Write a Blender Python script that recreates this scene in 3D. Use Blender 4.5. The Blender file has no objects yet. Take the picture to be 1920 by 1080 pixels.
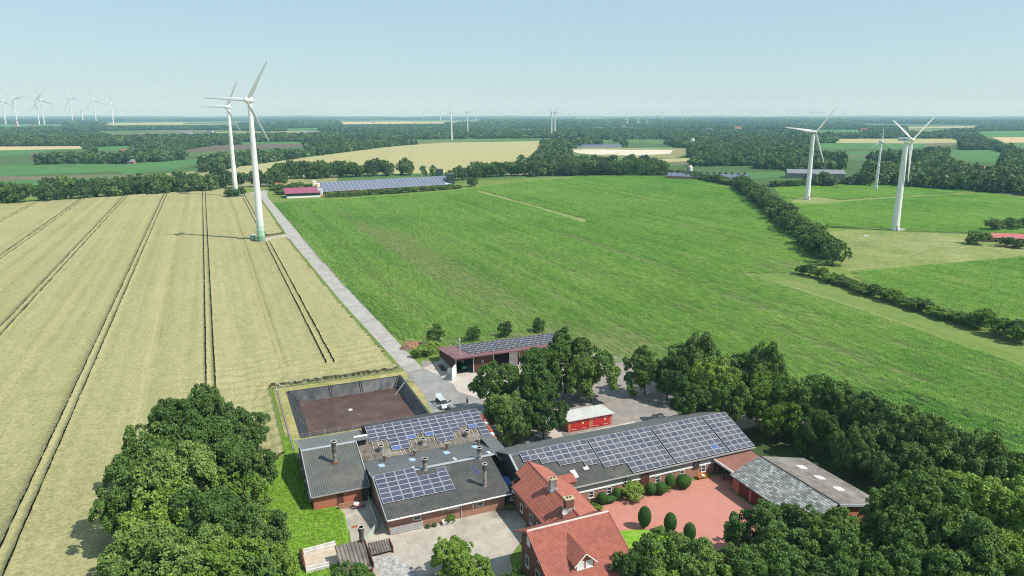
import bpy, math, random
import numpy as np
from mathutils import Vector, Matrix
SC = bpy.context.scene
COL = SC.collection
R = math.radians
# ------------------------------------------------------------------ camera
CAM_H, PITCH, FPX = 60.0, R(13.7), 1333.0
cd = bpy.data.cameras.new('camera'); cam = bpy.data.objects.new('camera', cd); COL.objects.link(cam)
cam.location = (0, 0, CAM_H); cam.rotation_euler = (R(90) - PITCH, 0, 0)
cd.sensor_width = 36.0; cd.lens = FPX / 1920 * 36.0; cd.clip_end = 90000; cd.clip_start = 1
SC.camera = cam
# ------------------------------------------------------------------ world, sun
SUN_AZ, SUN_EL = R(-20), R(52)           # direction towards the sun: azimuth measured from +X
world = bpy.data.worlds.new('World'); SC.world = world; world.use_nodes = True
wn = world.node_tree; bg = wn.nodes['Background']
sky = wn.nodes.new('ShaderNodeTexSky'); sky.sky_type = 'NISHITA'; sky.sun_disc = False
sky.sun_elevation = SUN_EL; sky.sun_rotation = R(90) - SUN_AZ
sky.altitude = 0; sky.air_density = 1.0; sky.dust_density = 0.6; sky.ozone_density = 1.0
mixs = wn.nodes.new('ShaderNodeMix'); mixs.data_type = 'RGBA'; mixs.inputs[0].default_value = 0.72   # thin even veil whitening the summer sky
mixs.inputs[7].default_value = (2.50, 3.62, 4.25, 1); wn.links.new(sky.outputs[0], mixs.inputs[6])
wn.links.new(mixs.outputs[2], bg.inputs[0]); bg.inputs[1].default_value = 0.15
sd = bpy.data.lights.new('sun', 'SUN'); sun = bpy.data.objects.new('sun', sd); COL.objects.link(sun)
sd.energy = 5.0; sd.angle = R(0.53); sd.color = (1.0, 0.955, 0.88)
sv = Vector((math.cos(SUN_EL) * math.cos(SUN_AZ), math.cos(SUN_EL) * math.sin(SUN_AZ), math.sin(SUN_EL)))
sun.rotation_euler = sv.to_track_quat('Z', 'Y').to_euler(); sun.location = sv * 300
SC.view_settings.view_transform = 'Standard'; SC.view_settings.look = 'None'
SC.view_settings.exposure = 0.14; SC.view_settings.gamma = 1.0
cy = SC.cycles
cy.use_denoising = True; cy.denoising_prefilter = 'NONE'; cy.filter_width = 1.05; cy.max_bounces = 6; cy.diffuse_bounces = 3; cy.glossy_bounces = 2
cy.transmission_bounces = 3; cy.volume_bounces = 2; cy.transparent_max_bounces = 8
# ------------------------------------------------------------------ plan geometry
cp, sp_ = math.cos(PITCH), math.sin(PITCH)
def gw(px, py, z=0.0):
    """world point at height z seen at photo pixel (surveying the plan from the picture)"""
    u = (px - 960) / FPX; v = (540 - py) / FPX
    dx, dy, dz = u, cp + v * sp_, -sp_ + v * cp
    t = (z - CAM_H) / dz
    return (t * dx, t * dy)
TH = R(23.0); OX, OY = -18.1, 93.0
CT, ST = math.cos(TH), math.sin(TH)
def W(a, b, z=0.0): return (OX + a * CT - b * ST, OY + a * ST + b * CT, z)
def wl(x, y):
    x -= OX; y -= OY
    return (x * CT + y * ST, -x * ST + y * CT)
def gl(px, py, z=0.0): return wl(*gw(px, py, z))
rng = np.random.default_rng(7); random.seed(7)
def inpoly(x, y, poly):
    x = np.asarray(x, float); y = np.asarray(y, float); ins = np.zeros(x.shape, bool)
    n = len(poly)
    for i in range(n):
        x0, y0 = poly[i]; x1, y1 = poly[(i + 1) % n]
        c = (y0 > y) != (y1 > y)
        with np.errstate(divide='ignore', invalid='ignore'):
            xx = (x1 - x0) * (y - y0) / ((y1 - y0) if y1 != y0 else 1e-9) + x0
        ins ^= c & (x < xx)
    return ins
# ------------------------------------------------------------------ materials
class NT:
    def __init__(s, name):
        s.m = bpy.data.materials.new(name); s.m.use_nodes = True; s.t = s.m.node_tree
        s.b = s.t.nodes['Principled BSDF']; s.out = s.t.nodes['Material Output']
    def n(s, ty, **k):
        nd = s.t.nodes.new('ShaderNode' + ty)
        for a, v in k.items(): setattr(nd, a, v)
        return nd
    def l(s, a, b): s.t.links.new(a, b)
    def pos(s): return s.n('NewGeometry').outputs['Position']
    def mapped(s, vec, scale=(1, 1, 1), rotz=0):
        if rotz:
            mp0 = s.n('Mapping'); mp0.inputs['Rotation'].default_value = (0, 0, rotz); s.l(vec, mp0.inputs[0]); vec = mp0.outputs[0]
        mp = s.n('Mapping'); mp.inputs['Scale'].default_value = scale; s.l(vec, mp.inputs[0]); return mp.outputs[0]
    def noise(s, vec, scale, detail=3, rough=0.55):
        nz = s.n('TexNoise'); nz.inputs['Scale'].default_value = scale; nz.inputs['Detail'].default_value = detail
        nz.inputs['Roughness'].default_value = rough; s.l(vec, nz.inputs['Vector']); return nz.outputs['Fac']
    def ramp(s, fac, stops):
        r = s.n('ValToRGB'); e = r.color_ramp.elements
        while len(e) < len(stops): e.new(0.5)
        for i, (p, c) in enumerate(stops): e[i].position = p; e[i].color = (*c, 1) if len(c) == 3 else c
        s.l(fac, r.inputs[0]); return r.outputs[0]
    def mix(s, f, a, b, mode='MIX'):
        m = s.n('Mix', data_type='RGBA', blend_type=mode)
        for sock, v in ((m.inputs[0], f), (m.inputs[6], a), (m.inputs[7], b)):
            if hasattr(v, 'links'): s.l(v, sock)
            elif isinstance(v, (int, float)): sock.default_value = v
            else: sock.default_value = (*v, 1)
        return m.outputs[2]
    def math(s, op, a, b=0.0, c=None):
        m = s.n('Math', operation=op)
        for i, v in enumerate((a, b) if c is None else (a, b, c)):
            if hasattr(v, 'links'): s.l(v, m.inputs[i])
            else: m.inputs[i].default_value = v
        return m.outputs[0]
    def bump(s, h, strength=0.3, dist=0.1):
        b = s.n('Bump'); b.inputs['Strength'].default_value = strength; b.inputs['Distance'].default_value = dist
        s.l(h, b.inputs['Height']); s.l(b.outputs[0], s.b.inputs['Normal'])
    def fin(s, col, rough=0.8, spec=0.3, metal=0.0):
        if hasattr(col, 'links'): s.l(col, s.b.inputs['Base Color'])
        else: s.b.inputs['Base Color'].default_value = (*col, 1)
        s.b.inputs['Roughness'].default_value = rough; s.b.inputs['Specular IOR Level'].default_value = spec
        s.b.inputs['Metallic'].default_value = metal
        return s.m
MATS = {}
def plain(name, col, rough=0.7, spec=0.3, var=0.12, scale=1.5, metal=0.0, bump=0.0, dirt=None, slab=0.0):
    """painted or weathered surface: base colour with soft mottling"""
    if name in MATS: return MATS[name]
    t = NT(name); p = t.pos()
    f = t.noise(p, scale, 4); f2 = t.noise(p, scale * 9, 2)
    lo = tuple(c * (1 - var * 1.6) for c in col); hi = tuple(min(1, c * (1 + var * 1.6)) for c in col)
    c = t.ramp(t.math('ADD', t.math('MULTIPLY', f, 0.65), t.math('MULTIPLY', f2, 0.35)), [(0.3, lo), (0.7, hi)])
    if dirt:
        d = t.ramp(t.noise(p, scale * 0.35, 5, 0.65), [(0.48, (0, 0, 0)), (0.68, (1, 1, 1))])
        c = t.mix(t.math('MULTIPLY', d, dirt[1]), c, dirt[0])
    if slab:                                  # cast slabs: each a shade apart, dark joints between
        br = t.n('TexBrick'); br.offset = 0.0; t.l(t.mapped(p, (1, 1, 1), -TH), br.inputs['Vector']); br.inputs['Scale'].default_value = 1.0
        br.inputs['Brick Width'].default_value = slab; br.inputs['Row Height'].default_value = slab * 0.8; br.inputs['Mortar Size'].default_value = 0.035
        br.inputs['Color1'].default_value = (1.08, 1.07, 1.06, 1); br.inputs['Color2'].default_value = (0.86, 0.86, 0.86, 1); br.inputs['Mortar'].default_value = (0.55, 0.55, 0.5, 1)
        c = t.mix(0.35, c, br.outputs[0], 'MULTIPLY')
    if bump: t.bump(f2, bump, 0.05)
    MATS[name] = t.fin(c, rough, spec, metal); return MATS[name]
def leafmat(name, c0, c1, c2, trans=0.16, var=0.5):
    t = NT(name)
    at = t.n('Attribute'); at.attribute_name = 'tint'
    oi = t.n('ObjectInfo')
    f = t.math('ADD', t.math('MULTIPLY', at.outputs['Fac'], 1 - var), t.math('MULTIPLY', oi.outputs['Random'], var))
    c = t.ramp(f, [(0.05, c0), (0.5, c1), (0.95, c2)])
    t.fin(c, 0.6, 0.25)
    tr = t.n('BsdfTranslucent'); t.l(t.mix(0.5, c, (0.25, 0.4, 0.04)), tr.inputs[0])
    mx = t.n('MixShader'); mx.inputs[0].default_value = trans
    t.l(t.b.outputs[0], mx.inputs[1]); t.l(tr.outputs[0], mx.inputs[2]); t.l(mx.outputs[0], t.out.inputs[0])
    return t.m
M_LEAF = leafmat('leaf_green', (0.050, 0.105, 0.024), (0.105, 0.190, 0.038), (0.215, 0.315, 0.075))
M_LEAFY = leafmat('leaf_yellow_green', (0.085, 0.160, 0.022), (0.160, 0.265, 0.036), (0.280, 0.400, 0.080))
M_LEAFD = leafmat('leaf_dark', (0.042, 0.090, 0.026), (0.085, 0.160, 0.038), (0.165, 0.245, 0.064))
M_FAR = leafmat('leaf_far', (0.030, 0.062, 0.022), (0.072, 0.130, 0.036), (0.165, 0.225, 0.070), 0.12, 0.65)
M_LEAFL = leafmat('leaf_pale', (0.072, 0.132, 0.030), (0.135, 0.228, 0.046), (0.250, 0.345, 0.090))
M_CLIP = leafmat('leaf_clipped', (0.030, 0.085, 0.018), (0.050, 0.130, 0.022), (0.090, 0.190, 0.030), 0.12, 0.35)
M_MAIZE = None
M_BARK = plain('bark', (0.085, 0.068, 0.05), 0.95, 0.1, 0.3, 3)
# ------------------------------------------------------------------ mesh builder
class MB:
    def __init__(s): s.v = []; s.f = []; s.m = []
    def add(s, vs, fs, m=0):
        o = len(s.v); s.v += [tuple(v) for v in vs]; s.f += [tuple(i + o for i in f) for f in fs]; s.m += [m] * len(fs); return s
    def box(s, x0, x1, y0, y1, z0, z1, m=0):
        return s.add([(x0, y0, z0), (x1, y0, z0), (x1, y1, z0), (x0, y1, z0), (x0, y0, z1), (x1, y0, z1), (x1, y1, z1), (x0, y1, z1)],
                     [(3, 2, 1, 0), (4, 5, 6, 7), (0, 1, 5, 4), (1, 2, 6, 5), (2, 3, 7, 6), (3, 0, 4, 7)], m)
    def hexa(s, lo, hi, m=0):
        """solid between two quads (lists of 4 points, same winding ccw seen from hi)"""
        return s.add(list(lo) + list(hi), [(3, 2, 1, 0), (4, 5, 6, 7), (0, 1, 5, 4), (1, 2, 6, 5), (2, 3, 7, 6), (3, 0, 4, 7)], m)
    def prism(s, poly, z0, z1, m=0):
        n = len(poly); vs = [(x, y, z0) for x, y in poly] + [(x, y, z1) for x, y in poly]
        fs = [tuple(range(n))[::-1], tuple(range(n, 2 * n))] + [(i, (i + 1) % n, n + (i + 1) % n, n + i) for i in range(n)]
        return s.add(vs, fs, m)
    def ext(s, prof, axis, c0, c1, m=0):
        """extrude a profile of (h,z) along a ('a') or along b ('b')"""
        n = len(prof)
        mk = (lambda h, z, c: (c, h, z)) if axis == 'a' else (lambda h, z, c: (h, c, z))
        vs = [mk(h, z, c0) for h, z in prof] + [mk(h, z, c1) for h, z in prof]
        fs = [tuple(range(n)), tuple(range(n, 2 * n))[::-1]] + [(i, n + i, n + (i + 1) % n, (i + 1) % n) for i in range(n)]
        return s.add(vs, fs, m)
    def tube(s, p0, p1, r0, r1, n=8, m=0, cap=True):
        p0 = Vector(p0); p1 = Vector(p1); d = (p1 - p0).normalized()
        u = d.orthogonal().normalized(); w = d.cross(u)
        vs = []
        for p, r in ((p0, r0), (p1, r1)):
            for i in range(n):
                a = 2 * math.pi * i / n; vs.append(p + (u * math.cos(a) + w * math.sin(a)) * r)
        fs = [(i, (i + 1) % n, n + (i + 1) % n, n + i) for i in range(n)]
        if cap: fs += [tuple(range(n))[::-1], tuple(range(n, 2 * n))]
        return s.add(vs, fs, m)
    def lathe(s, prof, cx, cyy, n=16, m=0, sx=1, sy=1):
        k = len(prof); vs = []
        for r, z in prof:
            for i in range(n):
                a = 2 * math.pi * i / n; vs.append((cx + r * sx * math.cos(a), cyy + r * sy * math.sin(a), z))
        fs = [(j * n + i, j * n + (i + 1) % n, (j + 1) * n + (i + 1) % n, (j + 1) * n + i) for j in range(k - 1) for i in range(n)]
        fs += [tuple(range(n))[::-1], tuple(range((k - 1) * n, k * n))]
        return s.add(vs, fs, m)
    def build(s, name, mats, parent=None, org=(0, 0, 0), smooth=False):
        me = bpy.data.meshes.new(name)
        me.from_pydata([(x - org[0], y - org[1], z - org[2]) for x, y, z in s.v], [], s.f)
        mats = mats if isinstance(mats, (list, tuple)) else [mats]
        for m in mats: me.materials.append(m)
        me.polygons.foreach_set('material_index', s.m)
        if smooth: me.polygons.foreach_set('use_smooth', [True] * len(s.f))
        me.update()
        return link(name, me, parent)
def link(name, me, parent=None):
    o = bpy.data.objects.new(name, me); COL.objects.link(o)
    if parent is not None: o.parent = parent
    return o
def tag(o, label=None, cat=None, group=None, kind=None):
    if label: o['label'] = label
    if cat: o['category'] = cat
    if group: o['group'] = group
    if kind: o['kind'] = kind
    return o
def empty(name, loc, rz=0.0, label=None, cat=None, group=None):
    o = bpy.data.objects.new(name, None); COL.objects.link(o); o.empty_display_size = 0.5
    o.location = loc; o.rotation_euler = (0, 0, rz); return tag(o, label, cat, group)
class Thing:
    """a thing of the farm; its parts are given in plan coordinates (a, b, z)"""
    def __init__(s, name, label, cat, a, b, group=None, z=0.0):
        s.o = empty(name, W(a, b, z), TH, label, cat, group); s.org = (a, b, z)
    def part(s, name, mb, mats, parent=None, smooth=False):
        return mb.build(name, mats, parent or s.o, s.org, smooth)
def npmesh(name, V, F, mats, tint=None, smooth=False):
    """mesh from numpy arrays, F (n,4) quads or (n,3) triangles"""
    me = bpy.data.meshes.new(name); k = F.shape[1]
    me.vertices.add(len(V)); me.vertices.foreach_set('co', np.asarray(V, np.float32).ravel())
    me.loops.add(F.size); me.loops.foreach_set('vertex_index', np.asarray(F, np.int32).ravel())
    me.polygons.add(len(F)); me.polygons.foreach_set('loop_start', np.arange(0, F.size, k, dtype=np.int32))
    me.polygons.foreach_set('loop_total', np.full(len(F), k, np.int32))
    for m in mats: me.materials.append(m)
    if tint is not None:
        at = me.attributes.new('tint', 'FLOAT', 'FACE'); at.data.foreach_set('value', np.asarray(tint, np.float32))
    if smooth: me.polygons.foreach_set('use_smooth', np.ones(len(F), bool))
    me.update(); me.validate(); return me
# ------------------------------------------------------------------ scatter (stuff)
def scatter(name, pts, rot, scl, idx, protos, label, cat):
    """one stuff object: instances of the prototype meshes on points"""
    me = bpy.data.meshes.new(name); n = len(pts)
    me.vertices.add(n); me.vertices.foreach_set('co', np.asarray(pts, np.float32).ravel())
    for nm, ty, key, d in (('rz', 'FLOAT', 'value', rot), ('sc', 'FLOAT_VECTOR', 'vector', scl), ('ix', 'INT', 'value', idx)):
        a = me.attributes.new(nm, ty, 'POINT')
        a.data.foreach_set(key, np.asarray(d, np.int32 if ty == 'INT' else np.float32).ravel())
    o = link(name, me); tag(o, label, cat, kind='stuff')
    c = bpy.data.collections.new(name + '_kinds')
    for i, pm in enumerate(protos):
        c.objects.link(bpy.data.objects.new('%s_%02d' % (name, i), pm))
    g = bpy.data.node_groups.new(name, 'GeometryNodeTree')
    g.interface.new_socket('Geometry', in_out='INPUT', socket_type='NodeSocketGeometry')
    g.interface.new_socket('Geometry', in_out='OUTPUT', socket_type='NodeSocketGeometry')
    N = g.nodes; gi = N.new('NodeGroupInput'); go = N.new('NodeGroupOutput')
    ip = N.new('GeometryNodeInstanceOnPoints'); ci = N.new('GeometryNodeCollectionInfo')
    ci.inputs[0].default_value = c; ci.inputs[1].default_value = True; ci.inputs[2].default_value = True
    ip.inputs['Pick Instance'].default_value = True
    def na(nm, ty):
        x = N.new('GeometryNodeInputNamedAttribute'); x.data_type = ty; x.inputs[0].default_value = nm; return x.outputs[0]
    cx = N.new('ShaderNodeCombineXYZ')
    L_ = g.links.new
    L_(gi.outputs[0], ip.inputs['Points']); L_(ci.outputs[0], ip.inputs['Instance'])
    L_(na('ix', 'INT'), ip.inputs['Instance Index']); L_(na('rz', 'FLOAT'), cx.inputs[2])
    L_(cx.outputs[0], ip.inputs['Rotation']); L_(na('sc', 'FLOAT_VECTOR'), ip.inputs['Scale'])
    L_(ip.outputs[0], go.inputs[0])
    md = o.modifiers.new('scatter', 'NODES'); md.node_group = g
    return o
# ------------------------------------------------------------------ foliage meshes
def quads(P, N, size, asp, r):
    """leaf quads with centres P, normals N"""
    n = len(P); t = r.normal(size=(n, 3)); t -= N * (t * N).sum(1)[:, None]; t /= np.linalg.norm(t, axis=1)[:, None] + 1e-9
    b = np.cross(N, t); s = size[:, None]
    V = np.stack([P - t * s, P - b * s * asp, P + t * s, P + b * s * asp], 1).reshape(-1, 3)
    return V, np.arange(4 * n).reshape(-1, 4)
def unit(r, n):
    d = r.normal(size=(n, 3)); return d / np.linalg.norm(d, axis=1)[:, None]
def crown(name, seed, n, leaf, mat, nl=26, flat=0.85, lobe=(0.26, 0.40), low=-0.55, jag=0.12, asp=0.65, wide=1.0, sub=11):
    """tree crown of unit radius centred at z=0: lobes on the limbs, each carrying smaller leafy sprays"""
    r = np.random.default_rng(seed)
    d = unit(r, nl * 6); d = d[d[:, 2] > low][:nl]
    k = len(d); rad = r.uniform(0.40, 0.88, k); C = d * rad[:, None] * np.array([wide, wide, flat])
    lr = r.uniform(*lobe, k)
    C0, lr0 = C, lr
    C = np.vstack([C, r.uniform(-0.25, 0.25, (4, 3))]); lr = np.append(lr, [0.42] * 4); lt = r.uniform(0, 1, len(lr))
    if sub:
        par = np.repeat(np.arange(len(lr)), sub); out = C[par] / (np.linalg.norm(C[par], axis=1)[:, None] + 1e-6)
        sd_ = unit(r, len(par)) + out * 0.7 + np.array([0, 0, 0.3]); sd_ /= np.linalg.norm(sd_, axis=1)[:, None]
        SCn = C[par] + sd_ * (lr[par] * r.uniform(0.6, 1.12, len(par)))[:, None]
        SR = lr[par] * r.uniform(0.20, 0.44, len(par)); ST_ = np.clip(lt[par] * 0.6 + r.uniform(0, 0.4, len(par)), 0, 1)
        dd0 = sd_
    else: SCn, SR, ST_, dd0 = C, lr, lt, C / (np.linalg.norm(C, axis=1)[:, None] + 1e-6)
    w = SR ** 2; w /= w.sum()
    L = r.choice(len(SR), n * 2, p=w)
    dd = unit(r, n * 2) + dd0[L] * 0.55 + np.array([0, 0, 0.3]); dd /= np.linalg.norm(dd, axis=1)[:, None]
    P = SCn[L] + dd * (SR[L] * (1 - np.abs(r.normal(0, jag, n * 2)) * 2.2 + r.uniform(0, jag * 2.0, n * 2)))[:, None]
    dist = np.linalg.norm(P[:, None, :] - C0[None], axis=2) / lr0[None]
    keep = (dist.min(1) > 0.45) | (r.uniform(size=len(P)) < 0.12)
    P, dd, L = P[keep][:n], dd[keep][:n], L[keep][:n]
    N = dd * 0.7 + unit(r, len(P)) * 0.85 + np.array([0, 0, 0.3]); N /= np.linalg.norm(N, axis=1)[:, None]
    V, F = quads(P, N, leaf * r.uniform(0.55, 1.4, len(P)), asp, r)
    tint = np.clip(0.5 * ST_[L] + 0.5 * r.uniform(size=len(P)), 0, 1)
    return npmesh(name, V, F, [mat], tint), C0, lr0
def trunkmesh(name, seed, C, zc, rad, r0=0.055):
    """tapered trunk with limbs running to the lobes (unit crown scale; crown centre at zc)"""
    m = MB(); r = random.Random(seed)
    m.tube((0, 0, -0.05), (0.01, 0.01, zc * 0.55), r0, r0 * 0.75, 8, 0, False)
    m.tube((0.01, 0.01, zc * 0.55), (0.03, -0.02, zc + 0.35), r0 * 0.75, r0 * 0.2, 7, 0, False)
    for i in range(0, len(C), 2):
        c = C[i]; s = r.uniform(0.45, 0.85)
        m.tube((0.01, 0.0, zc * s), (c[0] * 0.55, c[1] * 0.55, zc + c[2] * 0.5), r0 * 0.42, r0 * 0.2, 5, 0, False)
        m.tube((c[0] * 0.55, c[1] * 0.55, zc + c[2] * 0.5), (c[0] * 1.05, c[1] * 1.05, zc + c[2] * 1.05), r0 * 0.2, r0 * 0.06, 4, 0, False)
    me = bpy.data.meshes.new(name); me.from_pydata(m.v, [], m.f); me.materials.append(M_BARK); me.update(); return me
# ================================================================== GROUND AND FIELDS
PIT = (-7.5, 17.6, 38.6, 63.0)          # slurry lagoon rim in plan coordinates
def sheet(name, poly, z, mat, label=None, cell=None):
    """flat ground sheet from plan points"""
    me = bpy.data.meshes.new(name)
    me.from_pydata([W(a, b, z) for a, b in poly], [], [tuple(range(len(poly)))]); me.materials.append(mat)
    me.update(); o = link(name, me); o['kind'] = 'structure'
    if me.polygons[0].normal.z < 0: me.flip_normals()
    if label: o['label'] = label
    return o
def gpoly(pts): return [gl(*p) for p in pts]
# materials of the land
def field_mat(name, cols, fine=1.2, streak=0.0, bump=0.25, big=0.012, contrast=1.0):
    t = NT(name); p = t.pos()
    f = t.noise(p, fine, 4, 0.7); g = t.noise(p, big, 4, 0.6)
    v = t.math('ADD', t.math('MULTIPLY', f, 0.55), t.math('MULTIPLY', g, 0.45))
    if streak:
        q = t.mapped(p, (1.0, 0.03, 1), -TH)
        v = t.math('ADD', t.math('MULTIPLY', v, 1 - streak), t.math('MULTIPLY', t.noise(q, 0.55, 3), streak))
    w = 0.13 / contrast
    c = t.ramp(v, [(0.5 - w * 1.4, cols[0]), (0.5, cols[1]), (0.5 + w * 1.4, cols[2])])
    if bump: t.bump(f, bump, 0.3)
    return t.fin(c, 0.95, 0.1)
M_GRASS = field_mat('grass_verge', [(0.08, 0.14, 0.03), (0.13, 0.20, 0.04), (0.24, 0.25, 0.085)], 0.9)
M_LAWN = field_mat('lawn', [(0.095, 0.22, 0.016), (0.16, 0.33, 0.024), (0.30, 0.40, 0.09)], 1.6, big=0.25)
M_DRY = field_mat('dry_grass', [(0.15, 0.18, 0.05), (0.30, 0.28, 0.11), (0.45, 0.38, 0.20)], 0.8, big=0.12)
M_PAST = field_mat('pasture', [(0.11, 0.17, 0.04), (0.20, 0.24, 0.075), (0.33, 0.31, 0.15)], 0.45, big=0.05, contrast=1.3)
M_TAN = field_mat('ripe_corn_far', [(0.31, 0.29, 0.135), (0.345, 0.325, 0.155), (0.37, 0.345, 0.17)], 0.15, 0, 0.0)
M_TAN2 = field_mat('stubble_far', [(0.36, 0.28, 0.15), (0.46, 0.36, 0.20), (0.52, 0.42, 0.25)], 0.15, 0, 0.0)
M_GFAR = field_mat('green_field_far', [(0.055, 0.14, 0.045), (0.07, 0.17, 0.05), (0.09, 0.20, 0.06)], 0.15, 0, 0.0)
M_BROWN = field_mat('ploughed_far', [(0.11, 0.085, 0.065), (0.13, 0.10, 0.078), (0.15, 0.12, 0.09)], 0.15, 0, 0.0)
M_SAND = field_mat('bare_sand', [(0.38, 0.32, 0.22), (0.58, 0.51, 0.40), (0.68, 0.62, 0.52)], 0.08, 0, 0.1, 0.02)
M_SOIL = field_mat('maize_soil', [(0.10, 0.14, 0.04), (0.14, 0.17, 0.06), (0.22, 0.21, 0.10)], 0.8, 0.3, big=0.01)
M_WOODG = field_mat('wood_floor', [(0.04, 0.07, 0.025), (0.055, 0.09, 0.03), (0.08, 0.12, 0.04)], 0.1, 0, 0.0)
M_SANDG = field_mat('pit_grass', [(0.15, 0.18, 0.06), (0.22, 0.22, 0.10), (0.36, 0.31, 0.18)], 0.06, 0, 0.0, 0.02)
def wheat_mat(name, lo, mid, hi):
    t = NT(name); p = t.pos()
    f = t.noise(p, 1.7, 3, 0.75); f1 = t.noise(p, 0.55, 3, 0.6)
    q = t.mapped(p, (1.0, 0.012, 1), -TH)
    st = t.noise(q, 0.35, 4, 0.6); g = t.noise(p, 0.015, 3)
    v = t.math('ADD', t.math('ADD', t.math('MULTIPLY', f, 0.52), t.math('MULTIPLY', f1, 0.14)), t.math('ADD', t.math('MULTIPLY', st, 0.22), t.math('MULTIPLY', g, 0.12)))
    c = t.ramp(v, [(0.33, lo), (0.5, mid), (0.66, hi)])
    t.bump(f, 0.55, 0.35); return t.fin(c, 0.95, 0.08)
M_WHEAT = wheat_mat('ripening_wheat', (0.165, 0.165, 0.066), (0.310, 0.293, 0.140), (0.430, 0.400, 0.215))
M_TRACK = field_mat('wheel_track', [(0.14, 0.14, 0.06), (0.20, 0.19, 0.09), (0.27, 0.25, 0.125)], 1.0, big=0.1)
# far mosaic on the base sheet: field parcels of differing crops, and wood floor
t = NT('countryside'); p = t.pos()
q = t.mapped(p, (1, 1, 0), R(-12))
vo = t.n('TexVoronoi', feature='F1', distance='CHEBYCHEV'); vo.inputs['Scale'].default_value = 0.0032; t.l(q, vo.inputs['Vector'])
sepc = t.n('SeparateColor'); t.l(vo.outputs['Color'], sepc.inputs[0])
c = t.ramp(sepc.outputs[0], [(0.0, (0.055, 0.11, 0.035)), (0.35, (0.075, 0.15, 0.045)), (0.6, (0.10, 0.17, 0.05)), (0.78, (0.30, 0.28, 0.13)), (0.9, (0.16, 0.14, 0.09)), (1.0, (0.09, 0.16, 0.05))])
for e in t.t.nodes:
    if e.type == 'VALTORGB': e.color_ramp.interpolation = 'CONSTANT'
c = t.mix(t.math('MULTIPLY', t.noise(p, 0.02, 4), 0.5), c, (0.10, 0.14, 0.05))
M_LAND = t.fin(c, 0.95, 0.1)
# ground: one sheet to the horizon with the lagoon cut out
BIG = 21000
m = MB(); A0, A1_, B0, B1 = PIT
ring_in = [(A0, B0), (A1_, B0), (A1_, B1), (A0, B1)]
ring_md = [(-300, -260), (300, -260), (300, 500), (-300, 500)]
ring_ot = [wl(-11500, -3000), wl(11500, -3000), wl(11500, 13600), wl(-11500, 13600)]
vs = [W(a, b, 0) for r_ in (ring_in, ring_md, ring_ot) for a, b in r_]
fs = [(k * 4 + i, k * 4 + (i + 1) % 4, (k + 1) * 4 + (i + 1) % 4, (k + 1) * 4 + i) for k in (0, 1) for i in range(4)]
m.add(vs, [f[::-1] for f in fs]); gr = m.build('ground', M_LAND); gr['kind'] = 'structure'
# near land under the farm: grass verge sheet around the lagoon (four strips)
def strips(name, out, inn, z, mat):
    a0, a1, b0, b1 = out; c0, c1, d0, d1 = inn
    mm = MB()
    V = [W(a0, b0, z), W(a1, b0, z), W(a1, b1, z), W(a0, b1, z), W(c0, d0, z), W(c1, d0, z), W(c1, d1, z), W(c0, d1, z)]
    mm.add(V, [(0, 1, 5, 4), (1, 2, 6, 5), (2, 3, 7, 6), (3, 0, 4, 7)]); o = mm.build(name, mat); o['kind'] = 'structure'; return o
strips('farm_ground', (-190, 330, -120, 545), PIT, 0.006, M_GRASS)
strips('lagoon_verge', (-10.6, 21.0, 31.0, 66.4), PIT, 0.016, M_DRY)
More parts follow.
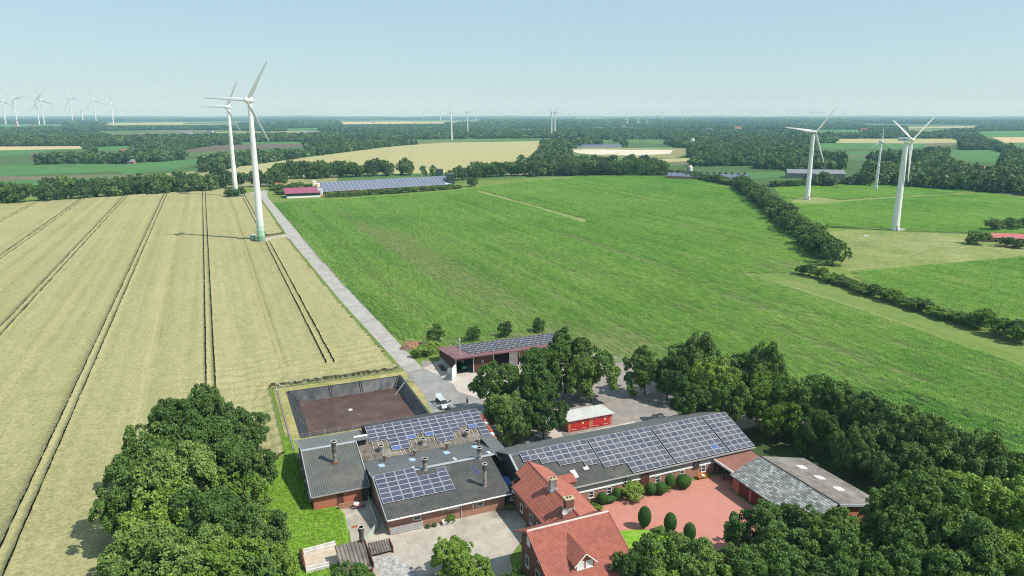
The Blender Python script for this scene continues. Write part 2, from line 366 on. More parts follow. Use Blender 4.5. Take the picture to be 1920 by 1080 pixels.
# far fields surveyed from the picture
FAR = [
 ('grain_field', M_TAN, [(395, 325), (450, 312), (560, 297), (650, 285), (740, 274), (830, 267.5), (1018, 264.5), (1012, 276), (985, 298), (1000, 316), (860, 324), (600, 328)]),
 ('meadow', M_GFAR, [(-60, 312), (100, 308), (240, 307), (410, 296), (338, 315), (237, 327), (215, 321), (-60, 333)]),
 ('meadow', M_GFAR, [(-60, 341), (45, 338), (210, 331), (170, 352), (-60, 366)]),
 ('stubble_field', M_TAN2, [(-60, 275), (185, 273.6), (150, 279), (-60, 283)]),
 ('meadow', M_GFAR, [(-60, 283), (150, 279), (185, 275), (300, 271.5), (220, 282), (95, 281), (60, 289), (-60, 298)]),
 ('ploughed_field', M_BROWN, [(335, 283), (397, 273), (500, 270.5), (625, 269), (605, 272.5), (465, 280), (340, 287)]),
 ('meadow', M_GFAR, [(400, 272.5), (452, 266.5), (552, 265.5), (575, 269.5), (500, 270.2)]),
 ('meadow', M_GFAR, [(560, 293), (572, 286.5), (640, 282.5), (600, 290)]),
 ('sand_pit_ground', M_SANDG, [(1040, 280), (1100, 277.5), (1290, 277.5), (1300, 286), (1262, 297), (1130, 294)]),
 ('sand_pit', M_SAND, [(1067, 281.4), (1100, 280), (1150, 280.6), (1205, 281), (1262, 281), (1257, 288), (1185, 292), (1150, 289.5), (1115, 290), (1085, 287)]),
 ('grain_field', M_TAN, [(1170, 299.5), (1300, 296.5), (1422, 295), (1412, 301), (1300, 302), (1185, 306)]),
 ('meadow', M_GFAR, [(1200, 276), (1275, 274.5), (1280, 277.2), (1205, 277.4)]),
 ('grain_field', M_TAN, [(1115, 258), (1250, 257.5), (1250, 261), (1115, 261)]),
 ('meadow', M_GFAR, [(1107, 262), (1260, 262), (1255, 266), (1107, 266)]),
 ('grain_field', M_TAN, [(1565, 260), (1790, 260), (1810, 267), (1730, 269), (1565, 268)]),
 ('meadow', M_GFAR, [(1530, 268.4), (1565, 268.4), (1730, 269.4), (1740, 275), (1690, 279), (1530, 279)]),
 ('meadow', M_GFAR, [(1830, 246), (1990, 244), (1990, 257), (1850, 256.5)]),
 ('stubble_field', M_TAN2, [(1860, 257.5), (1990, 257.5), (1990, 267), (1885, 267.5)]),
 ('meadow', M_GFAR, [(1887, 268.5), (1990, 268), (1990, 277), (1915, 276)]),
 ('meadow', M_GFAR, [(1768, 282), (1865, 281), (1890, 292), (1860, 305), (1790, 296)]),
 ('meadow', M_GFAR, [(1340, 326), (1470, 322), (1484, 329), (1400, 337)]),
 ('meadow', M_GFAR, [(1505, 243), (1620, 243), (1610, 247), (1510, 247)]),
 ('grain_field', M_TAN, [(1700, 238), (1830, 236.5), (1835, 239), (1700, 241)]),
 ('stubble_field', M_TAN2, [(630, 229), (800, 228), (840, 231), (640, 233)]),
 ('grain_field', M_TAN, [(190, 231.5), (350, 229.5), (340, 233), (200, 235)]),
 ('meadow', M_GFAR, [(530, 241), (600, 239.5), (600, 243), (540, 245)]),
 ('meadow', M_GFAR, [(-60, 234), (80, 232), (150, 234), (-60, 239)]),
 ('grain_field', M_TAN, [(760, 229), (900, 227.5), (905, 230), (780, 232)]),
 ('grain_field', M_TAN, [(950, 330), (1010, 326), (1010, 322), (960, 322)]),
 ('meadow', M_GFAR, [(1580, 285), (1640, 283), (1640, 288), (1590, 291)]),
]
for i, (nm, mt, pp) in enumerate(FAR): sheet(nm, gpoly(pp), 0.010 + 0.003 * i, mt)
FARP = [[gw(*q) for q in pp] for _, _, pp in FAR]
FARMPX = [(-500, 440), (-200, 398), (0, 382), (270, 366), (440, 358), (530, 346), (700, 344), (860, 346), (890, 334), (1090, 328), (1240, 328), (1390, 343), (1480, 345), (1560, 350), (1690, 350), (1790, 358), (1920, 366), (2200, 380), (2200, 1900), (-500, 1900)]
FARMP = [gw(*q) for q in FARMPX[:-2]] + [(400, -50), (-400, -50)]
# ------------------------------------------------------------------ wheat field: standing crop with wheel tracks cut into it
PAD = wl(*gw(490, 452))                  # foot of the near turbine
def wheat_far(a): return np.interp(a, [-260, -150, -113, -66, -1, 16], [470, 500, 503, 524, 538, 470])
def wheat_near(a): return np.where(a < -11.3, np.interp(a, [-260, -60, -45, -22, -11.3], [-70, -40, -12, 20, 33]), 67.5)
TRAMS = [-212.5, -185.5, -158.5, -131.5, -104.5, -77.5, -50.5, -23.4, 4.0]
cuts = set(np.round(np.concatenate([np.arange(-235, -30, 1.7), np.arange(-30, 19.4, 0.6)]), 2))
tr = []
for k, tcen in enumerate(TRAMS):
    for s in (-0.95, 0.95):
        w_ = 0.11 if k < 7 else 0.19
        tr.append((tcen + s - w_, tcen + s + w_))
for x in (-37.2, -36.0, -8.0, -6.6, -64.5, -63.0, -91.0, -89.8): tr.append((x - 0.10, x + 0.10))
ed = sorted([e for e in cuts if not any(l - 0.35 < e < h + 0.35 for l, h in tr)] + [x for l, h in tr for x in (l, h)])
ed = np.array(ed); ac = (ed[:-1] + ed[1:]) / 2
intr = np.array([any(l <= c_ <= h for l, h in tr) for c_ in ac])
be = np.concatenate([np.arange(-72, 30, 1.7), np.arange(30.1, 100, 0.6), np.arange(100.2, 540, 1.7)])
hb = []
be = np.array(sorted([e for e in be if not any(l - 0.4 < e < h + 0.4 for l, h in hb)] + [x for l, h in hb for x in (l, h)]))
bc = (be[:-1] + be[1:]) / 2
AC, BC = np.meshgrid(ac, bc, indexing='ij')
edge = rng.uniform(-0.35, 0.35, AC.shape)
full = (BC < wheat_far(AC)) & (BC > wheat_near(AC) + edge)
roadl = np.interp(BC, [60, 66, 138, 268, 418, 470], [19.3, 19.2, 16.6, 14.4, 14.8, 15.0])
full &= AC < roadl - 0.9 + edge * 0.6
tmask = np.repeat(intr[:, None], len(bc), 1)
wide = np.array([c_ > -60 for c_ in ac])
tmask &= ~((BC < 78.5) & (AC > -20))
tmask &= (BC > 70) | (AC < -30) | (AC > -20)
deep = np.repeat(np.array([(c_ > -26.5) and any(l <= c_ <= h and h - l > 0.5 for l, h in tr) for c_ in ac])[:, None], len(bc), 1)
wob = np.sin(BC * 0.09 + AC) * 0.0
full &= ~(tmask & (deep | np.repeat(np.array([any(l <= c_ <= h and h - l > 0.21 for l, h in tr) for c_ in ac])[:, None], len(bc), 1)))
soft = tmask & full
# pad and drive of the near turbine, and of the second
pa, pb = PAD
full &= ~(((AC - pa) / 4.6) ** 2 + ((BC - pb) / 9.0) ** 2 < 1)
full &= ~((AC > pa) & (np.abs(BC - (pb + 6 + (AC - pa) * 0.4)) < 7.0))
pa2, pb2 = wl(*gw(443, 367))
full &= ~(((AC - pa2) / 6) ** 2 + ((BC - pb2) / 16.0) ** 2 < 1)
# headland wheel tracks curving round the lagoon corner
hd = np.full(AC.shape, 99.0); HP = [(-14.5, 30), (-14.5, 60), (-12.5, 69), (-7, 75), (4, 77.5), (17, 78.5)]
for (u0, w0), (u1, w1) in zip(HP, HP[1:]):
    l2 = (u1 - u0) ** 2 + (w1 - w0) ** 2; tt = np.clip(((AC - u0) * (u1 - u0) + (BC - w0) * (w1 - w0)) / l2, 0, 1)
    hd = np.minimum(hd, np.hypot(AC - u0 - tt * (u1 - u0), BC - w0 - tt * (w1 - w0)))
hgt = 0.82 + 0.10 * np.sin(AC * 0.9 + 3 * np.sin(BC * 0.05)) * np.sin(BC * 0.31) + rng.normal(0, 0.045, AC.shape)
hgt = np.where(soft, 0.10, hgt)
lod = (BC < 96 + 6 * np.sin(AC * 0.3)) & (AC > -30)                     # wind-laid headland
hgt = np.where(lod, hgt - 0.12 + 0.22 * np.sin(BC * 1.5 + 1.6 * np.sin(AC * 0.25)) * np.clip(1.2 - (BC - 66) / 34, 0, 1), hgt)
hgt = hgt - 0.55 * np.exp(-((hd - 0.95) / 0.42) ** 2)
# corner heights
na_, nb_ = len(ed), len(be)
hs = np.zeros((na_, nb_)); ct = np.zeros((na_, nb_))
for di in (0, 1):
    for dj in (0, 1):
        hs[di:na_ - 1 + di, dj:nb_ - 1 + dj] += np.where(full, hgt, 0); ct[di:na_ - 1 + di, dj:nb_ - 1 + dj] += full
hc = np.where(ct > 0, hs / np.maximum(ct, 1), 0)
EA, EB = np.meshgrid(ed, be, indexing='ij')
jit = rng.uniform(-0.08, 0.08, EA.shape)
EAj = EA + jit
top = np.stack([OX + EAj * CT - EB * ST, OY + EAj * ST + EB * CT, hc], -1).reshape(-1, 3)
bot = top.copy(); bot[:, 2] = 0.0
gid = np.arange(na_ * nb_).reshape(na_, nb_); nv = na_ * nb_
q_ = [np.stack([gid[:-1, :-1][full], gid[1:, :-1][full], gid[1:, 1:][full], gid[:-1, 1:][full]], -1)]
fp = np.pad(full, 1)
lft = full & ~fp[:-2, 1:-1]; rgt = full & ~fp[2:, 1:-1]; dwn = full & ~fp[1:-1, :-2]; upp = full & ~fp[1:-1, 2:]
q_.append(np.stack([gid[:-1, 1:][lft], gid[:-1, :-1][lft] , gid[:-1, :-1][lft] + nv, gid[:-1, 1:][lft] + nv], -1))
q_.append(np.stack([gid[1:, :-1][rgt], gid[1:, 1:][rgt], gid[1:, 1:][rgt] + nv, gid[1:, :-1][rgt] + nv], -1))
q_.append(np.stack([gid[:-1, :-1][dwn], gid[1:, :-1][dwn], gid[1:, :-1][dwn] + nv, gid[:-1, :-1][dwn] + nv], -1))
q_.append(np.stack([gid[1:, 1:][upp], gid[:-1, 1:][upp], gid[:-1, 1:][upp] + nv, gid[1:, 1:][upp] + nv], -1))
F_ = np.concatenate(q_); used, inv = np.unique(F_, return_inverse=True)
me = npmesh('wheat_field', np.vstack([top, bot])[used], inv.reshape(F_.shape), [M_WHEAT])
wf = link('wheat_field', me); wf['kind'] = 'structure'
wfl = [(-235, -72), (-60, -72), (-45, -20), (-22, 18), (-11.4, 32), (-11.4, 67), (18.6, 67), (14, 138), (13, 268), (13.5, 470), (-1, 538), (-66, 524), (-113, 503), (-150, 500), (-235, 480)]
sheet('wheat_soil', wfl, 0.026, M_TRACK)
# ------------------------------------------------------------------ maize
t = NT('maize_leaf'); p = t.pos()
q = t.mapped(p, (1.0, 0.045, 1), -TH)
big = t.noise(p, 0.011, 4, 0.6); st = t.noise(q, 0.16, 4, 0.65); st2 = t.noise(t.mapped(p, (1.0, 0.008, 1), -TH), 0.75, 2, 0.5); oi = t.n('ObjectInfo')
at = t.n('Attribute'); at.attribute_name = 'tint'
v = t.math('ADD', t.math('ADD', t.math('MULTIPLY', big, 0.30), t.math('ADD', t.math('MULTIPLY', st, 0.26), t.math('MULTIPLY', st2, 0.17))), t.math('ADD', t.math('MULTIPLY', oi.outputs['Random'], 0.16), t.math('MULTIPLY', at.outputs['Fac'], 0.14)))
c = t.ramp(v, [(0.37, (0.055, 0.195, 0.012)), (0.47, (0.118, 0.305, 0.022)), (0.56, (0.205, 0.405, 0.050)), (0.67, (0.34, 0.46, 0.12))])
t.fin(c, 0.55, 0.3)
trn = t.n('BsdfTranslucent'); t.l(c, trn.inputs[0]); mx = t.n('MixShader'); mx.inputs[0].default_value = 0.22
t.l(t.b.outputs[0], mx.inputs[1]); t.l(trn.outputs[0], mx.inputs[2]); t.l(mx.outputs[0], t.out.inputs[0])
M_MAIZE = t.m
def maize_patch(name, seed, n=11, ln=3.0, h=0.62):
    r = np.random.default_rng(seed); V = []; F = []; T = []
    for i in range(n):
        y = (i + 0.5) / n * ln - ln / 2 + r.normal(0, 0.04); x = r.normal(0, 0.05); hh = h * r.uniform(0.75, 1.15); az0 = r.uniform(0, 3.14); tv = r.uniform(0.2, 1)
        for k in range(5):
            az = az0 + (k % 2) * math.pi + r.normal(0, 0.45); z0 = hh * (0.15 + 0.14 * k); ln_ = r.uniform(0.32, 0.5); up = r.uniform(0.15, 0.34)
            d = np.array([math.cos(az), math.sin(az), 0]); s = np.array([-d[1], d[0], 0]) * r.uniform(0.05, 0.075)
            p0 = np.array([x, y, z0]); p1 = p0 + d * ln_ * 0.5 + np.array([0, 0, up]); p2 = p0 + d * ln_ + np.array([0, 0, up * 0.55])
            o = len(V); V += [p0, p1 - s, p1 + s, p2]; F += [(o, o + 1, o + 2), (o + 1, o + 3, o + 2)]; T += [tv, tv]
    return npmesh(name, np.array(V), np.array(F), [M_MAIZE], np.array(T))
MP = [maize_patch('maize_row', s) for s in (1, 2, 3)]
def maize_points(poly, rot=0.0, holes=(), row=0.75, ln=3.0, thin=0.0):
    pa_ = np.array(poly); c_, s_ = math.cos(rot), math.sin(rot)
    u = pa_[:, 0] * c_ + pa_[:, 1] * s_; w = -pa_[:, 0] * s_ + pa_[:, 1] * c_
    U, Wd = np.meshgrid(np.arange(u.min(), u.max(), row), np.arange(w.min(), w.max(), ln), indexing='ij')
    U = U.ravel() + rng.normal(0, 0.03, U.size); Wd = Wd.ravel() + rng.uniform(-0.6, 0.6, U.size)
    a = U * c_ - Wd * s_; b = U * s_ + Wd * c_
    k = inpoly(a, b, poly)
    for h_ in holes: k &= ~inpoly(a, b, h_)
    a, b = a[k], b[k]
    return a, b
def maize(name, poly, rot, label, holes=(), smin=0.8, thinfun=None):
    a, b = maize_points(poly, rot, holes); n = len(a)
    s = rng.uniform(smin, 1.18, n)
    keep = np.ones(n, bool)
    if thinfun is not None:
        tv = thinfun(a, b); s *= 1 - 0.45 * tv; keep = rng.uniform(size=n) > tv * 0.45
    a, b, s = a[keep], b[keep], s[keep]; n = len(a)
    P = np.stack([OX + a * CT - b * ST, OY + a * ST + b * CT, np.full(n, 0.02)], -1)
    S = np.stack([s, np.ones(n), s], -1)
    return scatter(name, P, np.full(n, TH + rot) + rng.choice([0, math.pi], n), S, rng.integers(0, 3, n), MP, label, 'maize crop')
MAIN = gpoly([(513, 382), (545, 378), (620, 374.5), (700, 369.5), (790, 363), (862, 357), (893, 354), (905, 350), (990, 341), (1090, 331), (1180, 330), (1250, 331), (1330, 341), (1372, 350), (1402, 374), (1437, 407), (1472, 438), (1505, 470), (1522, 495), (1498, 512), (1400, 513), (1500, 545), (1620, 583), (1760, 632), (1990, 712), (1990, 900)]) + [(110, 12), (82, 30), (74, 47), (63, 60), (60, 76), (30, 76), (26, 84), (24.3, 96)] + gpoly([(668, 560), (578, 462), (540, 418)])
MAIN[-1] = (22.6, 320)
sheet('maize_field', MAIN, 0.022, M_SOIL)
TRACK1 = gpoly([(890, 357), (900, 357), (1100, 412), (1096, 419), (1000, 388), (900, 362)])
def bl(a, b, ca, cb, ra, rb): return np.exp(-(((a - ca) / ra) ** 2 + ((b - cb) / rb) ** 2))
BALD = [(*gl(760, 460), 9, 70, .9), (*gl(1000, 640), 14, 10, .9), (*gl(820, 500), 8, 60, .6), (*gl(1120, 640), 12, 10, 1.0), (*gl(940, 560), 7, 40, .5), (*gl(1480, 500), 14, 10, .8), (*gl(1205, 375), 2.5, 70, 1.3), (*gl(1120, 372), 2.0, 50, .9), (*gl(1300, 430), 3, 60, .8), (*gl(1150, 470), 2.5, 50, .7), (*gl(1380, 560), 2.5, 30, .8), (*gl(1550, 650), 2.5, 25, .8), (*gl(1000, 480), 2.0, 60, .7), (*gl(690, 430), 4, 60, .7), (*gl(1050, 690), 12, 6, 1), (*gl(1180, 660), 10, 8, .8)]
def thin_main(a, b):
    v = np.zeros(len(a))
    for ca, cb, ra, rb, k in BALD: v += k * bl(a, b, ca, cb, ra, rb)
    v += 0.25 * (np.sin(a * 0.31) * np.sin(a * 0.083 + 1) > 0.45)
    return np.clip(v, 0, 1)
maize('maize_plants', MAIN, 0.0, 'green maize plants in rows across the large middle field', [TRACK1], 0.8, thin_main)
sheet('grass_track', TRACK1, 0.034, M_PAST)
# right-hand land: field path, hedge strip, pasture with turbine, and two maize fields
STRIP = gpoly([(1395, 511), (1500, 540), (1620, 577), (1760, 625), (1990, 703), (1990, 660), (1700, 577), (1560, 528), (1490, 508)])
sheet('field_margin', STRIP, 0.018, field_mat('margin_grass', [(0.08, 0.15, 0.03), (0.14, 0.21, 0.05), (0.25, 0.25, 0.10)], 0.5, 0.35, big=0.05))
sheet('field_path', gpoly([(1392, 511), (1500, 541), (1620, 580), (1760, 629), (1990, 709), (1990, 713), (1760, 633), (1620, 583.5), (1500, 544), (1392, 516)]), 0.03, M_SANDG)
MR1 = gpoly([(1600, 512), (1700, 503), (1990, 478), (1990, 645), (1920, 625), (1800, 590), (1700, 560), (1620, 530)])
sheet('maize_field', MR1, 0.022, M_SOIL)
maize('maize_plants', MR1, R(28), 'green maize plants in the small field right of the dark hedge')
MR2 = gpoly([(1452, 352), (1540, 346), (1700, 344), (1990, 380), (1990, 440), (1850, 438), (1690, 434), (1640, 427), (1545, 428), (1480, 390)])
PADR2 = gpoly([(1480, 378), (1500, 370), (1530, 369), (1580, 376), (1560, 382), (1500, 384)])
GTR = gpoly([(1540, 378), (1680, 368), (1860, 359), (1900, 359), (1680, 371), (1560, 381)])
sheet('maize_field', MR2, 0.022, M_SOIL)
maize('maize_plants', MR2, R(40), 'green maize plants in the field round the white turbines', [PADR2, GTR], 0.85)
sheet('turbine_pad', PADR2, 0.03, M_PAST); sheet('grass_track', GTR, 0.034, M_PAST)
PAST = gpoly([(1540, 436), (1600, 431), (1690, 435), (1850, 440), (1990, 447), (1990, 474), (1700, 500), (1590, 508), (1575, 503), (1585, 480)])
sheet('pasture', PAST, 0.02, M_PAST)
# ------------------------------------------------------------------ road, yards
M_ROAD = plain('concrete_road', (0.37, 0.35, 0.32), 0.9, 0.2, 0.14, 0.5, dirt=((0.23, 0.22, 0.19), 0.6), slab=5.0)
M_ASPH = plain('old_asphalt', (0.27, 0.265, 0.25), 0.9, 0.2, 0.10, 0.6, dirt=((0.17, 0.17, 0.165), 0.55))
M_CONC = plain('concrete_yard', (0.40, 0.36, 0.30), 0.9, 0.2, 0.14, 0.45, dirt=((0.19, 0.17, 0.135), 0.95), slab=3.0)
M_CONCP = plain('pale_concrete', (0.48, 0.43, 0.375), 0.9, 0.2, 0.10, 0.3, dirt=((0.35, 0.31, 0.27), 0.6), slab=4.0)
ROADL = [(19.7, 66), (17.2, 138.8), (15.0, 268), (15.3, 380), (15.2, 460), (12, 500), (16, 520)]
ROADR = [(24.5, 520), (22, 500), (20.0, 460), (20.6, 420), (21.0, 320), (21.4, 265), (22.8, 136), (24.2, 66)]
sheet('farm_road', ROADL + ROADR, 0.036, M_ROAD)
sheet('turbine_drive', [(pa - 1.5, pb + 2.0), (pa + 3, pb - 1.0), (15.4, pb + 1.0), (15.4, pb + 17), (pa + 2.5, pb + 9)], 0.032, plain('gravel_drive', (0.40, 0.36, 0.32), 0.95, 0.1, 0.2, 0.5))
sheet('turbine_drive', [(pa2 - 2, pb2 + 2), (pa2 + 6, pb2 - 8), (15.4, pb2 - 20), (15.4, pb2 + 22), (pa2 + 2, pb2 + 16)], 0.032, plain('gravel_drive', (0.4, 0.36, 0.32)))
NYARD = [(19.7, 66), (24.2, 66), (25.5, 72), (30, 69), (61, 69), (75, 52), (80, 36), (82, 12), (64, 13.5), (23.5, 13.5), (18.5, 27), (18.3, 38), (19.8, 50)]
sheet('north_yard', NYARD, 0.028, plain('grey_paving', (0.28, 0.25, 0.22), 0.9, 0.2, 0.12, 0.8, dirt=((0.18, 0.165, 0.15), 0.6), slab=1.2))
sheet('asphalt_drive', [(19.8, 66), (24.2, 66), (26.3, 60), (27.5, 53), (27.0, 49), (29.5, 44), (30.0, 38), (29, 30), (27, 14.5), (23.6, 14.5), (18.6, 28), (18.4, 39), (19.9, 50)], 0.04, M_ASPH)
sheet('hall_apron', [(24.4, 66.4), (26.5, 60), (27.7, 53), (27.3, 49), (29.8, 44), (31, 41), (42, 44), (58, 50), (61, 58.3), (61, 70.5), (30, 70.5)], 0.034, M_CONCP)
sheet('dirt_patch', [(27, 18.5), (29.5, 25.5), (38, 24.5), (41, 19.6), (40, 15.2), (30, 14.2)], 0.045, plain('dirt', (0.21, 0.195, 0.165), 0.95, 0.1, 0.35, 0.7))
sheet('garage_apron', [(38.5, 19), (40.2, 27.5), (37, 28), (36, 26.0), (34, 20.5), (36.5, 17), (52, 15.5), (55, 20)], 0.049, M_CONCP)
SYARD = [(-6.0, 10.9), (-0.2, 10.9), (0.1, 0.3), (20.8, 0.3), (20.8, -3), (18.5, -8), (14.2, -12), (12, -20), (8, -34), (-14, -34), (-10, -12), (-5.8, -3), (-5.2, 3)]
sheet('south_yard', SYARD, 0.028, M_CONC)
sheet('stone_path', [(-4.4, -4.0), (-0.8, -5.2), (0.6, -8), (2.2, -14), (3, -24), (-4.5, -24), (-2.8, -14), (-3.2, -8)], 0.034, plain('cobbled_path', (0.34, 0.335, 0.32), 0.9, 0.2, 0.42, 1.8, bump=0.4))
sheet('lawn', [(-30, 20), (-16, 40), (-9.4, 40), (-9.4, 12), (-8.0, 11.0), (-5.4, 10.6), (-5.0, 8.0), (-5.4, 3.0), (-6.5, -2), (-10.5, -8), (-13, -20), (-30, -20)], 0.03, M_LAWN)
t = NT('red_paving'); p = t.pos()
q = t.mapped(p, (1, 1, 1), -TH)
br = t.n('TexBrick'); t.l(q, br.inputs['Vector']); br.inputs['Scale'].default_value = 3.2
br.inputs['Color1'].default_value = (0.36, 0.125, 0.09, 1); br.inputs['Color2'].default_value = (0.47, 0.19, 0.14, 1); br.inputs['Mortar'].default_value = (0.42, 0.22, 0.17, 1)
c = t.mix(t.math('MULTIPLY', t.noise(p, 0.5, 5, 0.7), 0.55), br.outputs[0], (0.54, 0.28, 0.22)); t.bump(t.noise(p, 4, 2), 0.2, 0.05)
M_REDP = t.fin(c, 0.85, 0.2)
CYARD = [(20, -4.5), (64, -4.5), (64, -9), (54.6, -9), (54.6, -26), (46, -30), (26, -30), (26, -13)]
sheet('red_courtyard', CYARD, 0.03, M_REDP)
sheet('front_lawn', [(29.5, -13.3), (32, -12.6), (35, -13.4), (37.8, -15.4), (39.6, -18.6), (40, -24), (38, -34), (26.2, -34), (26.2, -15)], 0.06, M_LAWN)
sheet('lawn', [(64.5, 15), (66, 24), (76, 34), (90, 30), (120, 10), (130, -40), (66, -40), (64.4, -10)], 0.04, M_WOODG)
sheet('lane', [(64, 12.5), (80, 14), (92, 9), (104, -1), (101, -5), (90, 3), (80, 8.5), (66, 8)], 0.05, plain('lane_paving', (0.40, 0.34, 0.29)))
# ================================================================== TREES
NEAR = []
for k, (mt, nl, fl) in enumerate([(M_LEAF, 26, 0.85), (M_LEAF, 20, 0.98), (M_LEAFY, 24, 0.82), (M_LEAFD, 26, 0.92), (M_LEAF, 30, 0.78), (M_LEAFL, 22, 1.0)]):
    cm, C, lr = crown('broadleaf_crown', 100 + k, 26000, 0.035, mt, nl, fl, (0.2, 0.42))
    NEAR.append((cm, trunkmesh('broadleaf_trunk', k, C, 1.15, lr)))
MID = []
for k, (mt, nl, fl) in enumerate([(M_LEAF, 18, 0.95), (M_LEAFD, 16, 1.05), (M_FAR, 20, 0.9), (M_LEAFD, 22, 0.85), (M_LEAF, 14, 1.1)]):
    cm, C, lr = crown('field_tree_crown', 200 + k, 4200, 0.07, mt, nl, fl, (0.28, 0.45), -0.7)
    MID.append((cm, trunkmesh('field_tree_trunk', 20 + k, C, 1.0, lr, 0.05)))
SHR = []
for k, mt in enumerate([M_LEAF, M_LEAFY, M_LEAFD]):
    cm, C, lr = crown('shrub_crown', 300 + k, 5000, 0.07, mt, 18, 0.8, (0.3, 0.5), -0.2, 0.16)
    SHR.append((cm, trunkmesh('shrub_stems', 30 + k, C, 0.5, lr, 0.04)))
def place_tree(name, x, y, h, r, kinds, k, label, group, cat='tree', zc=None, rz=None):
    """h: height of the crown's top; r: crown radius"""
    cm, tm = kinds[k % len(kinds)]
    root = empty(name, (x, y, 0), random.uniform(0, 6.28) if rz is None else rz, label, cat, group)
    r *= 1.12 if kinds is NEAR else 1.0
    rv = h * random.uniform(0.50, 0.54) if zc is None else h * zc
    c = link('crown', cm, root); c.location = (0, 0, h - rv * 0.95); c.scale = (r, r, rv)
    tn = link('trunk', tm, root); base = 1.15 if kinds is NEAR else (1.0 if kinds is MID else 0.5)
    zs = (h - rv * 0.95) / base; tn.scale = (r * 0.8, r * 0.8, zs)
    return root
def ptree(px, py, h, r, k, label, group, kinds=None, name='broadleaf_tree', cat='tree', zc=None):
    """tree whose top appears at photo pixel"""
    x, y = gw(px, py, h); return place_tree(name, x, y, h, r, kinds or NEAR, k, label, group, cat, zc)
# --- grove beside the wheat (left)
GRV = 'trees of the grove beside the wheat field'
for px, py, h, r, k, lab in [
 (395, 722, 12.5, 3.3, 3, 'tallest dark tree at the far tip of the grove, jutting into the wheat'),
 (335, 745, 13, 4.8, 0, 'broad round tree at the far left corner of the grove against wheat'),
 (445, 765, 11, 4.2, 3, 'dark tree at the far right corner of the grove near the lagoon fence'),
 (375, 775, 13, 4.8, 4, 'dense tree in the middle of the grove\'s far end'),
 (280, 800, 13, 4.8, 0, 'spreading tree on the grove\'s wheat side, behind the lowest branches'),
 (410, 830, 12.5, 4.6, 1, 'mid green tree on the grove\'s lawn side opposite the grey barn'),
 (335, 845, 14, 5.6, 5, 'big bright-topped tree in the centre of the grove'),
 (462, 838, 10, 3.4, 3, 'small dark tree at the grove edge above the lawn\'s top'),
 (248, 872, 12.5, 4.8, 1, 'leaning tree on the wheat side of the grove casting shade on wheat'),
 (432, 895, 11.5, 4.4, 2, 'yellow-green tree on the grove\'s edge beside the narrow lawn'),
 (390, 920, 12.5, 4.8, 1, 'round tree inside the grove between two lighter crowns'),
 (310, 925, 12.5, 5.0, 2, 'light green tree halfway down the grove'),
 (480, 960, 9, 3.4, 3, 'dark small tree on the lawn edge opposite the concrete trough pen'),
 (262, 980, 11.5, 4.6, 4, 'tree at the lower wheat side of the grove over the shaded wheat'),
 (415, 990, 11, 4.2, 2, 'bright green tree low in the grove, near the lawn'),
 (340, 1005, 11.5, 4.8, 1, 'mid green tree low in the grove\'s middle'),
 (500, 1035, 8, 3.2, 2, 'low yellow-green tree at the bottom end of the lawn'),
 (270, 1065, 9.5, 4.6, 0, 'tree cut by the lower frame edge at the grove\'s wheat side'),
 (380, 1060, 10, 4.6, 2, 'bright tree cut by the lower frame edge in the grove'),
 (460, 1065, 9, 4.0, 1, 'green tree cut by the lower frame edge beside the lawn')]:
    ptree(px, py, h, r, k, lab, GRV)
# --- trees in the north yard
YRD = 'big trees standing in the north yard'
for px, py, h, r, k, lab in [
 (1062, 628, 13.5, 5.2, 1, 'tallest tree of the yard, right in front of the machine hall'),
 (1110, 655, 12, 4.6, 0, 'tree on the right flank of the yard clump above the red garage'),
 (935, 680, 11.5, 4.2, 0, 'tree on the left flank of the yard clump beside the parked car'),
 (1012, 652, 12.5, 4.2, 0, 'tree of the yard clump hiding the hall roof\'s far end'),
 (1010, 690, 12, 4.4, 1, 'tree in the middle of the yard clump'),
 (1020, 735, 9.5, 3.3, 3, 'dark low tree in the yard clump just behind the red garage'),
 (945, 735, 9.5, 3.6, 4, 'lower tree of the yard clump over the grass patch'),
 (970, 762, 7.5, 2.8, 3, 'lowest dark tree of the yard clump by the grass patch')]:
    ptree(px, py, h, r, k, lab, YRD)
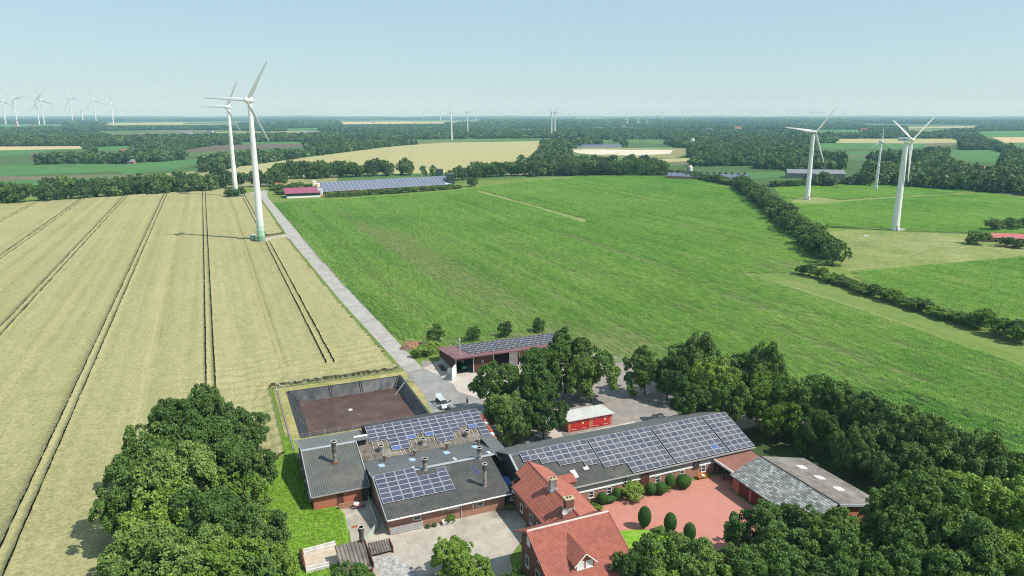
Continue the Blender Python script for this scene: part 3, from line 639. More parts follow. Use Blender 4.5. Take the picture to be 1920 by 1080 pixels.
# --- belt behind the long barn
BLT = 'trees of the belt between long barn and maize field'
for px, py, h, r, k, lab in [
 (1212, 660, 10, 3.8, 5, 'first tree of the belt, standing alone-ish by the yard drive'),
 (1255, 668, 10, 3.4, 3, 'slim dark tree second in the belt from the yard drive'),
 (1305, 630, 13, 4.6, 3, 'tall dark-headed tree of the belt behind the long barn'),
 (1345, 668, 12, 4.0, 2, 'yellow-green tree of the belt behind the long barn'),
 (1300, 715, 9.5, 3.6, 1, 'low tree of the belt above the solar roof\'s far end'),
 (1425, 648, 13, 4.6, 3, 'second tall dark-headed tree of the belt, against the maize'),
 (1440, 695, 11.5, 4.0, 2, 'yellowish tree of the belt behind the barn\'s end gable'),
 (1375, 720, 10, 3.6, 1, 'tree of the belt just behind the far end of solar roof'),
 (1500, 705, 12, 4.6, 0, 'broad tree of the belt over the grey slate barn'),
 (1570, 712, 12, 4.6, 1, 'tree of the belt above the bare trunk and lane'),
 (1470, 745, 9, 3.2, 2, 'small light tree of the belt right of the end gable'),
 (1610, 735, 11.5, 4.4, 0, 'tree of the belt bordering the maize behind the slate barn'),
 (1540, 765, 9.5, 3.0, 4, 'tree with a bare trunk showing against the pale lane'),
 (1665, 760, 12, 4.4, 3, 'dark tree of the belt above the slate barn\'s ridge'),
 (1720, 765, 12, 4.6, 0, 'tree of the belt curving down along the maize'),
 (1620, 800, 9.5, 3.6, 3, 'dark tree shading the fibre cement slope of the slate barn'),
 (1780, 795, 12, 4.6, 3, 'dark tree near the lower end of the belt'),
 (1700, 830, 9.5, 3.8, 3, 'tree pressed against the slate barn\'s shaded slope'),
 (1835, 815, 12, 4.4, 3, 'last big dark tree of the belt before the frame edge'),
 (1905, 850, 10, 3.8, 0, 'tree of the belt cut by the right frame edge')]:
    ptree(px, py, h, r, k, lab, BLT)
# --- front garden, lower right
FRT = 'trees in the front garden'
for px, py, h, r, k, lab in [
 (1745, 892, 13, 5.0, 5, 'largest light-topped tree in front of the slate barn'),
 (1690, 930, 11, 4.0, 0, 'tree beside the slate barn\'s red end wall'),
 (1850, 875, 12.5, 4.4, 2, 'yellow-green tree by the right frame edge'),
 (1905, 905, 12, 4.2, 2, 'bright tree cut by the right frame edge in the front garden'),
 (1800, 970, 12, 4.8, 5, 'dense tree low in the front garden\'s right part'),
 (1890, 985, 11.5, 4.4, 2, 'yellowish tree in the lower right corner'),
 (1720, 1010, 11, 4.6, 1, 'tree at the lower frame edge below the largest crown'),
 (1820, 1055, 10, 4.6, 0, 'tree cut by the lower frame edge near the corner'),
 (1430, 940, 9, 3.7, 3, 'dark yew-like tree at the courtyard\'s lower corner'),
 (1490, 948, 9, 3.4, 3, 'dark tree before the slate roof, next to the yew-like one'),
 (1570, 975, 10, 3.8, 5, 'green tree in front of the slate roof\'s lower end'),
 (1480, 1000, 9.5, 4.0, 0, 'round tree below the dark yew-like tree'),
 (1600, 1030, 10, 4.2, 1, 'tree at the lower frame edge below the slate barn'),
 (1400, 1025, 8.5, 3.6, 4, 'tree between the clipped ovals and the lower frame edge'),
 (1520, 1060, 9, 4.0, 0, 'tree cut by the lower frame edge under the courtyard'),
 (1250, 1000, 8.5, 3.2, 0, 'tree before the red house\'s right roof edge'),
 (1200, 1030, 8, 2.9, 1, 'tree covering the lower right corner of the red roof'),
 (1320, 1035, 8.5, 3.6, 5, 'light green tree in front of the clipped ovals'),
 (1270, 1065, 8, 3.4, 2, 'light tree cut by the lower frame edge right of the house'),
 (850, 1012, 6, 2.5, 2, 'knobbly pollarded garden tree on the concrete yard'),
 (885, 1050, 5, 2.4, 2, 'bushy garden tree in the yard cut by the lower frame edge'),
 (655, 1062, 5.5, 2.3, 0, 'small tree overlapping the ribbed shed roof'),
 (968, 1072, 4.0, 1.6, 1, 'small shrub-like tree at the foot of the red house')]:
    ptree(px, py, h, r, k, lab, FRT)
# --- rows of trees further out: (pixel path of the feet, count, height, radius, kinds, label, group)
def row(path, n, h, r, kinds, label, group, jitter=1.5, name='field_tree', cat='tree'):
    P = [gw(*q) for q in path]; L_ = [math.dist(P[i], P[i + 1]) for i in range(len(P) - 1)]; T = sum(L_)
    for i in range(n):
        s = T * (i + random.uniform(0.2, 0.8)) / n; j = 0
        while j < len(L_) - 1 and s > L_[j]: s -= L_[j]; j += 1
        f = s / L_[j]; x = P[j][0] + (P[j + 1][0] - P[j][0]) * f; y = P[j][1] + (P[j + 1][1] - P[j][1]) * f
        hh = random.uniform(*h); rr = random.uniform(*r)
        place_tree(name, x + random.gauss(0, jitter), y + random.gauss(0, jitter), hh, rr, kinds, random.randrange(9), label, group, cat)
row([(-20, 384), (120, 375), (270, 363), (345, 359)], 32, (11, 16), (5.5, 7.5), MID, 'broadleaf tree in the row along the far edge of the wheat', 'tree row beyond the wheat', 3)
row([(350, 356), (450, 352), (540, 346)], 11, (11, 16), (4.5, 6.5), MID, 'dark tree among those behind the far green-footed turbine', 'trees behind the far green-footed turbine', 4)
row([(510, 336), (620, 333), (700, 330), (775, 328)], 36, (11, 17), (5, 8), MID, 'dark tree in the row behind the long solar-roofed barn', 'tree row behind the solar-roofed barn', 4)
for px_ in (792, 808): row([(px_, 330), (px_ + 2, 330)], 1, (9, 11), (3.4, 4.2), MID, 'small lone tree standing behind the solar-roofed barn\'s far end, against tan grain', 'two lone trees behind the solar-roofed barn', 1)
row([(852, 340), (890, 336)], 5, (11, 14), (4.5, 5.5), MID, 'tree beside the dark green feed towers', 'trees by the green feed towers', 3)
row([(884, 350), (888, 352)], 1, (8, 9), (4.0, 4.4), MID, 'rounded dark tree alone at the corner of the maize beside the barn', None, 0.5)
row([(888, 332), (1010, 329), (1130, 328), (1245, 328)], 52, (10, 16), (5, 8), MID, 'dark tree in the row closing the maize field\'s far end', 'tree row at the far end of the maize', 3)
row([(985, 317), (1100, 315), (1240, 318)], 26, (11, 16), (6, 8), MID, 'tree in the second line behind the maize field\'s far end', 'second tree line behind the maize', 8)
row([(1245, 330), (1320, 338), (1385, 350)], 24, (5, 7.5), (4.5, 6.5), MID, 'low rounded tree in the hedge before the vented barn', 'hedge before the vented barn', 2)
row([(1390, 352), (1420, 375), (1455, 405), (1490, 435), (1525, 465), (1548, 487)], 58, (7, 10.5), (4.6, 6.6), MID, 'dark tree in the thick hedge between maize and pasture', 'thick hedge between maize and pasture', 2)
row([(1556, 492), (1560, 496)], 1, (10.5, 11), (5.2, 5.4), MID, 'largest tree, ending the thick hedge at the pasture corner', None, 0.3)
row([(1505, 514), (1580, 535), (1660, 562), (1740, 588), (1800, 606)], 26, (2.2, 4.2), (2.0, 3.4), SHR, 'low dark shrub in the field hedge along the pale margin', 'shrubs of the field hedge', 0.8, 'hedge_shrub', 'shrub')
row([(1800, 606), (1850, 620), (1925, 645)], 8, (3.5, 6), (2.2, 3.2), SHR, 'taller ragged shrub near the frame edge in the field hedge', 'tall shrubs of the field hedge', 0.8, 'hedge_shrub', 'shrub')
row([(1450, 350), (1530, 346), (1620, 343), (1710, 344)], 34, (4, 5.8), (4.5, 6.5), MID, 'rounded grey-green bush behind the turbines\' maize field', 'bushes behind the turbine field', 3)
row([(1715, 345), (1790, 353), (1890, 360), (1960, 365)], 17, (9, 14), (5, 7), MID, 'dark tree along the right end of the turbine field', 'trees at the right end of the turbine field', 4)
for px, py, h, r, lab in [(1832, 458, 6.5, 5.2, 'round grey-green bush at the pasture\'s edge beside the red roof'), (1888, 462, 4.5, 4.5, 'green bush in front of the red low roof'), (1912, 466, 4.2, 3.4, 'small dark bush right before the frame edge by the red roof'), (1862, 432, 6, 4.5, 'bush behind the red roof\'s left end'), (1895, 430, 6, 4.8, 'bush behind the red roof'), (1925, 428, 6, 4.8, 'bush behind the red roof at the frame edge')]:
    x, y = gw(px, py); place_tree('garden_bush', x, y, h, r, MID, random.randrange(4), lab, 'bushes round the red low roof', 'bush')
for px, py, h, r, lab in [(793, 668, 2.6, 2.3, 'large light green bush beside the hall\'s left end'), (808, 662, 2.8, 2.0, 'second light green bush beside the hall, next to road'), (816, 650, 6.0, 2.2, 'small loose tree at the hall\'s left rear corner'), (888, 640, 4.4, 2.0, 'dark small tree behind the hall roof, first of three'), (948, 632, 4.6, 1.9, 'dark small tree behind the hall roof, second of three'), (1010, 622, 4.0, 1.8, 'dark small tree behind the hall roof, third of three')]:
    x, y = gw(px, py); place_tree('garden_bush', x, y, h, r, SHR if h < 4 else MID, 1, lab, None, 'bush' if h < 4 else 'tree')
# orchard strip in front of / left of the solar-roofed barn
row([(515, 358), (560, 352), (610, 350)], 9, (3, 4.5), (4, 5), SHR, 'light green bush in the patch left of the maroon-roofed barn', 'bushes left of the maroon-roofed barn', 4, 'orchard_bush', 'bush')
row([(520, 366), (530, 364)], 3, (3, 4), (3, 4), SHR, 'light green bush at the roadside next to the maroon-roofed barn', 'roadside bushes by the maroon-roofed barn', 2, 'orchard_bush', 'bush')
row([(612, 370), (700, 365), (790, 359), (862, 353.5)], 44, (2.8, 4.0), (2.6, 3.4), SHR, 'light green shrub in the hedge along the solar-roofed barn', 'hedge along the solar-roofed barn', 0.8, 'hedge_shrub', 'shrub')
row([(430, 372), (450, 366)], 4, (5, 8), (3, 4), MID, 'light green tree at the foot of the far green-footed turbine', 'trees at the far green-footed turbine', 2)
# ------------------------------------------------------------------ distant woods (one mass)
FARM = []
for k, mt in enumerate([M_FAR, M_FAR, M_LEAFD, M_FAR]):
    FARM.append(crown('wood_crown', 400 + k, 380, 0.19, mt, 12, 1.0, (0.3, 0.5), -0.75, 0.1, 0.8, sub=0)[0])
CLMP = []
for k in range(3):
    CLMP.append(crown('wood_clump', 450 + k, 160, 0.24, M_FAR, 14, 0.55, (0.25, 0.42), -0.4, 0.1, 0.8, sub=0)[0])
def wood_points(d0, d1, sp, dens, gap=None):
    X = np.arange(-d1 * 0.80, d1 * 0.80, sp); Y = np.arange(d0 * 0.7, d1, sp)
    X, Y = np.meshgrid(X, Y); X = X.ravel() + rng.uniform(-.5, .5, X.size) * sp; Y = Y.ravel() + rng.uniform(-.5, .5, Y.size) * sp
    k = (Y >= d0) & (Y < d1) & (np.abs(X) < 0.79 * Y + 40) & (rng.uniform(size=X.size) < dens)
    X, Y = X[k], Y[k]
    k = ~inpoly(X, Y, FARMP)
    for hh_ in (0.0, 5.0, 10.0, 14.0):
        q_ = CAM_H / (CAM_H - hh_)
        for P in FARP: k &= ~inpoly(X * q_, Y * q_, P)
    if gap is not None: k &= gap(X, Y)
    return X[k], Y[k]
GAPPX = [[(-60, 333), (215, 322), (237, 328), (338, 316), (395, 326), (445, 345), (260, 356), (0, 372), (-60, 380)],
         [(530, 330), (860, 326), (890, 330), (890, 345), (530, 346)],
         [(1245, 318), (1480, 318), (1480, 345), (1390, 343), (1260, 332)],
         [(1470, 322), (1625, 318), (1625, 346), (1470, 346)],
         [(640, 281), (740, 273), (830, 266), (840, 262), (700, 262), (640, 272)]]
GAPS = [[gw(*q) for q in P] for P in GAPPX[:4]]
def vn(X, Y, s, seed):
    return np.sin(X / s * 1.7 + 2.1 * np.sin(Y / s * 0.9 + seed) + seed) + np.sin(Y / s * 2.3 + 1.7 * np.sin(X / s * 1.1 + seed * 2)) + 0.6 * np.sin((X - Y) / s * 3.1 + seed)
def gap1(X, Y):
    k = np.ones(len(X), bool)
    for P in GAPS: k &= ~inpoly(X, Y, P)
    return k & ((vn(X, Y, 160, 1.0) > -1.5) | (Y > 1400))
def gap2(X, Y): return vn(X, Y, 560, 2.0) > -0.35
def gap3(X, Y): return vn(X, Y, 1500, 5.0) > -0.3
for d0, d1, sp, dens, gp, protos, hh, rr, lab in [
 (480, 1500, 8.0, 0.75, gap1, FARM, (8, 14), (4.6, 7.2), 'broken woods and copses beyond the nearer fields'),
 (1500, 4000, 13.0, 0.85, gap2, FARM, (7, 15), (6, 11), 'dark green woodland in the middle distance'),
 (4000, 12300, 30.0, 0.85, gap3, CLMP, (13, 20), (20, 30), 'bluish far woodland below the horizon')]:
    X, Y = wood_points(d0, d1, sp, dens, gp); n = len(X)
    H_ = rng.uniform(*hh, n); R_ = rng.uniform(*rr, n)
    rv = H_ * (0.56 if protos is FARM else 0.9)
    Z = H_ - rv * (0.95 if protos is FARM else 0.55)
    scatter('distant_woodland', np.stack([X, Y, Z], -1), rng.uniform(0, 6.28, n), np.stack([R_, R_, rv], -1), rng.integers(0, len(protos), n), protos, lab, 'woodland')
    print('woods', n)
# low wooded rise on the horizon
m = MB(); N_ = 60; prev = None
vs = []; 
for i in range(N_ + 1):
    x = -11300 + 22600 * i / N_
    hz = 38 + 7 * math.sin(i * 0.7) + 5 * math.sin(i * 1.9 + 1) + (10 if i < 6 else 0) + (10 if i > 55 else 0)
    vs += [(x, 11900, -1), (x, 12900, hz), (x, 13400, -1)]
m.add(vs, [(3 * i, 3 * i + 3, 3 * i + 4, 3 * i + 1) for i in range(N_)] + [(3 * i + 1, 3 * i + 4, 3 * i + 5, 3 * i + 2) for i in range(N_)])
o = m.build('hills', M_WOODG); o['kind'] = 'structure'
# ------------------------------------------------------------------ haze
m = MB(); m.box(-11800, 11800, -3300, 13900, -4, 262)
t = NT('haze_air'); vol = t.n('VolumePrincipled'); t.t.nodes.remove(t.b)
vol.inputs['Color'].default_value = (0.40, 0.74, 1.0, 1); vol.inputs['Absorption Color'].default_value = (1, 1, 1, 1); vol.inputs['Density'].default_value = 0.000095; vol.inputs['Anisotropy'].default_value = 0.0
t.l(vol.outputs[0], t.out.inputs['Volume'])
HZ = m.build('haze', t.m); tag(HZ, 'thin summer haze over the whole landscape', 'haze', kind='stuff')
# ================================================================== FARM BUILDINGS
M_DARKR = plain('dark_corrugated_sheet', (0.072, 0.072, 0.068), 0.75, 0.3, 0.18, 0.6, dirt=((0.16, 0.15, 0.13), 0.35))
M_GREYR = plain('grey_corrugated_sheet', (0.105, 0.105, 0.098), 0.75, 0.3, 0.14, 0.6, dirt=((0.20, 0.19, 0.16), 0.35))
M_OLDR = plain('weathered_fibre_cement', (0.150, 0.132, 0.108), 0.9, 0.15, 0.35, 0.7, dirt=((0.36, 0.33, 0.28), 0.55))
M_NEWR = plain('smooth_dark_sheet', (0.115, 0.122, 0.122), 0.7, 0.3, 0.10, 0.4, dirt=((0.19, 0.19, 0.18), 0.3))
M_FLASH = plain('zinc_flashing', (0.30, 0.33, 0.35), 0.5, 0.4, 0.10, 1.0)
M_WHITE = plain('white_paint', (0.78, 0.77, 0.74), 0.55, 0.4, 0.05, 1.5)
M_OFFW = plain('weathered_white', (0.62, 0.60, 0.56), 0.7, 0.3, 0.12, 1.5, dirt=((0.4, 0.37, 0.32), 0.5))
def brick(name, c0, c1, mort):
    t = NT(name); g = t.n('NewGeometry'); mp = t.mapped(g.outputs['Position'], (1, 1, 1), -TH)
    s = t.n('SeparateXYZ'); t.l(mp, s.inputs[0]); cx = t.n('CombineXYZ')
    t.l(t.math('ADD', s.outputs[0], s.outputs[1]), cx.inputs[0]); t.l(s.outputs[2], cx.inputs[1])
    b = t.n('TexBrick'); t.l(cx.outputs[0], b.inputs[0]); b.inputs['Scale'].default_value = 4.2; b.inputs['Mortar Size'].default_value = 0.025
    b.inputs['Color1'].default_value = (*c0, 1); b.inputs['Color2'].default_value = (*c1, 1); b.inputs['Mortar'].default_value = (*mort, 1)
    c = t.mix(t.math('MULTIPLY', t.noise(g.outputs['Position'], 0.9, 4), 0.5), b.outputs[0], tuple(x * 0.75 for x in c0))
    t.bump(b.outputs[1], -0.25, 0.02); return t.fin(c, 0.9, 0.15)
M_BRICKR = brick('bright_red_brick', (0.46, 0.125, 0.065), (0.54, 0.175, 0.10), (0.42, 0.27, 0.2))
M_BRICKF = brick('brown_red_brick', (0.33, 0.155, 0.105), (0.42, 0.215, 0.155), (0.38, 0.28, 0.22))
M_BRICKH = brick('dark_house_brick', (0.19, 0.075, 0.055), (0.25, 0.10, 0.075), (0.22, 0.16, 0.13))
M_DARKW = plain('dark_sheet_wall', (0.045, 0.048, 0.05), 0.7, 0.3, 0.1, 1)
M_GLASS = plain('dark_glass', (0.03, 0.035, 0.04), 0.08, 0.6, 0.05, 1)
M_WGLASS = plain('white_blind', (0.72, 0.74, 0.76), 0.35, 0.5, 0.04, 1)
M_WOOD = plain('stained_timber', (0.12, 0.05, 0.034), 0.8, 0.2, 0.2, 3)
M_STACK = plain('cement_vent_pipe', (0.30, 0.28, 0.25), 0.9, 0.2, 0.28, 2.0, dirt=((0.14, 0.12, 0.10), 0.7))
M_STACKD = plain('dark_vent_pipe', (0.10, 0.085, 0.075), 0.8, 0.2, 0.25, 2.0)
M_BLUEPC = plain('blue_translucent_sheet', (0.40, 0.55, 0.80), 0.35, 0.4, 0.06, 1)
M_BLUED = plain('blue_plastic_sheet', (0.05, 0.10, 0.36), 0.4, 0.4, 0.08, 1)
M_GREYCL = plain('grey_cladding', (0.30, 0.305, 0.295), 0.8, 0.2, 0.08, 1)
M_METAL = plain('galvanised', (0.45, 0.46, 0.46), 0.45, 0.5, 0.08, 2, metal=0.3)
M_BLACK = plain('black_interior', (0.02, 0.02, 0.02), 0.9, 0.1)
def cellmat(name, c0, c1):
    t = NT(name); oi = t.n('ObjectInfo'); c = t.ramp(oi.outputs['Random'], [(0.0, c0), (1.0, c1)])
    co = t.n('TexCoord').outputs['Object']
    br = t.n('TexBrick'); br.offset = 0.0; br.squash = 1.0; t.l(co, br.inputs['Vector']); br.inputs['Scale'].default_value = 1.0
    br.inputs['Brick Width'].default_value = 0.16; br.inputs['Row Height'].default_value = 0.16; br.inputs['Mortar Size'].default_value = 0.006
    t.l(c, br.inputs['Color1']); t.l(c, br.inputs['Color2']); br.inputs['Mortar'].default_value = (0.14, 0.15, 0.19, 1)
    return t.fin(br.outputs[0], 0.22, 0.5)
M_CELL = cellmat('solar_cells_blue', (0.048, 0.050, 0.082), (0.074, 0.076, 0.112))
M_CELLG = cellmat('solar_cells_grey_blue', (0.058, 0.060, 0.084), (0.105, 0.105, 0.118))
M_CELLB = cellmat('solar_cells_bright_blue', (0.08, 0.12, 0.30), (0.08, 0.13, 0.34))
M_CELLK = cellmat('solar_cells_black', (0.022, 0.024, 0.040), (0.035, 0.036, 0.055)); M_CELLK.node_tree.nodes['Principled BSDF'].inputs['Roughness'].default_value = 0.5; M_CELLK.node_tree.nodes['Principled BSDF'].inputs['Specular IOR Level'].default_value = 0.15
M_ALU = plain('panel_frame_aluminium', (0.66, 0.66, 0.68), 0.4, 0.5, 0.04, 1)
def corr(mb, c0, c1, p0, p1, per=0.36, amp=0.045, th=0.09, axis='a', m=0):
    """corrugated sheet: runs along `axis` from c0 to c1, slopes from p0=(h,z) to p1=(h,z)"""
    n = max(1, round((c1 - c0) / per)) * 4; pr = [0, 1, 1, 0]
    mk = (lambda c, h, z: (c, h, z)) if axis == 'a' else (lambda c, h, z: (h, c, z))
    V = []
    for i in range(n + 1):
        c = c0 + (c1 - c0) * i / n; d = amp * pr[i % 4]
        V += [mk(c, p0[0], p0[1] + d), mk(c, p1[0], p1[1] + d), mk(c, p0[0], p0[1] - th), mk(c, p1[0], p1[1] - th)]
    fs = []
    for i in range(n):
        o = 4 * i; q = o + 4
        fs += [(o, q, q + 1, o + 1), (o + 2, o + 3, q + 3, q + 2), (o, o + 2, q + 2, q), (o + 1, q + 1, q + 3, o + 3)]
    fs += [(0, 1, 3, 2), (4 * n, 4 * n + 2, 4 * n + 3, 4 * n + 1)]
    return mb.add(V, fs, m)
def tiles(mb, c0, c1, p0, p1, per=0.30, amp=0.06, course=0.36, th=0.1, axis='a', m=0, clip=None):
    """pantile roof: p0 eave, p1 ridge (h,z); rolls along the slope, a lap at each course"""
    L_ = math.dist(p0, p1); nc = max(2, round(L_ / course)); n = max(1, round((c1 - c0) / per)) * 4
    mk = (lambda c, h, z: (c, h, z)) if axis == 'a' else (lambda c, h, z: (h, c, z))
    pr = [0.0, 0.85, 1.0, 0.35]; V = []; rows = []
    for j in range(nc):
        for f, lift in ((j / nc, 0.035), ((j + 1) / nc, 0.0)):
            h = p0[0] + (p1[0] - p0[0]) * f; z = p0[1] + (p1[1] - p0[1]) * f
            rows.append((h, z + lift))
    for h, z in rows:
        for i in range(n + 1): V.append(mk(c0 + (c1 - c0) * i / n, h, z + amp * pr[i % 4]))
    k = n + 1
    fs = [(r_ * k + i, r_ * k + i + 1, (r_ + 1) * k + i + 1, (r_ + 1) * k + i) for r_ in range(len(rows) - 1) for i in range(n)]
    mb.add(V, fs, m)
    lo = [mk(c0, p0[0], p0[1] - th), mk(c1, p0[0], p0[1] - th), mk(c1, p1[0], p1[1] - th), mk(c0, p1[0], p1[1] - th)]
    hi = [mk(c0, p0[0], p0[1]), mk(c1, p0[0], p0[1]), mk(c1, p1[0], p1[1]), mk(c0, p1[0], p1[1])]
    return mb.hexa(lo, hi, m)
PANEL = {}
def panel_mesh(w, h, cell):
    key = (w, h, cell.name)
    if key not in PANEL:
        mb = MB(); t_ = 0.05
        mb.box(-w / 2, w / 2, -h / 2, h / 2, 0, t_, 0)
        f = 0.035
        mb.add([(-w / 2 + f, -h / 2 + f, t_ + 0.003), (w / 2 - f, -h / 2 + f, t_ + 0.003), (w / 2 - f, h / 2 - f, t_ + 0.003), (-w / 2 + f, h / 2 - f, t_ + 0.003)], [(0, 1, 2, 3)], 1)
        me = bpy.data.meshes.new('solar_panel'); me.from_pydata(mb.v, [], mb.f); me.materials.append(M_ALU); me.materials.append(cell)
        me.polygons.foreach_set('material_index', mb.m); me.update(); PANEL[key] = me
    return PANEL[key]
def solar(T, cols, rows_of, a0, cw, top, alpha, rh, cell, lift=0.17, gap=0.07, bright=(), parent=None):
    """panels on a slope: column c, row r counted from the top edge point top=(b,z)"""
    ca, sa = math.cos(alpha), math.sin(alpha)
    for c in range(cols):
        for r_ in rows_of(c):
            d = (r_ + 0.5) * rh; b = top[0] - d * ca; z = top[1] - d * sa
            me = panel_mesh(round(cw - gap, 3), round(rh - gap, 3), M_CELLB if (c, r_) in bright else cell)
            o = link('solar_panel', me, parent or T.o)
            o.location = (a0 + (c + 0.5) * cw - T.org[0], b - sa * lift - T.org[1], z + ca * lift); o.rotation_euler = (alpha, 0, 0)
def wall_s(mb, a0, a1, b, z0, z1, th=0.25, m=0): return mb.box(a0, a1, b, b + th, z0, z1, m)
def window(T, axis, c, pos, z0, w, h, parent=None, mull=(1, 0), fr=M_WHITE, gl_=M_GLASS, name='window', sgn=-1, ft=0.09):
    """window on a wall facing -b ('S') or -a ('W'); frame proud of the wall, pane set in it"""
    def bx(mb, c0, c1, z0_, z1_, d0, d1, m=0):
        lo, hi = sorted((pos + sgn * d0, pos + sgn * d1))
        return mb.box(c0, c1, lo, hi, z0_, z1_, m) if axis == 'S' else mb.box(lo, hi, c0, c1, z0_, z1_, m)
    mb = MB(); l, r_, b_, t_ = c - w / 2, c + w / 2, z0, z0 + h
    bx(mb, l, r_, b_, b_ + ft, -0.02, 0.07); bx(mb, l, r_, t_ - ft, t_, -0.02, 0.07)
    bx(mb, l, l + ft, b_ + ft, t_ - ft, -0.02, 0.065); bx(mb, r_ - ft, r_, b_ + ft, t_ - ft, -0.02, 0.065)
    for i in range(mull[0]):
        x = b_ + h * (i + 1) / (mull[0] + 1); bx(mb, l + ft, r_ - ft, x - ft / 2.4, x + ft / 2.4, -0.02, 0.06)
    for i in range(mull[1]):
        x = l + w * (i + 1) / (mull[1] + 1); bx(mb, x - ft / 2.4, x + ft / 2.4, b_ + ft, t_ - ft, -0.02, 0.055)
    wo = T.part(name, mb, fr, parent)
    mb = MB(); bx(mb, l + ft, r_ - ft, b_ + ft, t_ - ft, -0.02, 0.03); T.part('pane', mb, gl_, wo)
    mb = MB(); bx(mb, l - 0.06, r_ + 0.06, b_ - 0.08, b_ - 0.004, -0.02, 0.14); T.part('sill', mb, M_OFFW, wo)
    return wo
def onroof(px, py, fz):
    z = 4.0
    for _ in range(8): a, b = gl(px, py, z); z = fz(b)
    return a, b, z
def stack(T, name, a, b, z, h, r=0.22, cowl=True, flange=0.32, mat=None, top=0.30):
    mb = MB(); pr = [(r * 1.25, z - 0.3), (r * 1.25, z + 0.1), (r, z + 0.14), (r * 0.97, z + h * 0.33), (r * 1.1, z + h * 0.34), (r * 1.1, z + h * 0.37), (r * 0.97, z + h * 0.38), (r * 0.97, z + h * 0.72)]
    mb.lathe(pr, a, b, 14)
    p_ = T.part(name, mb, mat or M_STACK, smooth=False)
    mb = MB(); mb.lathe([(r * 0.98, z + h * 0.70), (r * 1.28, z + h * 0.72), (r * 1.28, z + h * 0.86), (top, z + h), (top * 0.88, z + h), (r * 0.8, z + h * 0.80)], a, b, 14)
    T.part('cowl', mb, [M_STACKD if mat is None else mat, M_STACK], p_)
    mb = MB(); mb.lathe([(top + 0.02, z + h * 0.965), (top + 0.03, z + h + 0.02), (top * 0.86, z + h + 0.02), (top * 0.86, z + h * 0.965)], a, b, 14); T.part('rim', mb, M_OFFW, p_)
    return p_
# ------------------------------------------------------------------ F: front pig house
fF = lambda b: (2.7 + (b + 0.6) * 2.3 / 9.1) if b < 8.5 else 5.0 - (b - 8.5) * 1.9 / 9.3
F = Thing('livestock_barn', 'brick livestock barn with dark corrugated roof and forty-odd blue solar panels facing the yard', 'barn', 9, 8)
mb = MB(); wall_s(mb, 0, 18.4, 0, 0, 2.72); mb.ext([(0.25, 0), (17.6, 0), (17.6, 3.0), (8.5, 4.9), (0.25, 2.7)], 'a', 0.0, 0.25); mb.ext([(0.25, 0), (17.6, 0), (17.6, 3.0), (8.5, 4.9), (0.25, 2.7)], 'a', 18.15, 18.4)
F.part('wall', mb, M_BRICKF)
rf = MB(); corr(rf, -0.3, 19.3, (-0.6, 2.7), (8.5, 5.0), 0.36, 0.05); RF = F.part('roof', rf, M_DARKR); RF['label'] = 'dark corrugated front slope'
rn = MB(); corr(rn, -0.3, 20.6, (17.8, 3.1), (8.5, 5.0), 0.72, 0.03); F.part('roof', rn, M_NEWR)['label'] = 'smoother dark rear slope with skylights'
mb = MB(); mb.ext([(8.2, 5.0), (8.5, 5.12), (8.95, 4.99), (8.5, 5.02)], 'a', -0.3, 20.0); F.part('ridge_cap', mb, M_FLASH)
mb = MB(); mb.ext([(-0.8, 2.6), (-0.62, 2.6), (-0.62, 2.74), (-0.8, 2.74)], 'a', -0.3, 19.3); F.part('gutter', mb, M_WHITE)
mb = MB(); mb.hexa([(-0.42, -0.6, 2.6), (-0.30, -0.6, 2.6), (-0.30, 8.5, 4.9), (-0.42, 8.5, 4.9)], [(-0.42, -0.6, 2.80), (-0.30, -0.6, 2.80), (-0.30, 8.5, 5.10), (-0.42, 8.5, 5.10)])
mb.hexa([(-0.42, 8.5, 4.9), (-0.30, 8.5, 4.9), (-0.30, 11.4, 4.3), (-0.42, 11.4, 4.3)], [(-0.42, 8.5, 5.1), (-0.30, 8.5, 5.1), (-0.30, 11.4, 4.5), (-0.42, 11.4, 4.5)]); F.part('verge_trim', mb, M_FLASH)
alF = math.atan2(2.3, 9.1)
solar(F, 7, lambda c: range(0, 6) if c < 4 else (range(2, 6) if c < 6 else range(1, 6)), -0.15, 1.62, (8.75, 5.06), alF, 1.07, M_CELL)
for c_ in (4.3, 14.3): window(F, 'S', c_, 0.0, 1.45, 1.25, 0.62, mull=(0, 0))
mb = MB(); mb.box(8.0, 11.0, -0.05, 0.0, 1.95, 2.55); F.part('pale_panel', mb, M_OFFW)
mb = MB(); mb.box(9.0, 10.9, -0.35, -0.05, 1.98, 2.5); F.part('awning_box', mb, M_OFFW)
mb = MB(); mb.tube((11.25, -0.12, 0.05), (11.25, -0.12, 2.66), 0.06, 0.06, 8); F.part('downpipe', mb, M_OFFW)
mb = MB(); mb.box(0.7, 2.6, -0.16, -0.02, 2.28, 2.40); F.part('lamp_rail', mb, M_WHITE)
mb = MB(); mb.box(13.0, 13.15, -0.3, -0.02, 1.5, 2.1); F.part('wall_lamp', mb, M_OFFW)
for px, py, h in [(797, 881, 2.0), (899, 860, 2.0)]: a, b, z = onroof(px, py, fF); stack(F, 'vent_stack', a, b, z, h, 0.33, top=0.45)
a, b, z = onroof(909, 912, fF); stack(F, 'vent_stack', a, b, z, 3.9, 0.28, top=0.40)
alN = math.atan2(-1.9, 9.3)
def flatpatch(T, name, a, b, fz, w, l, mat, lift=0.06):
    mb = MB(); z0, z1 = fz(b - l / 2), fz(b + l / 2)
    q = [(a - w / 2, b - l / 2, z0), (a + w / 2, b - l / 2, z0), (a + w / 2, b + l / 2, z1), (a - w / 2, b + l / 2, z1)]
    mb.hexa([(x, y, z + lift - 0.05) for x, y, z in q], [(x, y, z + lift) for x, y, z in q]); return T.part(name, mb, mat)
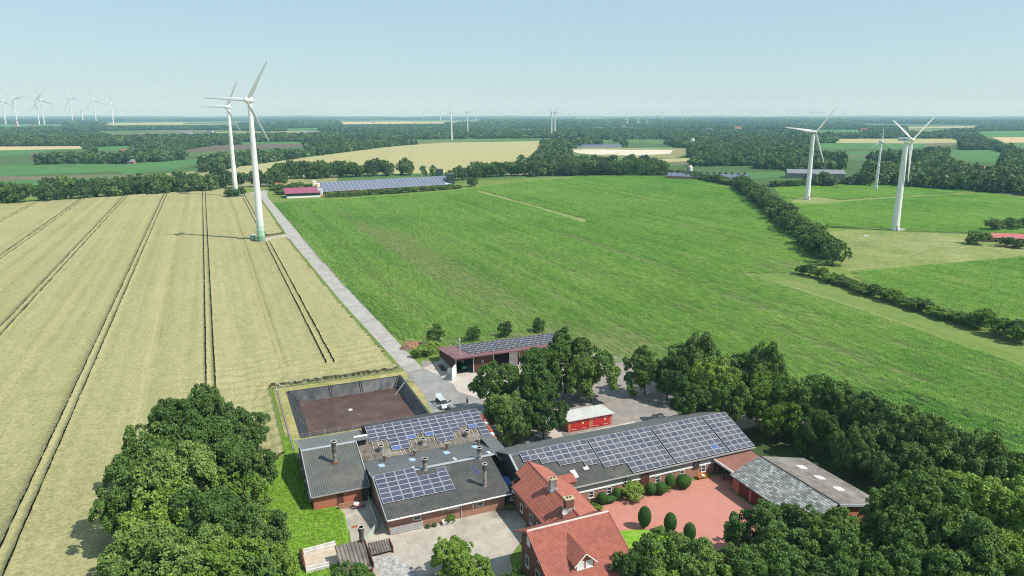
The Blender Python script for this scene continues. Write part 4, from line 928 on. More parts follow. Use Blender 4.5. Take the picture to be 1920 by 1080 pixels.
for px, py in [(715.5, 873), (773, 862), (837.5, 849), (890.5, 838)]: a, b, z = onroof(px, py, fF); flatpatch(F, 'skylight', a, b, fF, 0.95, 1.7, M_BLUEPC)
for px, py in [(852, 860), (856, 864), (916, 848), (920, 851), (775, 877)]: a, b, z = onroof(px, py, fF); flatpatch(F, 'repair_patch', a, b, fF, 0.5, 1.1, M_OFFW, 0.055)
a, b, z = onroof(892, 881, fF); flatpatch(F, 'roof_light', a, b, fF, 0.7, 2.2, plain('dark_roof_light', (0.06, 0.065, 0.12), 0.3, 0.5), 0.07)
# ------------------------------------------------------------------ M: rear pig house with the large array
fM = lambda b: 3.1 + (b - 17.8) * 2.3 / 8.3
Mb = Thing('livestock_barn', 'rear livestock barn with stepped blue solar array over weathered brown corrugated roof', 'barn', 12, 24)
mb = MB(); mb.ext([(17.8, 0), (24.0, 0), (24.0, 4.65), (17.8, 2.98)], 'a', -0.2, 0.05); mb.ext([(17.8, 0), (30.6, 0), (30.6, 4.0), (26.1, 5.28), (17.8, 2.98)], 'a', 23.1, 23.35); mb.box(2.3, 23.1, 30.35, 30.6, 0, 4.0)
Mb.part('wall', mb, M_BRICKR)
r1 = MB(); corr(r1, 2.2, 23.5, (17.9, 3.13), (26.1, 5.4), 0.36, 0.05); corr(r1, -0.3, 2.18, (17.9, 3.13), (24.2, 4.87), 0.36, 0.05); Mb.part('roof', r1, M_OLDR)['label'] = 'weathered brown corrugated slope'
r2 = MB(); corr(r2, 2.2, 23.5, (31.0, 3.95), (26.1, 5.4), 0.36, 0.05); Mb.part('roof', r2, M_DARKR)
mb = MB(); mb.hexa([(-0.3, 23.9, 4.7), (2.2, 23.9, 4.7), (2.2, 24.4, 4.7), (-0.3, 24.4, 4.7)], [(-0.3, 23.9, 4.98), (2.2, 23.9, 4.98), (2.2, 24.4, 5.02), (-0.3, 24.4, 5.02)]); Mb.part('white_flashing', mb, M_WHITE)
alM = math.atan2(2.3, 8.3)
MROW = [4, 4, 7, 7, 5, 4, 5, 7, 7, 5, 4, 5, 8]
solar(Mb, 13, lambda c: range(MROW[c]), 2.05, 1.635, (26.1, 5.45), alM, 1.045, M_CELL, bright={(4, 4), (6, 4), (11, 4), (2, 6)})
for px, py, h, r_, tp in [(722, 865, 1.15, 0.23, 0.27), (778, 855, 1.15, 0.23, 0.27), (838, 842, 1.15, 0.23, 0.27), (897, 834, 1.15, 0.23, 0.27)]:
    a, b, z = onroof(px, py, lambda b_: max(fF(b_), 3.1) if b_ < 17.8 else fM(b_)); stack(Mb, 'vent_stack', a, b, z, h, r_, top=tp, mat=plain('brown_vent', (0.16, 0.11, 0.085), 0.85, 0.2, 0.2, 2))
for px, py in [(715, 847), (794, 834), (876, 819)]:
    a, b, z = onroof(px, py, fM); p_ = stack(Mb, 'vent_cowl', a, b, z, 1.2, 0.40, top=0.45, mat=M_STACK)
mb = MB()                                            # mounting rails below the panels
for c_ in range(13):
    for s in (0.35, 1.25):
        a = 2.05 + c_ * 1.635 + s; r0 = MROW[c_] * 1.045; r1_ = min(r0 + 1.6, 8.3)
        if r1_ > r0 + 0.3:
            b0, b1_ = 26.1 - r1_ * math.cos(alM), 26.1 - r0 * math.cos(alM)
            mb.hexa([(a, b0, fM(b0) + 0.05), (a + 0.09, b0, fM(b0) + 0.05), (a + 0.09, b1_, fM(b1_) + 0.05), (a, b1_, fM(b1_) + 0.05)], [(a, b0, fM(b0) + 0.13), (a + 0.09, b0, fM(b0) + 0.13), (a + 0.09, b1_, fM(b1_) + 0.13), (a, b1_, fM(b1_) + 0.13)])
o = Mb.part('mounting_rails', mb, plain('pale_rail', (0.46, 0.42, 0.36), 0.8)); o['kind'] = 'stuff'
M_RTILE = plain('red_clay_tile', (0.40, 0.115, 0.075), 0.65, 0.35, 0.14, 1.2)
for i in range(8):
    b = 25.5 - i * 1.02; mb = MB(); z = fM(b); mb.box(23.5, 24.1, b - 1.0, b - 0.02, z - 0.55, z + 0.02); Mb.part('gable_step', mb, M_RTILE if i % 3 else M_OFFW)
RC = Thing('canopy', 'small red-tiled canopy on a post at the end of the rear livestock barn', 'canopy', 25.6, 25.4)
mb = MB(); corr(mb, 24.6, 26.6, (24.7, 2.4), (26.1, 2.75), 0.3, 0.05); RC.part('roof', mb, M_RTILE)
mb = MB(); mb.tube((26.4, 24.9, 0), (26.4, 24.9, 2.42), 0.07, 0.07, 8); RC.part('post', mb, M_OFFW)
# ------------------------------------------------------------------ A: grey-roofed barn on the left
fA = lambda b: (2.5 + (b - 10.6) * 3.1 / 10.6) if b < 21.2 else 5.6 - (b - 21.2) * 2.3 / 9.1
A = Thing('livestock_barn', 'grey corrugated-roofed barn with bright red brick end wall beside the lawn', 'barn', -5, 20)
mb = MB(); mb.ext([(11.0, 0), (30.0, 0), (30.0, 3.2), (21.2, 5.5), (11.0, 2.5)], 'a', -9.2, -8.95); mb.ext([(11.0, 0), (30.0, 0), (30.0, 3.2), (21.2, 5.5), (11.0, 2.5)], 'a', -0.85, -0.6); mb.box(-8.95, -0.85, 11.0, 11.25, 0, 2.5); mb.box(-8.95, -0.85, 29.75, 30.0, 0, 3.2)
A.part('wall', mb, M_BRICKR)
mb = MB(); corr(mb, -9.5, -0.5, (10.6, 2.5), (21.2, 5.6), 0.36, 0.05); A.part('roof', mb, M_GREYR)
mb = MB(); corr(mb, -9.5, 2.0, (30.3, 3.3), (21.2, 5.6), 0.72, 0.03); A.part('roof', mb, plain('grey_rear_sheet', (0.155, 0.16, 0.155), 0.75, 0.3, 0.1, 0.5))
mb = MB(); mb.ext([(20.85, 5.52), (21.2, 5.72), (21.6, 5.54), (21.2, 5.6)], 'a', -9.6, -0.45); A.part('ridge_cap', mb, M_FLASH)
mb = MB()
for a in (-9.66, -0.52):
    mb.hexa([(a, 10.5, 2.4), (a + 0.14, 10.5, 2.4), (a + 0.14, 21.2, 5.5), (a, 21.2, 5.5)], [(a, 10.5, 2.66), (a + 0.14, 10.5, 2.66), (a + 0.14, 21.2, 5.76), (a, 21.2, 5.76)])
mb.hexa([(-9.66, 21.2, 5.5), (-9.52, 21.2, 5.5), (-9.52, 30.4, 3.2), (-9.66, 30.4, 3.2)], [(-9.66, 21.2, 5.76), (-9.52, 21.2, 5.76), (-9.52, 30.4, 3.46), (-9.66, 30.4, 3.46)])
A.part('verge_trim', mb, M_FLASH)
mb = MB(); mb.ext([(10.44, 2.4), (10.58, 2.4), (10.58, 2.54), (10.44, 2.54)], 'a', -9.5, -0.5); A.part('gutter', mb, M_GREYCL)
a, b, z = onroof(628, 868, fA); p_ = stack(A, 'vent_stack', a, b, z, 3.9, 0.30, top=0.46)
mb = MB(); mb.lathe([(0.24, z + 1.9), (0.36, z + 2.0), (0.36, z + 2.55), (0.24, z + 2.7)], a, b, 14); A.part('collar', mb, M_STACKD, p_)
mb = MB(); mb.box(a - 0.42, a + 0.42, b - 0.42, b + 0.42, z - 0.35, z + 0.22); A.part('stack_base', mb, plain('rusty_flashing', (0.22, 0.09, 0.05), 0.8, 0.2), p_)
mb = MB(); mb.box(-5.6, -4.6, 10.93, 10.99, 0.05, 2.2); A.part('door', mb, M_WOOD)
mb = MB(); mb.box(-1.7, -0.7, 10.93, 10.99, 0.05, 2.1); A.part('door', mb, M_DARKW)
for b in (13.5, 17.5, 22.0, 26.5):                    # wall fans along the shaded side
    mb = MB(); mb.box(-9.75, -9.22, b - 0.7, b + 0.7, 0.6, 1.9); fo = A.part('wall_fan_box', mb, M_GREYCL); mb = MB(); mb.tube((-9.80, b, 1.25), (-9.755, b, 1.25), 0.48, 0.48, 16); A.part('fan', mb, M_DARKW, fo)
# ------------------------------------------------------------------ link between the barns and the long barn
K = Thing('link_building', 'dark sheet-roofed link between the livestock barns and the long solar barn', 'building', 21.5, 11)
mb = MB(); corr(mb, 7.6, 17.6, (20.7, 4.2), (23.6, 3.6), 0.6, 0.04, axis='b'); K.part('roof', mb, M_NEWR)
mb = MB(); mb.box(20.5, 23.2, 8.8, 17.4, 0, 3.5); K.part('wall', mb, M_DARKW)
mb = MB(); mb.box(18.6, 21.0, 4.4, 8.2, 0, 2.4); mb.box(18.6, 21.0, -0.2, 0.05, 0, 2.3); K.part('dark_wall', mb, M_DARKW)
mb = MB(); corr(mb, 18.5, 20.95, (-0.4, 2.25), (4.4, 2.85), 0.3, 0.04); K.part('lean_to_roof', mb, M_DARKR)
mb = MB(); corr(mb, 19.1, 20.7, (2.0, 2.63), (4.3, 2.92), 0.3, 0.04); K.part('blue_sheet', mb, M_BLUED)
window(K, 'S', 19.6, -0.2, 1.3, 0.6, 0.55, mull=(0, 0))
# ------------------------------------------------------------------ C: long barn
Cb = Thing('long_barn', 'long brick barn whose dark roof carries four blocks of solar panels', 'barn', 43, 0)
fC = lambda b: 6.5 - abs(b - 4.5) * 3.1 / 8.4
mb = MB(); wall_s(mb, 21.4, 64.0, -3.6, 0, 2.05); Cb.part('wall', mb, M_BRICKF)
mb = MB(); mb.box(21.4, 64.0, -3.55, -3.3, 2.05, 3.45); Cb.part('wall_cladding', mb, M_GREYCL)
mb = MB(); mb.box(21.35, 64.05, -3.72, -3.55, 1.98, 2.16); Cb.part('wall_band', mb, M_WHITE)
for a, mt in ((21.4, M_DARKW), (63.75, M_BRICKR)):
    mb = MB(); mb.ext([(-3.3, 0), (12.3, 0), (12.3, 3.45), (4.5, 6.35), (-3.3, 3.45)], 'a', a, a + 0.25); Cb.part('gable_wall', mb, mt)
mb = MB(); mb.box(21.65, 63.75, 12.05, 12.3, 0, 3.5); Cb.part('rear_wall', mb, M_BRICKF)
mb = MB(); corr(mb, 21.2, 64.3, (-3.9, 3.4), (4.5, 6.5), 0.36, 0.05); Cb.part('roof', mb, M_DARKR)
mb = MB(); corr(mb, 21.2, 64.3, (12.9, 3.4), (4.5, 6.5), 0.72, 0.03); Cb.part('roof', mb, M_NEWR)
mb = MB(); mb.ext([(4.1, 6.42), (4.5, 6.62), (4.9, 6.42), (4.5, 6.5)], 'a', 21.2, 64.3); Cb.part('ridge_cap', mb, M_NEWR)
mb = MB(); mb.hexa([(20.95, -3.9, 3.3), (21.3, -3.9, 3.3), (21.3, 4.5, 6.4), (20.95, 4.5, 6.4)], [(20.95, -3.9, 3.52), (21.3, -3.9, 3.52), (21.3, 4.5, 6.64), (20.95, 4.5, 6.64)]); Cb.part('verge_trim', mb, M_FLASH)
mb = MB(); mb.ext([(-4.1, 3.25), (-3.92, 3.25), (-3.92, 3.42), (-4.1, 3.42)], 'a', 21.2, 64.3); Cb.part('gutter', mb, M_METAL)
alC = math.atan2(3.1, 8.4); tp = (4.45, 6.55)
R1 = [2, 2, 3, 3, 4, 4, 4, 5, 5]
solar(Cb, 9, lambda c: range(R1[c]), 22.7, 1.37, tp, alC, 1.11, M_CELLG)
solar(Cb, 9, lambda c: range(6 if c < 3 else 8), 35.25, 1.37, tp, alC, 1.11, M_CELLG)
solar(Cb, 8, lambda c: range(8), 47.85, 1.355, tp, alC, 1.11, M_CELLG, bright={(6, 6)})
solar(Cb, 4, lambda c: range(8), 59.0, 1.30, tp, alC, 1.11, M_CELLG)
for c_ in (31.8, 35.1, 44.4, 49.2, 53.6): window(Cb, 'S', c_, -3.6, 0.75, 0.95, 1.15, mull=(1, 0))
window(Cb, 'S', 39.6, -3.6, 0.95, 0.95, 1.0, mull=(1, 0))
dr = MB()
for i in range(8): dr.box(41.0 + i * 0.2, 41.16 + i * 0.2, -3.80, -3.735, 0.1, 3.2)
Cb.part('slatted_door', dr, M_WOOD)
mb = MB(); mb.box(51.4, 52.6, -3.80, -3.72, 1.75, 3.3); Cb.part('loft_door', mb, M_DARKW)
mb = MB(); mb.tube((38.0, -3.85, 0.05), (38.0, -3.85, 3.3), 0.09, 0.09, 8); Cb.part('downpipe', mb, M_DARKW)
a, b, z = onroof(1077, 889, fC); flatpatch(Cb, 'skylight', a, b, fC, 0.85, 1.5, M_WHITE, 0.09)
a, b, z = onroof(1099, 878, fC); flatpatch(Cb, 'repair_patch', a, b, fC, 0.9, 0.6, M_OFFW, 0.07)
a, b, z = onroof(1152, 882, fC); mb = MB(); mb.tube((a, b, z - 0.1), (a, b, z + 0.8), 0.07, 0.07, 8); Cb.part('vent_pipe', mb, M_STACKD)
# ------------------------------------------------------------------ red-roofed house
M_PANT = plain('red_pantile', (0.335, 0.110, 0.076), 0.6, 0.35, 0.16, 1.3, dirt=((0.22, 0.085, 0.065), 0.5))
Hs = Thing('red_roofed_house', 'dark brick farmhouse with red pantiled roofs, dormer and two chimneys', 'house', 21, -14)
mb = MB()
mb.box(19.8, 27.2, -13.0, 0.6, 0, 3.9)
mb.ext([(19.8, 3.9), (27.2, 3.9), (23.2, 6.25)], 'b', 0.35, 0.6)
mb.ext([(-28.4, 0), (-15.0, 0), (-15.0, 5.4), (-18.6, 7.75), (-28.4, 3.4)], 'a', 14.7, 25.0)
Hs.part('wall', mb, M_BRICKH)
# wing roof, ridge along b at a=22.9 z 6.6
mb = MB(); tiles(mb, -16.6, -1.0, (19.2, 4.0), (22.9, 6.6), 0.5, 0.13, 0.5, axis='b'); tiles(mb, -1.0, 1.2, (20.7, 5.05), (22.9, 6.6), 0.5, 0.13, 0.5, axis='b'); Hs.part('wing_roof', mb, M_PANT)['label'] = 'red pantile slope of the wing facing the yard'
mb = MB(); tiles(mb, -16.6, -1.6, (28.0, 4.0), (22.9, 6.6), axis='b'); tiles(mb, -1.6, 1.2, (26.6, 4.71), (22.9, 6.6), axis='b'); Hs.part('wing_roof', mb, M_PANT)
mb = MB(); mb.tube((22.9, -16.8, 6.62), (22.9, 1.25, 6.62), 0.15, 0.15, 10); Hs.part('wing_ridge', mb, M_PANT)
mb = MB(); tiles(mb, 26.4, 29.2, (-3.7, 4.25), (-2.2, 4.9), 0.3, 0.05); mb.box(26.6, 29.0, -3.5, -2.3, 3.3, 4.25); Hs.part('side_gable', mb, M_PANT)
for nm, a, b, w, l, h, mt in (('chimney', 22.75, -8.0, 0.95, 0.75, 1.55, M_STACK), ('chimney', 22.5, -13.6, 1.25, 0.85, 1.45, M_BRICKH)):
    mb = MB(); mb.box(a - w / 2, a + w / 2, b - l / 2, b + l / 2, 5.9, 6.6 + h); ch = Hs.part(nm, mb, mt)
    mb = MB(); mb.box(a - w / 2 - 0.1, a + w / 2 + 0.1, b - l / 2 - 0.1, b + l / 2 + 0.1, 6.6 + h, 6.6 + h + 0.14); Hs.part('cap', mb, M_STACK if nm == 'x' else plain('sandstone_cap', (0.45, 0.36, 0.24), 0.9), ch)
    mb = MB()
    for s in (-0.25, 0.25): mb.tube((a + s, b, 6.6 + h + 0.14), (a + s, b, 6.6 + h + 0.34), 0.13, 0.13, 10)
    Hs.part('flue', mb, M_STACKD, ch)
    mb = MB(); mb.box(a - w / 2 - 0.15, a + w / 2 + 0.15, b - l / 2 - 0.2, b + l / 2 + 0.1, 6.3, 6.72); Hs.part('flashing', mb, M_FLASH, ch)
mb = MB(); n_ = 18                                      # satellite dish
pts = [(0.0, 0.0, 0.0)]; ring = []
for rr_, dd_ in ((0.28, 0.04), (0.52, 0.14)):
    for i in range(n_): an = 2 * math.pi * i / n_; ring.append((rr_ * math.cos(an), -dd_ - 0.0, rr_ * math.sin(an)))
V = [(21.5 + x, -14.4 + y, 6.75 + z) for x, y, z in pts + ring]
mb.add(V, [(0, 1 + i, 1 + (i + 1) % n_) for i in range(n_)] + [(1 + i, 1 + n_ + i, 1 + n_ + (i + 1) % n_, 1 + (i + 1) % n_) for i in range(n_)])
mb.tube((21.5, -14.38, 5.4), (21.5, -14.38, 6.75), 0.04, 0.04, 6); mb.tube((21.5, -14.5, 6.3), (21.5, -15.1, 6.7), 0.02, 0.02, 5)
Hs.part('satellite_dish', mb, plain('dish_grey', (0.5, 0.52, 0.54), 0.5))
# main roof, ridge along a at b=-18.6 z 8.0
mb = MB(); tiles(mb, 13.9, 25.8, (-28.9, 3.15), (-18.6, 8.0)); Hs.part('main_roof', mb, M_PANT)['label'] = 'large red pantile slope facing the viewer with dormer'
mb = MB(); tiles(mb, 13.9, 25.8, (-14.4, 5.6), (-18.6, 8.0)); Hs.part('main_roof', mb, M_PANT)
mb = MB(); mb.tube((13.85, -18.6, 8.05), (25.85, -18.6, 8.05), 0.15, 0.15, 10); Hs.part('main_ridge', mb, plain('pale_ridge_tile', (0.62, 0.47, 0.42), 0.7))
mb = MB()
for a in (13.72, 25.8):
    mb.hexa([(a, -28.9, 2.95), (a + 0.16, -28.9, 2.95), (a + 0.16, -18.6, 7.85), (a, -18.6, 7.85)], [(a, -28.9, 3.25), (a + 0.16, -28.9, 3.25), (a + 0.16, -18.6, 8.13), (a, -18.6, 8.13)])
    mb.hexa([(a, -18.6, 7.85), (a + 0.16, -18.6, 7.85), (a + 0.16, -14.3, 5.4), (a, -14.3, 5.4)], [(a, -18.6, 8.13), (a + 0.16, -18.6, 8.13), (a + 0.16, -14.3, 5.66), (a, -14.3, 5.66)])
Hs.part('verge_board', mb, M_PANT)
sl = (8.0 - 3.15) / 10.3                               # dormer
fH = lambda b: 8.0 + (b + 18.6) * sl
db0, dz, da = -24.7, 7.4, 19.0
mb = MB(); bb = -18.6 - (8.0 - dz) / sl
ev = 1.3                                               # half width of the dormer eaves
for s in (-1, 1):
    zl = dz - 1.25; bl_ = -18.6 - (8.0 - zl) / sl
    n_ = 12
    lo = [(da, db0 - 0.35, dz - 0.08), (da + s * (ev + 0.3), db0 - 0.35, zl - 0.28), (da + s * (ev + 0.3), bl_ + 0.6, zl - 0.28), (da, bb, dz - 0.08)]
    hi = [(x, y, z + 0.16) for x, y, z in lo]
    if s < 0: lo = lo[::-1]; hi = hi[::-1]
    mb.hexa(lo, hi)
    for i in range(14):                                 # rolls
        f = (i + 0.5) / 14; y = db0 - 0.3 + f * 4.4
        y2 = y
        mb.tube((da, y2, dz + 0.06), (da + s * (ev + 0.25), y2, zl - 0.08), 0.06, 0.06, 5) if y2 < bl_ + 0.2 else None
dm = Hs.part('dormer_roof', mb, M_PANT)
mb = MB(); mb.add([(da - ev, db0, fH(db0) - 0.3), (da + ev, db0, fH(db0) - 0.3), (da + ev, db0, dz - 1.25), (da, db0, dz - 0.1), (da - ev, db0, dz - 1.25)], [(0, 1, 2, 3, 4)])
mb.add([(da - ev, db0, fH(db0) - 0.3), (da - ev, db0, dz - 1.3), (da - ev, -18.6 - (8.0 - dz + 1.25) / sl, dz - 1.3)], [(0, 1, 2)]); mb.add([(da + ev, db0, fH(db0) - 0.3), (da + ev, db0, dz - 1.3), (da + ev, -18.6 - (8.0 - dz + 1.25) / sl, dz - 1.3)], [(2, 1, 0)])
Hs.part('cheek_wall', mb, plain('dormer_brick', (0.36, 0.13, 0.08), 0.85), dm)
mb = MB()
for s in (-1, 1): mb.tube((da, db0 - 0.38, dz - 0.02), (da + s * (ev + 0.32), db0 - 0.38, dz - 1.55), 0.07, 0.07, 5)
Hs.part('barge_board', mb, M_WHITE, dm)
for s in (-0.62, 0.62): window(Hs, 'S', da + s, db0, fH(db0) + 0.1, 1.0, 1.0, mull=(0, 0), gl_=M_WGLASS, parent=dm)
for c_, z0, w, h in ((-17.3, 5.0, 1.0, 1.35), (-20.8, 4.6, 1.1, 1.5), (-17.0, 1.6, 1.0, 1.6), (-20.2, 1.2, 1.2, 1.8), (-23.5, 1.2, 1.4, 1.9)): window(Hs, 'W', c_, 14.7, z0, w, h, mull=(0, 0), gl_=M_WGLASS if z0 > 4 else M_GLASS)
for c_, z0, w, h in ((-3.5, 1.0, 0.9, 1.3), (-7.0, 1.0, 0.9, 1.5), (-9.2, 1.2, 0.7, 1.1), (-10.8, 2.8, 0.8, 0.6), (-5.2, 2.9, 0.7, 0.5)): window(Hs, 'W', c_, 19.8, z0, w, h, mull=(0, 0))
window(Hs, 'W', -0.2, 19.8, 2.6, 0.8, 0.9, mull=(0, 0), gl_=M_WGLASS)
mb = MB(); mb.tube((19.12, -16.4, 3.92), (19.12, -0.9, 3.92), 0.08, 0.08, 8); Hs.part('gutter', mb, M_STACKD)
# ------------------------------------------------------------------ E: slate barn, ridge along b at a=60.3
E_ = Thing('slate_barn', 'low barn with pale grey slated slope and weathered fibre cement rear slope', 'barn', 62, -17)
mb = MB(); mb.ext([(55.0, 0), (69.5, 0), (69.5, 2.75), (60.3, 4.85), (55.0, 2.95)], 'b', -25.4, -25.15); mb.ext([(55.0, 0), (69.5, 0), (69.5, 2.75), (60.3, 4.85), (55.0, 2.95)], 'b', -9.65, -9.4); mb.box(55.0, 55.25, -25.15, -9.65, 0, 2.9); mb.box(69.25, 69.5, -25.15, -9.65, 0, 2.7)
E_.part('wall', mb, M_BRICKR)
for c_ in (-12.2, -15.0, -18.5): mb = MB(); mb.box(54.9, 54.99, c_ - 1.1, c_ + 1.1, 0.05, 2.5); E_.part('door', mb, plain('dark_red_door', (0.13, 0.035, 0.025), 0.7))
t = NT('grey_slate'); at = t.n('Attribute'); at.attribute_name = 'tint'
M_SLATE = t.fin(t.mix(t.math('MULTIPLY', t.noise(t.pos(), 1.2, 4), 0.4), t.ramp(at.outputs['Fac'], [(0, (0.20, 0.195, 0.18)), (0.5, (0.40, 0.39, 0.36)), (1, (0.66, 0.65, 0.61))]), (0.32, 0.31, 0.28)), 0.6, 0.4)
nr, ncol = 15, 27; V = []; Fq = []; T_ = []
p0, p1 = (54.3, 2.85), (60.35, 5.0)
dz_ = (p1[1] - p0[1]) / (p1[0] - p0[0])
for i in range(nr):
    for j in range(ncol + 1):
        f0, f1 = i / nr, (i + 1.15) / nr; o_ = len(V)
        h0, h1 = p0[0] + (p1[0] - p0[0]) * f0, p0[0] + (p1[0] - p0[0]) * min(f1, 1.0)
        b0 = max(-25.7, -25.7 + (j - (i % 2) * 0.5) * 16.4 / ncol); b1_ = min(-9.3, -25.7 + (j + 1 - (i % 2) * 0.5) * 16.4 / ncol) - 0.035
        if b1_ - b0 < 0.08: continue
        l_ = rng.uniform(0.05, 0.085)
        z0, z1 = p0[1] + (h0 - p0[0]) * dz_ + l_, p0[1] + (h1 - p0[0]) * dz_ + 0.012
        V += [(h0, b0, z0), (h0, b1_, z0), (h1, b1_, z1), (h1, b0, z1), (h0, b0, z0 - 0.06), (h0, b1_, z0 - 0.06)]
        Fq += [(o_, o_ + 3, o_ + 2, o_ + 1), (o_, o_ + 1, o_ + 5, o_ + 4)]; T_ += [rng.uniform()] * 2
me = npmesh('slates', np.array(V) - np.array(E_.org), np.array(Fq), [M_SLATE], T_); o = link('slates', me, E_.o); o['kind'] = 'stuff'; o['label'] = 'pale grey slates laid in courses'
mb = MB(); mb.hexa([(54.3, -25.7, 2.7), (60.35, -25.7, 4.85), (60.35, -9.3, 4.85), (54.3, -9.3, 2.7)], [(54.3, -25.7, 2.82), (60.35, -25.7, 4.97), (60.35, -9.3, 4.97), (54.3, -9.3, 2.82)]); E_.part('roof_deck', mb, M_STACKD)
mb = MB(); corr(mb, -25.7, -9.3, (70.2, 2.65), (60.4, 4.95), 0.5, 0.03, axis='b'); E_.part('roof', mb, plain('lichened_fibre_cement', (0.185, 0.168, 0.148), 0.9, 0.15, 0.28, 0.7, dirt=((0.30, 0.28, 0.25), 0.5)))
mb = MB(); mb.tube((60.36, -25.8, 5.03), (60.36, -9.2, 5.03), 0.13, 0.13, 8); E_.part('ridge_cap', mb, M_STACKD)
for b in (-13.2, -17.0, -20.8): flat = MB(); flat.hexa([(65.0, b - 0.6, 3.90), (66.6, b - 0.6, 3.53), (66.6, b + 0.6, 3.53), (65.0, b + 0.6, 3.90)], [(65.0, b - 0.6, 3.97), (66.6, b - 0.6, 3.60), (66.6, b + 0.6, 3.60), (65.0, b + 0.6, 3.97)]); E_.part('skylight', flat, M_WHITE)
mb = MB(); mb.hexa([(60.4, -25.95, 4.7), (70.2, -25.95, 2.4), (70.2, -25.75, 2.4), (60.4, -25.75, 4.7)], [(60.4, -25.95, 5.0), (70.2, -25.95, 2.7), (70.2, -25.75, 2.7), (60.4, -25.75, 5.0)]); E_.part('verge_trim', mb, M_FLASH)
Kc = Thing('open_shed', 'flat red-brown roofed open shed joining long barn and slate barn', 'shed', 59.5, -6.5)
mb = MB(); corr(mb, 55.6, 63.4, (-9.25, 2.72), (-3.75, 2.80), 0.5, 0.025); Kc.part('roof', mb, plain('red_brown_felt', (0.25, 0.12, 0.095), 0.9, 0.15, 0.12, 0.5))
mb = MB(); mb.box(55.45, 55.62, -9.3, -3.7, 2.5, 2.88); Kc.part('fascia', mb, M_WHITE)
mb = MB(); mb.box(63.2, 63.4, -9.2, -3.8, 0, 2.62); mb.box(55.8, 63.2, -9.38, -9.27, 0, 2.6); Kc.part('rear_wall', mb, M_BRICKF)
for b in (-9.0, -6.4, -4.0): mb = MB(); mb.box(55.7, 55.85, b - 0.08, b + 0.08, 0, 2.62); Kc.part('post', mb, M_DARKW)
# ------------------------------------------------------------------ red garage
Gg = Thing('double_garage', 'small red brick double garage with bright red doors and pale sheet roof', 'garage', 45, 22)
mb = MB(); mb.box(40.2, 49.9, 20.5, 24.8, 0, 2.35); mb.box(40.18, 40.7, 20.38, 20.5, 0, 2.35); mb.box(44.75, 45.65, 20.38, 20.5, 0, 2.35); mb.box(49.4, 49.92, 20.38, 20.5, 0, 2.35); Gg.part('wall', mb, M_BRICKR)
mb = MB(); corr(mb, 39.9, 50.3, (20.0, 2.52), (25.1, 2.42), 0.36, 0.05); Gg.part('roof', mb, plain('pale_fibre_cement', (0.56, 0.56, 0.53), 0.8, 0.2, 0.1, 1, dirt=((0.4, 0.39, 0.35), 0.5)))
M_RDOOR = plain('bright_red_door', (0.44, 0.022, 0.020), 0.5, 0.4, 0.06, 1)
for c0 in (40.72, 45.67):
    for k in (0, 1):
        a0 = c0 + k * 2.0; mb = MB(); mb.box(a0 + 0.02, a0 + 1.98, 20.40, 20.47, 0.06, 2.22); d_ = Gg.part('door', mb, M_RDOOR)
        mb = MB(); mb.box(a0 + 0.1, a0 + 1.3, 20.375, 20.398, 0.4, 0.47); mb.box(a0 + 0.1, a0 + 1.3, 20.375, 20.398, 1.85, 1.92); Gg.part('hinge', mb, M_OFFW, d_)
    mb = MB(); mb.box(c0 + 2.5, c0 + 2.85, 20.37, 20.398, 1.3, 1.65); Gg.part('notice', mb, plain('yellow_notice', (0.7, 0.62, 0.2), 0.6))
    mb = MB()
    for i in range(9): an = math.pi * i / 8; mb.tube((c0 + 2 - 0.7 * math.cos(an), 20.38, 0.75 - 0.28 * math.sin(an)), (c0 + 2 - 0.7 * math.cos(an + 0.39), 20.38, 0.75 - 0.28 * math.sin(min(math.pi, an + 0.39))), 0.03, 0.03, 5)
    Gg.part('garland', mb, plain('dark_red_rope', (0.16, 0.03, 0.03), 0.8))
window(Gg, 'W', 22.6, 40.2, 0.9, 0.8, 0.8, mull=(0, 0))
# ------------------------------------------------------------------ machine hall
Hh = Thing('machine_hall', 'open-fronted machine hall with maroon roof carrying dark solar panels', 'hall', 45, 64)
zH = lambda b: 4.75 - (b - 57.2) * 1.75 / 14.2
M_MAR = plain('maroon_sheet', (0.21, 0.105, 0.115), 0.6, 0.35, 0.12, 0.7)
M_HWALL = plain('brown_timber_cladding', (0.105, 0.050, 0.040), 0.85, 0.15, 0.15, 2)
mb = MB(); mb.box(30.0, 30.2, 58.4, 71.2, 0.9, 3.0); mb.ext([(58.4, 3.0), (71.2, 3.0), (58.4, 4.5)], 'a', 30.0, 30.2); mb.box(30.2, 61.0, 71.0, 71.2, 0, 2.95); mb.box(60.8, 61.0, 58.4, 71.0, 0, 3.1)
Hh.part('wall', mb, M_HWALL)
mb = MB(); mb.box(29.95, 30.25, 58.4, 71.2, 0, 0.9); Hh.part('plinth', mb, M_CONC)
mb = MB(); corr(mb, 29.3, 62.0, (57.2, 4.75), (71.4, 3.0), 0.5, 0.035); Hh.part('roof', mb, M_MAR)
mb = MB(); mb.box(29.3, 62.0, 57.08, 57.19, 4.45, 4.80); Hh.part('fascia', mb, M_MAR)
alH = math.atan2(-1.75, 14.2)
solar(Hh, 21, lambda c: range(5), 33.9, 1.31, (70.4, 3.12), alH, 2.3, M_CELLK, 0.2, 0.28)
for a in (30.1, 34.5, 39.6, 46.5, 53.5, 60.5): mb = MB(); mb.box(a - 0.09, a + 0.09, 58.3, 58.48, 0, 4.5); Hh.part('post', mb, M_OFFW)
mb = MB(); mb.box(34.6, 39.5, 58.35, 58.5, 0, 3.7); mb.box(30.2, 39.5, 58.35, 58.5, 3.7, 4.5); Hh.part('front_cladding', mb, M_HWALL)
for z in (0.7, 2.5): window(Hh, 'S', 36.8, 58.35, z, 0.5, 0.5, mull=(0, 0), ft=0.06)
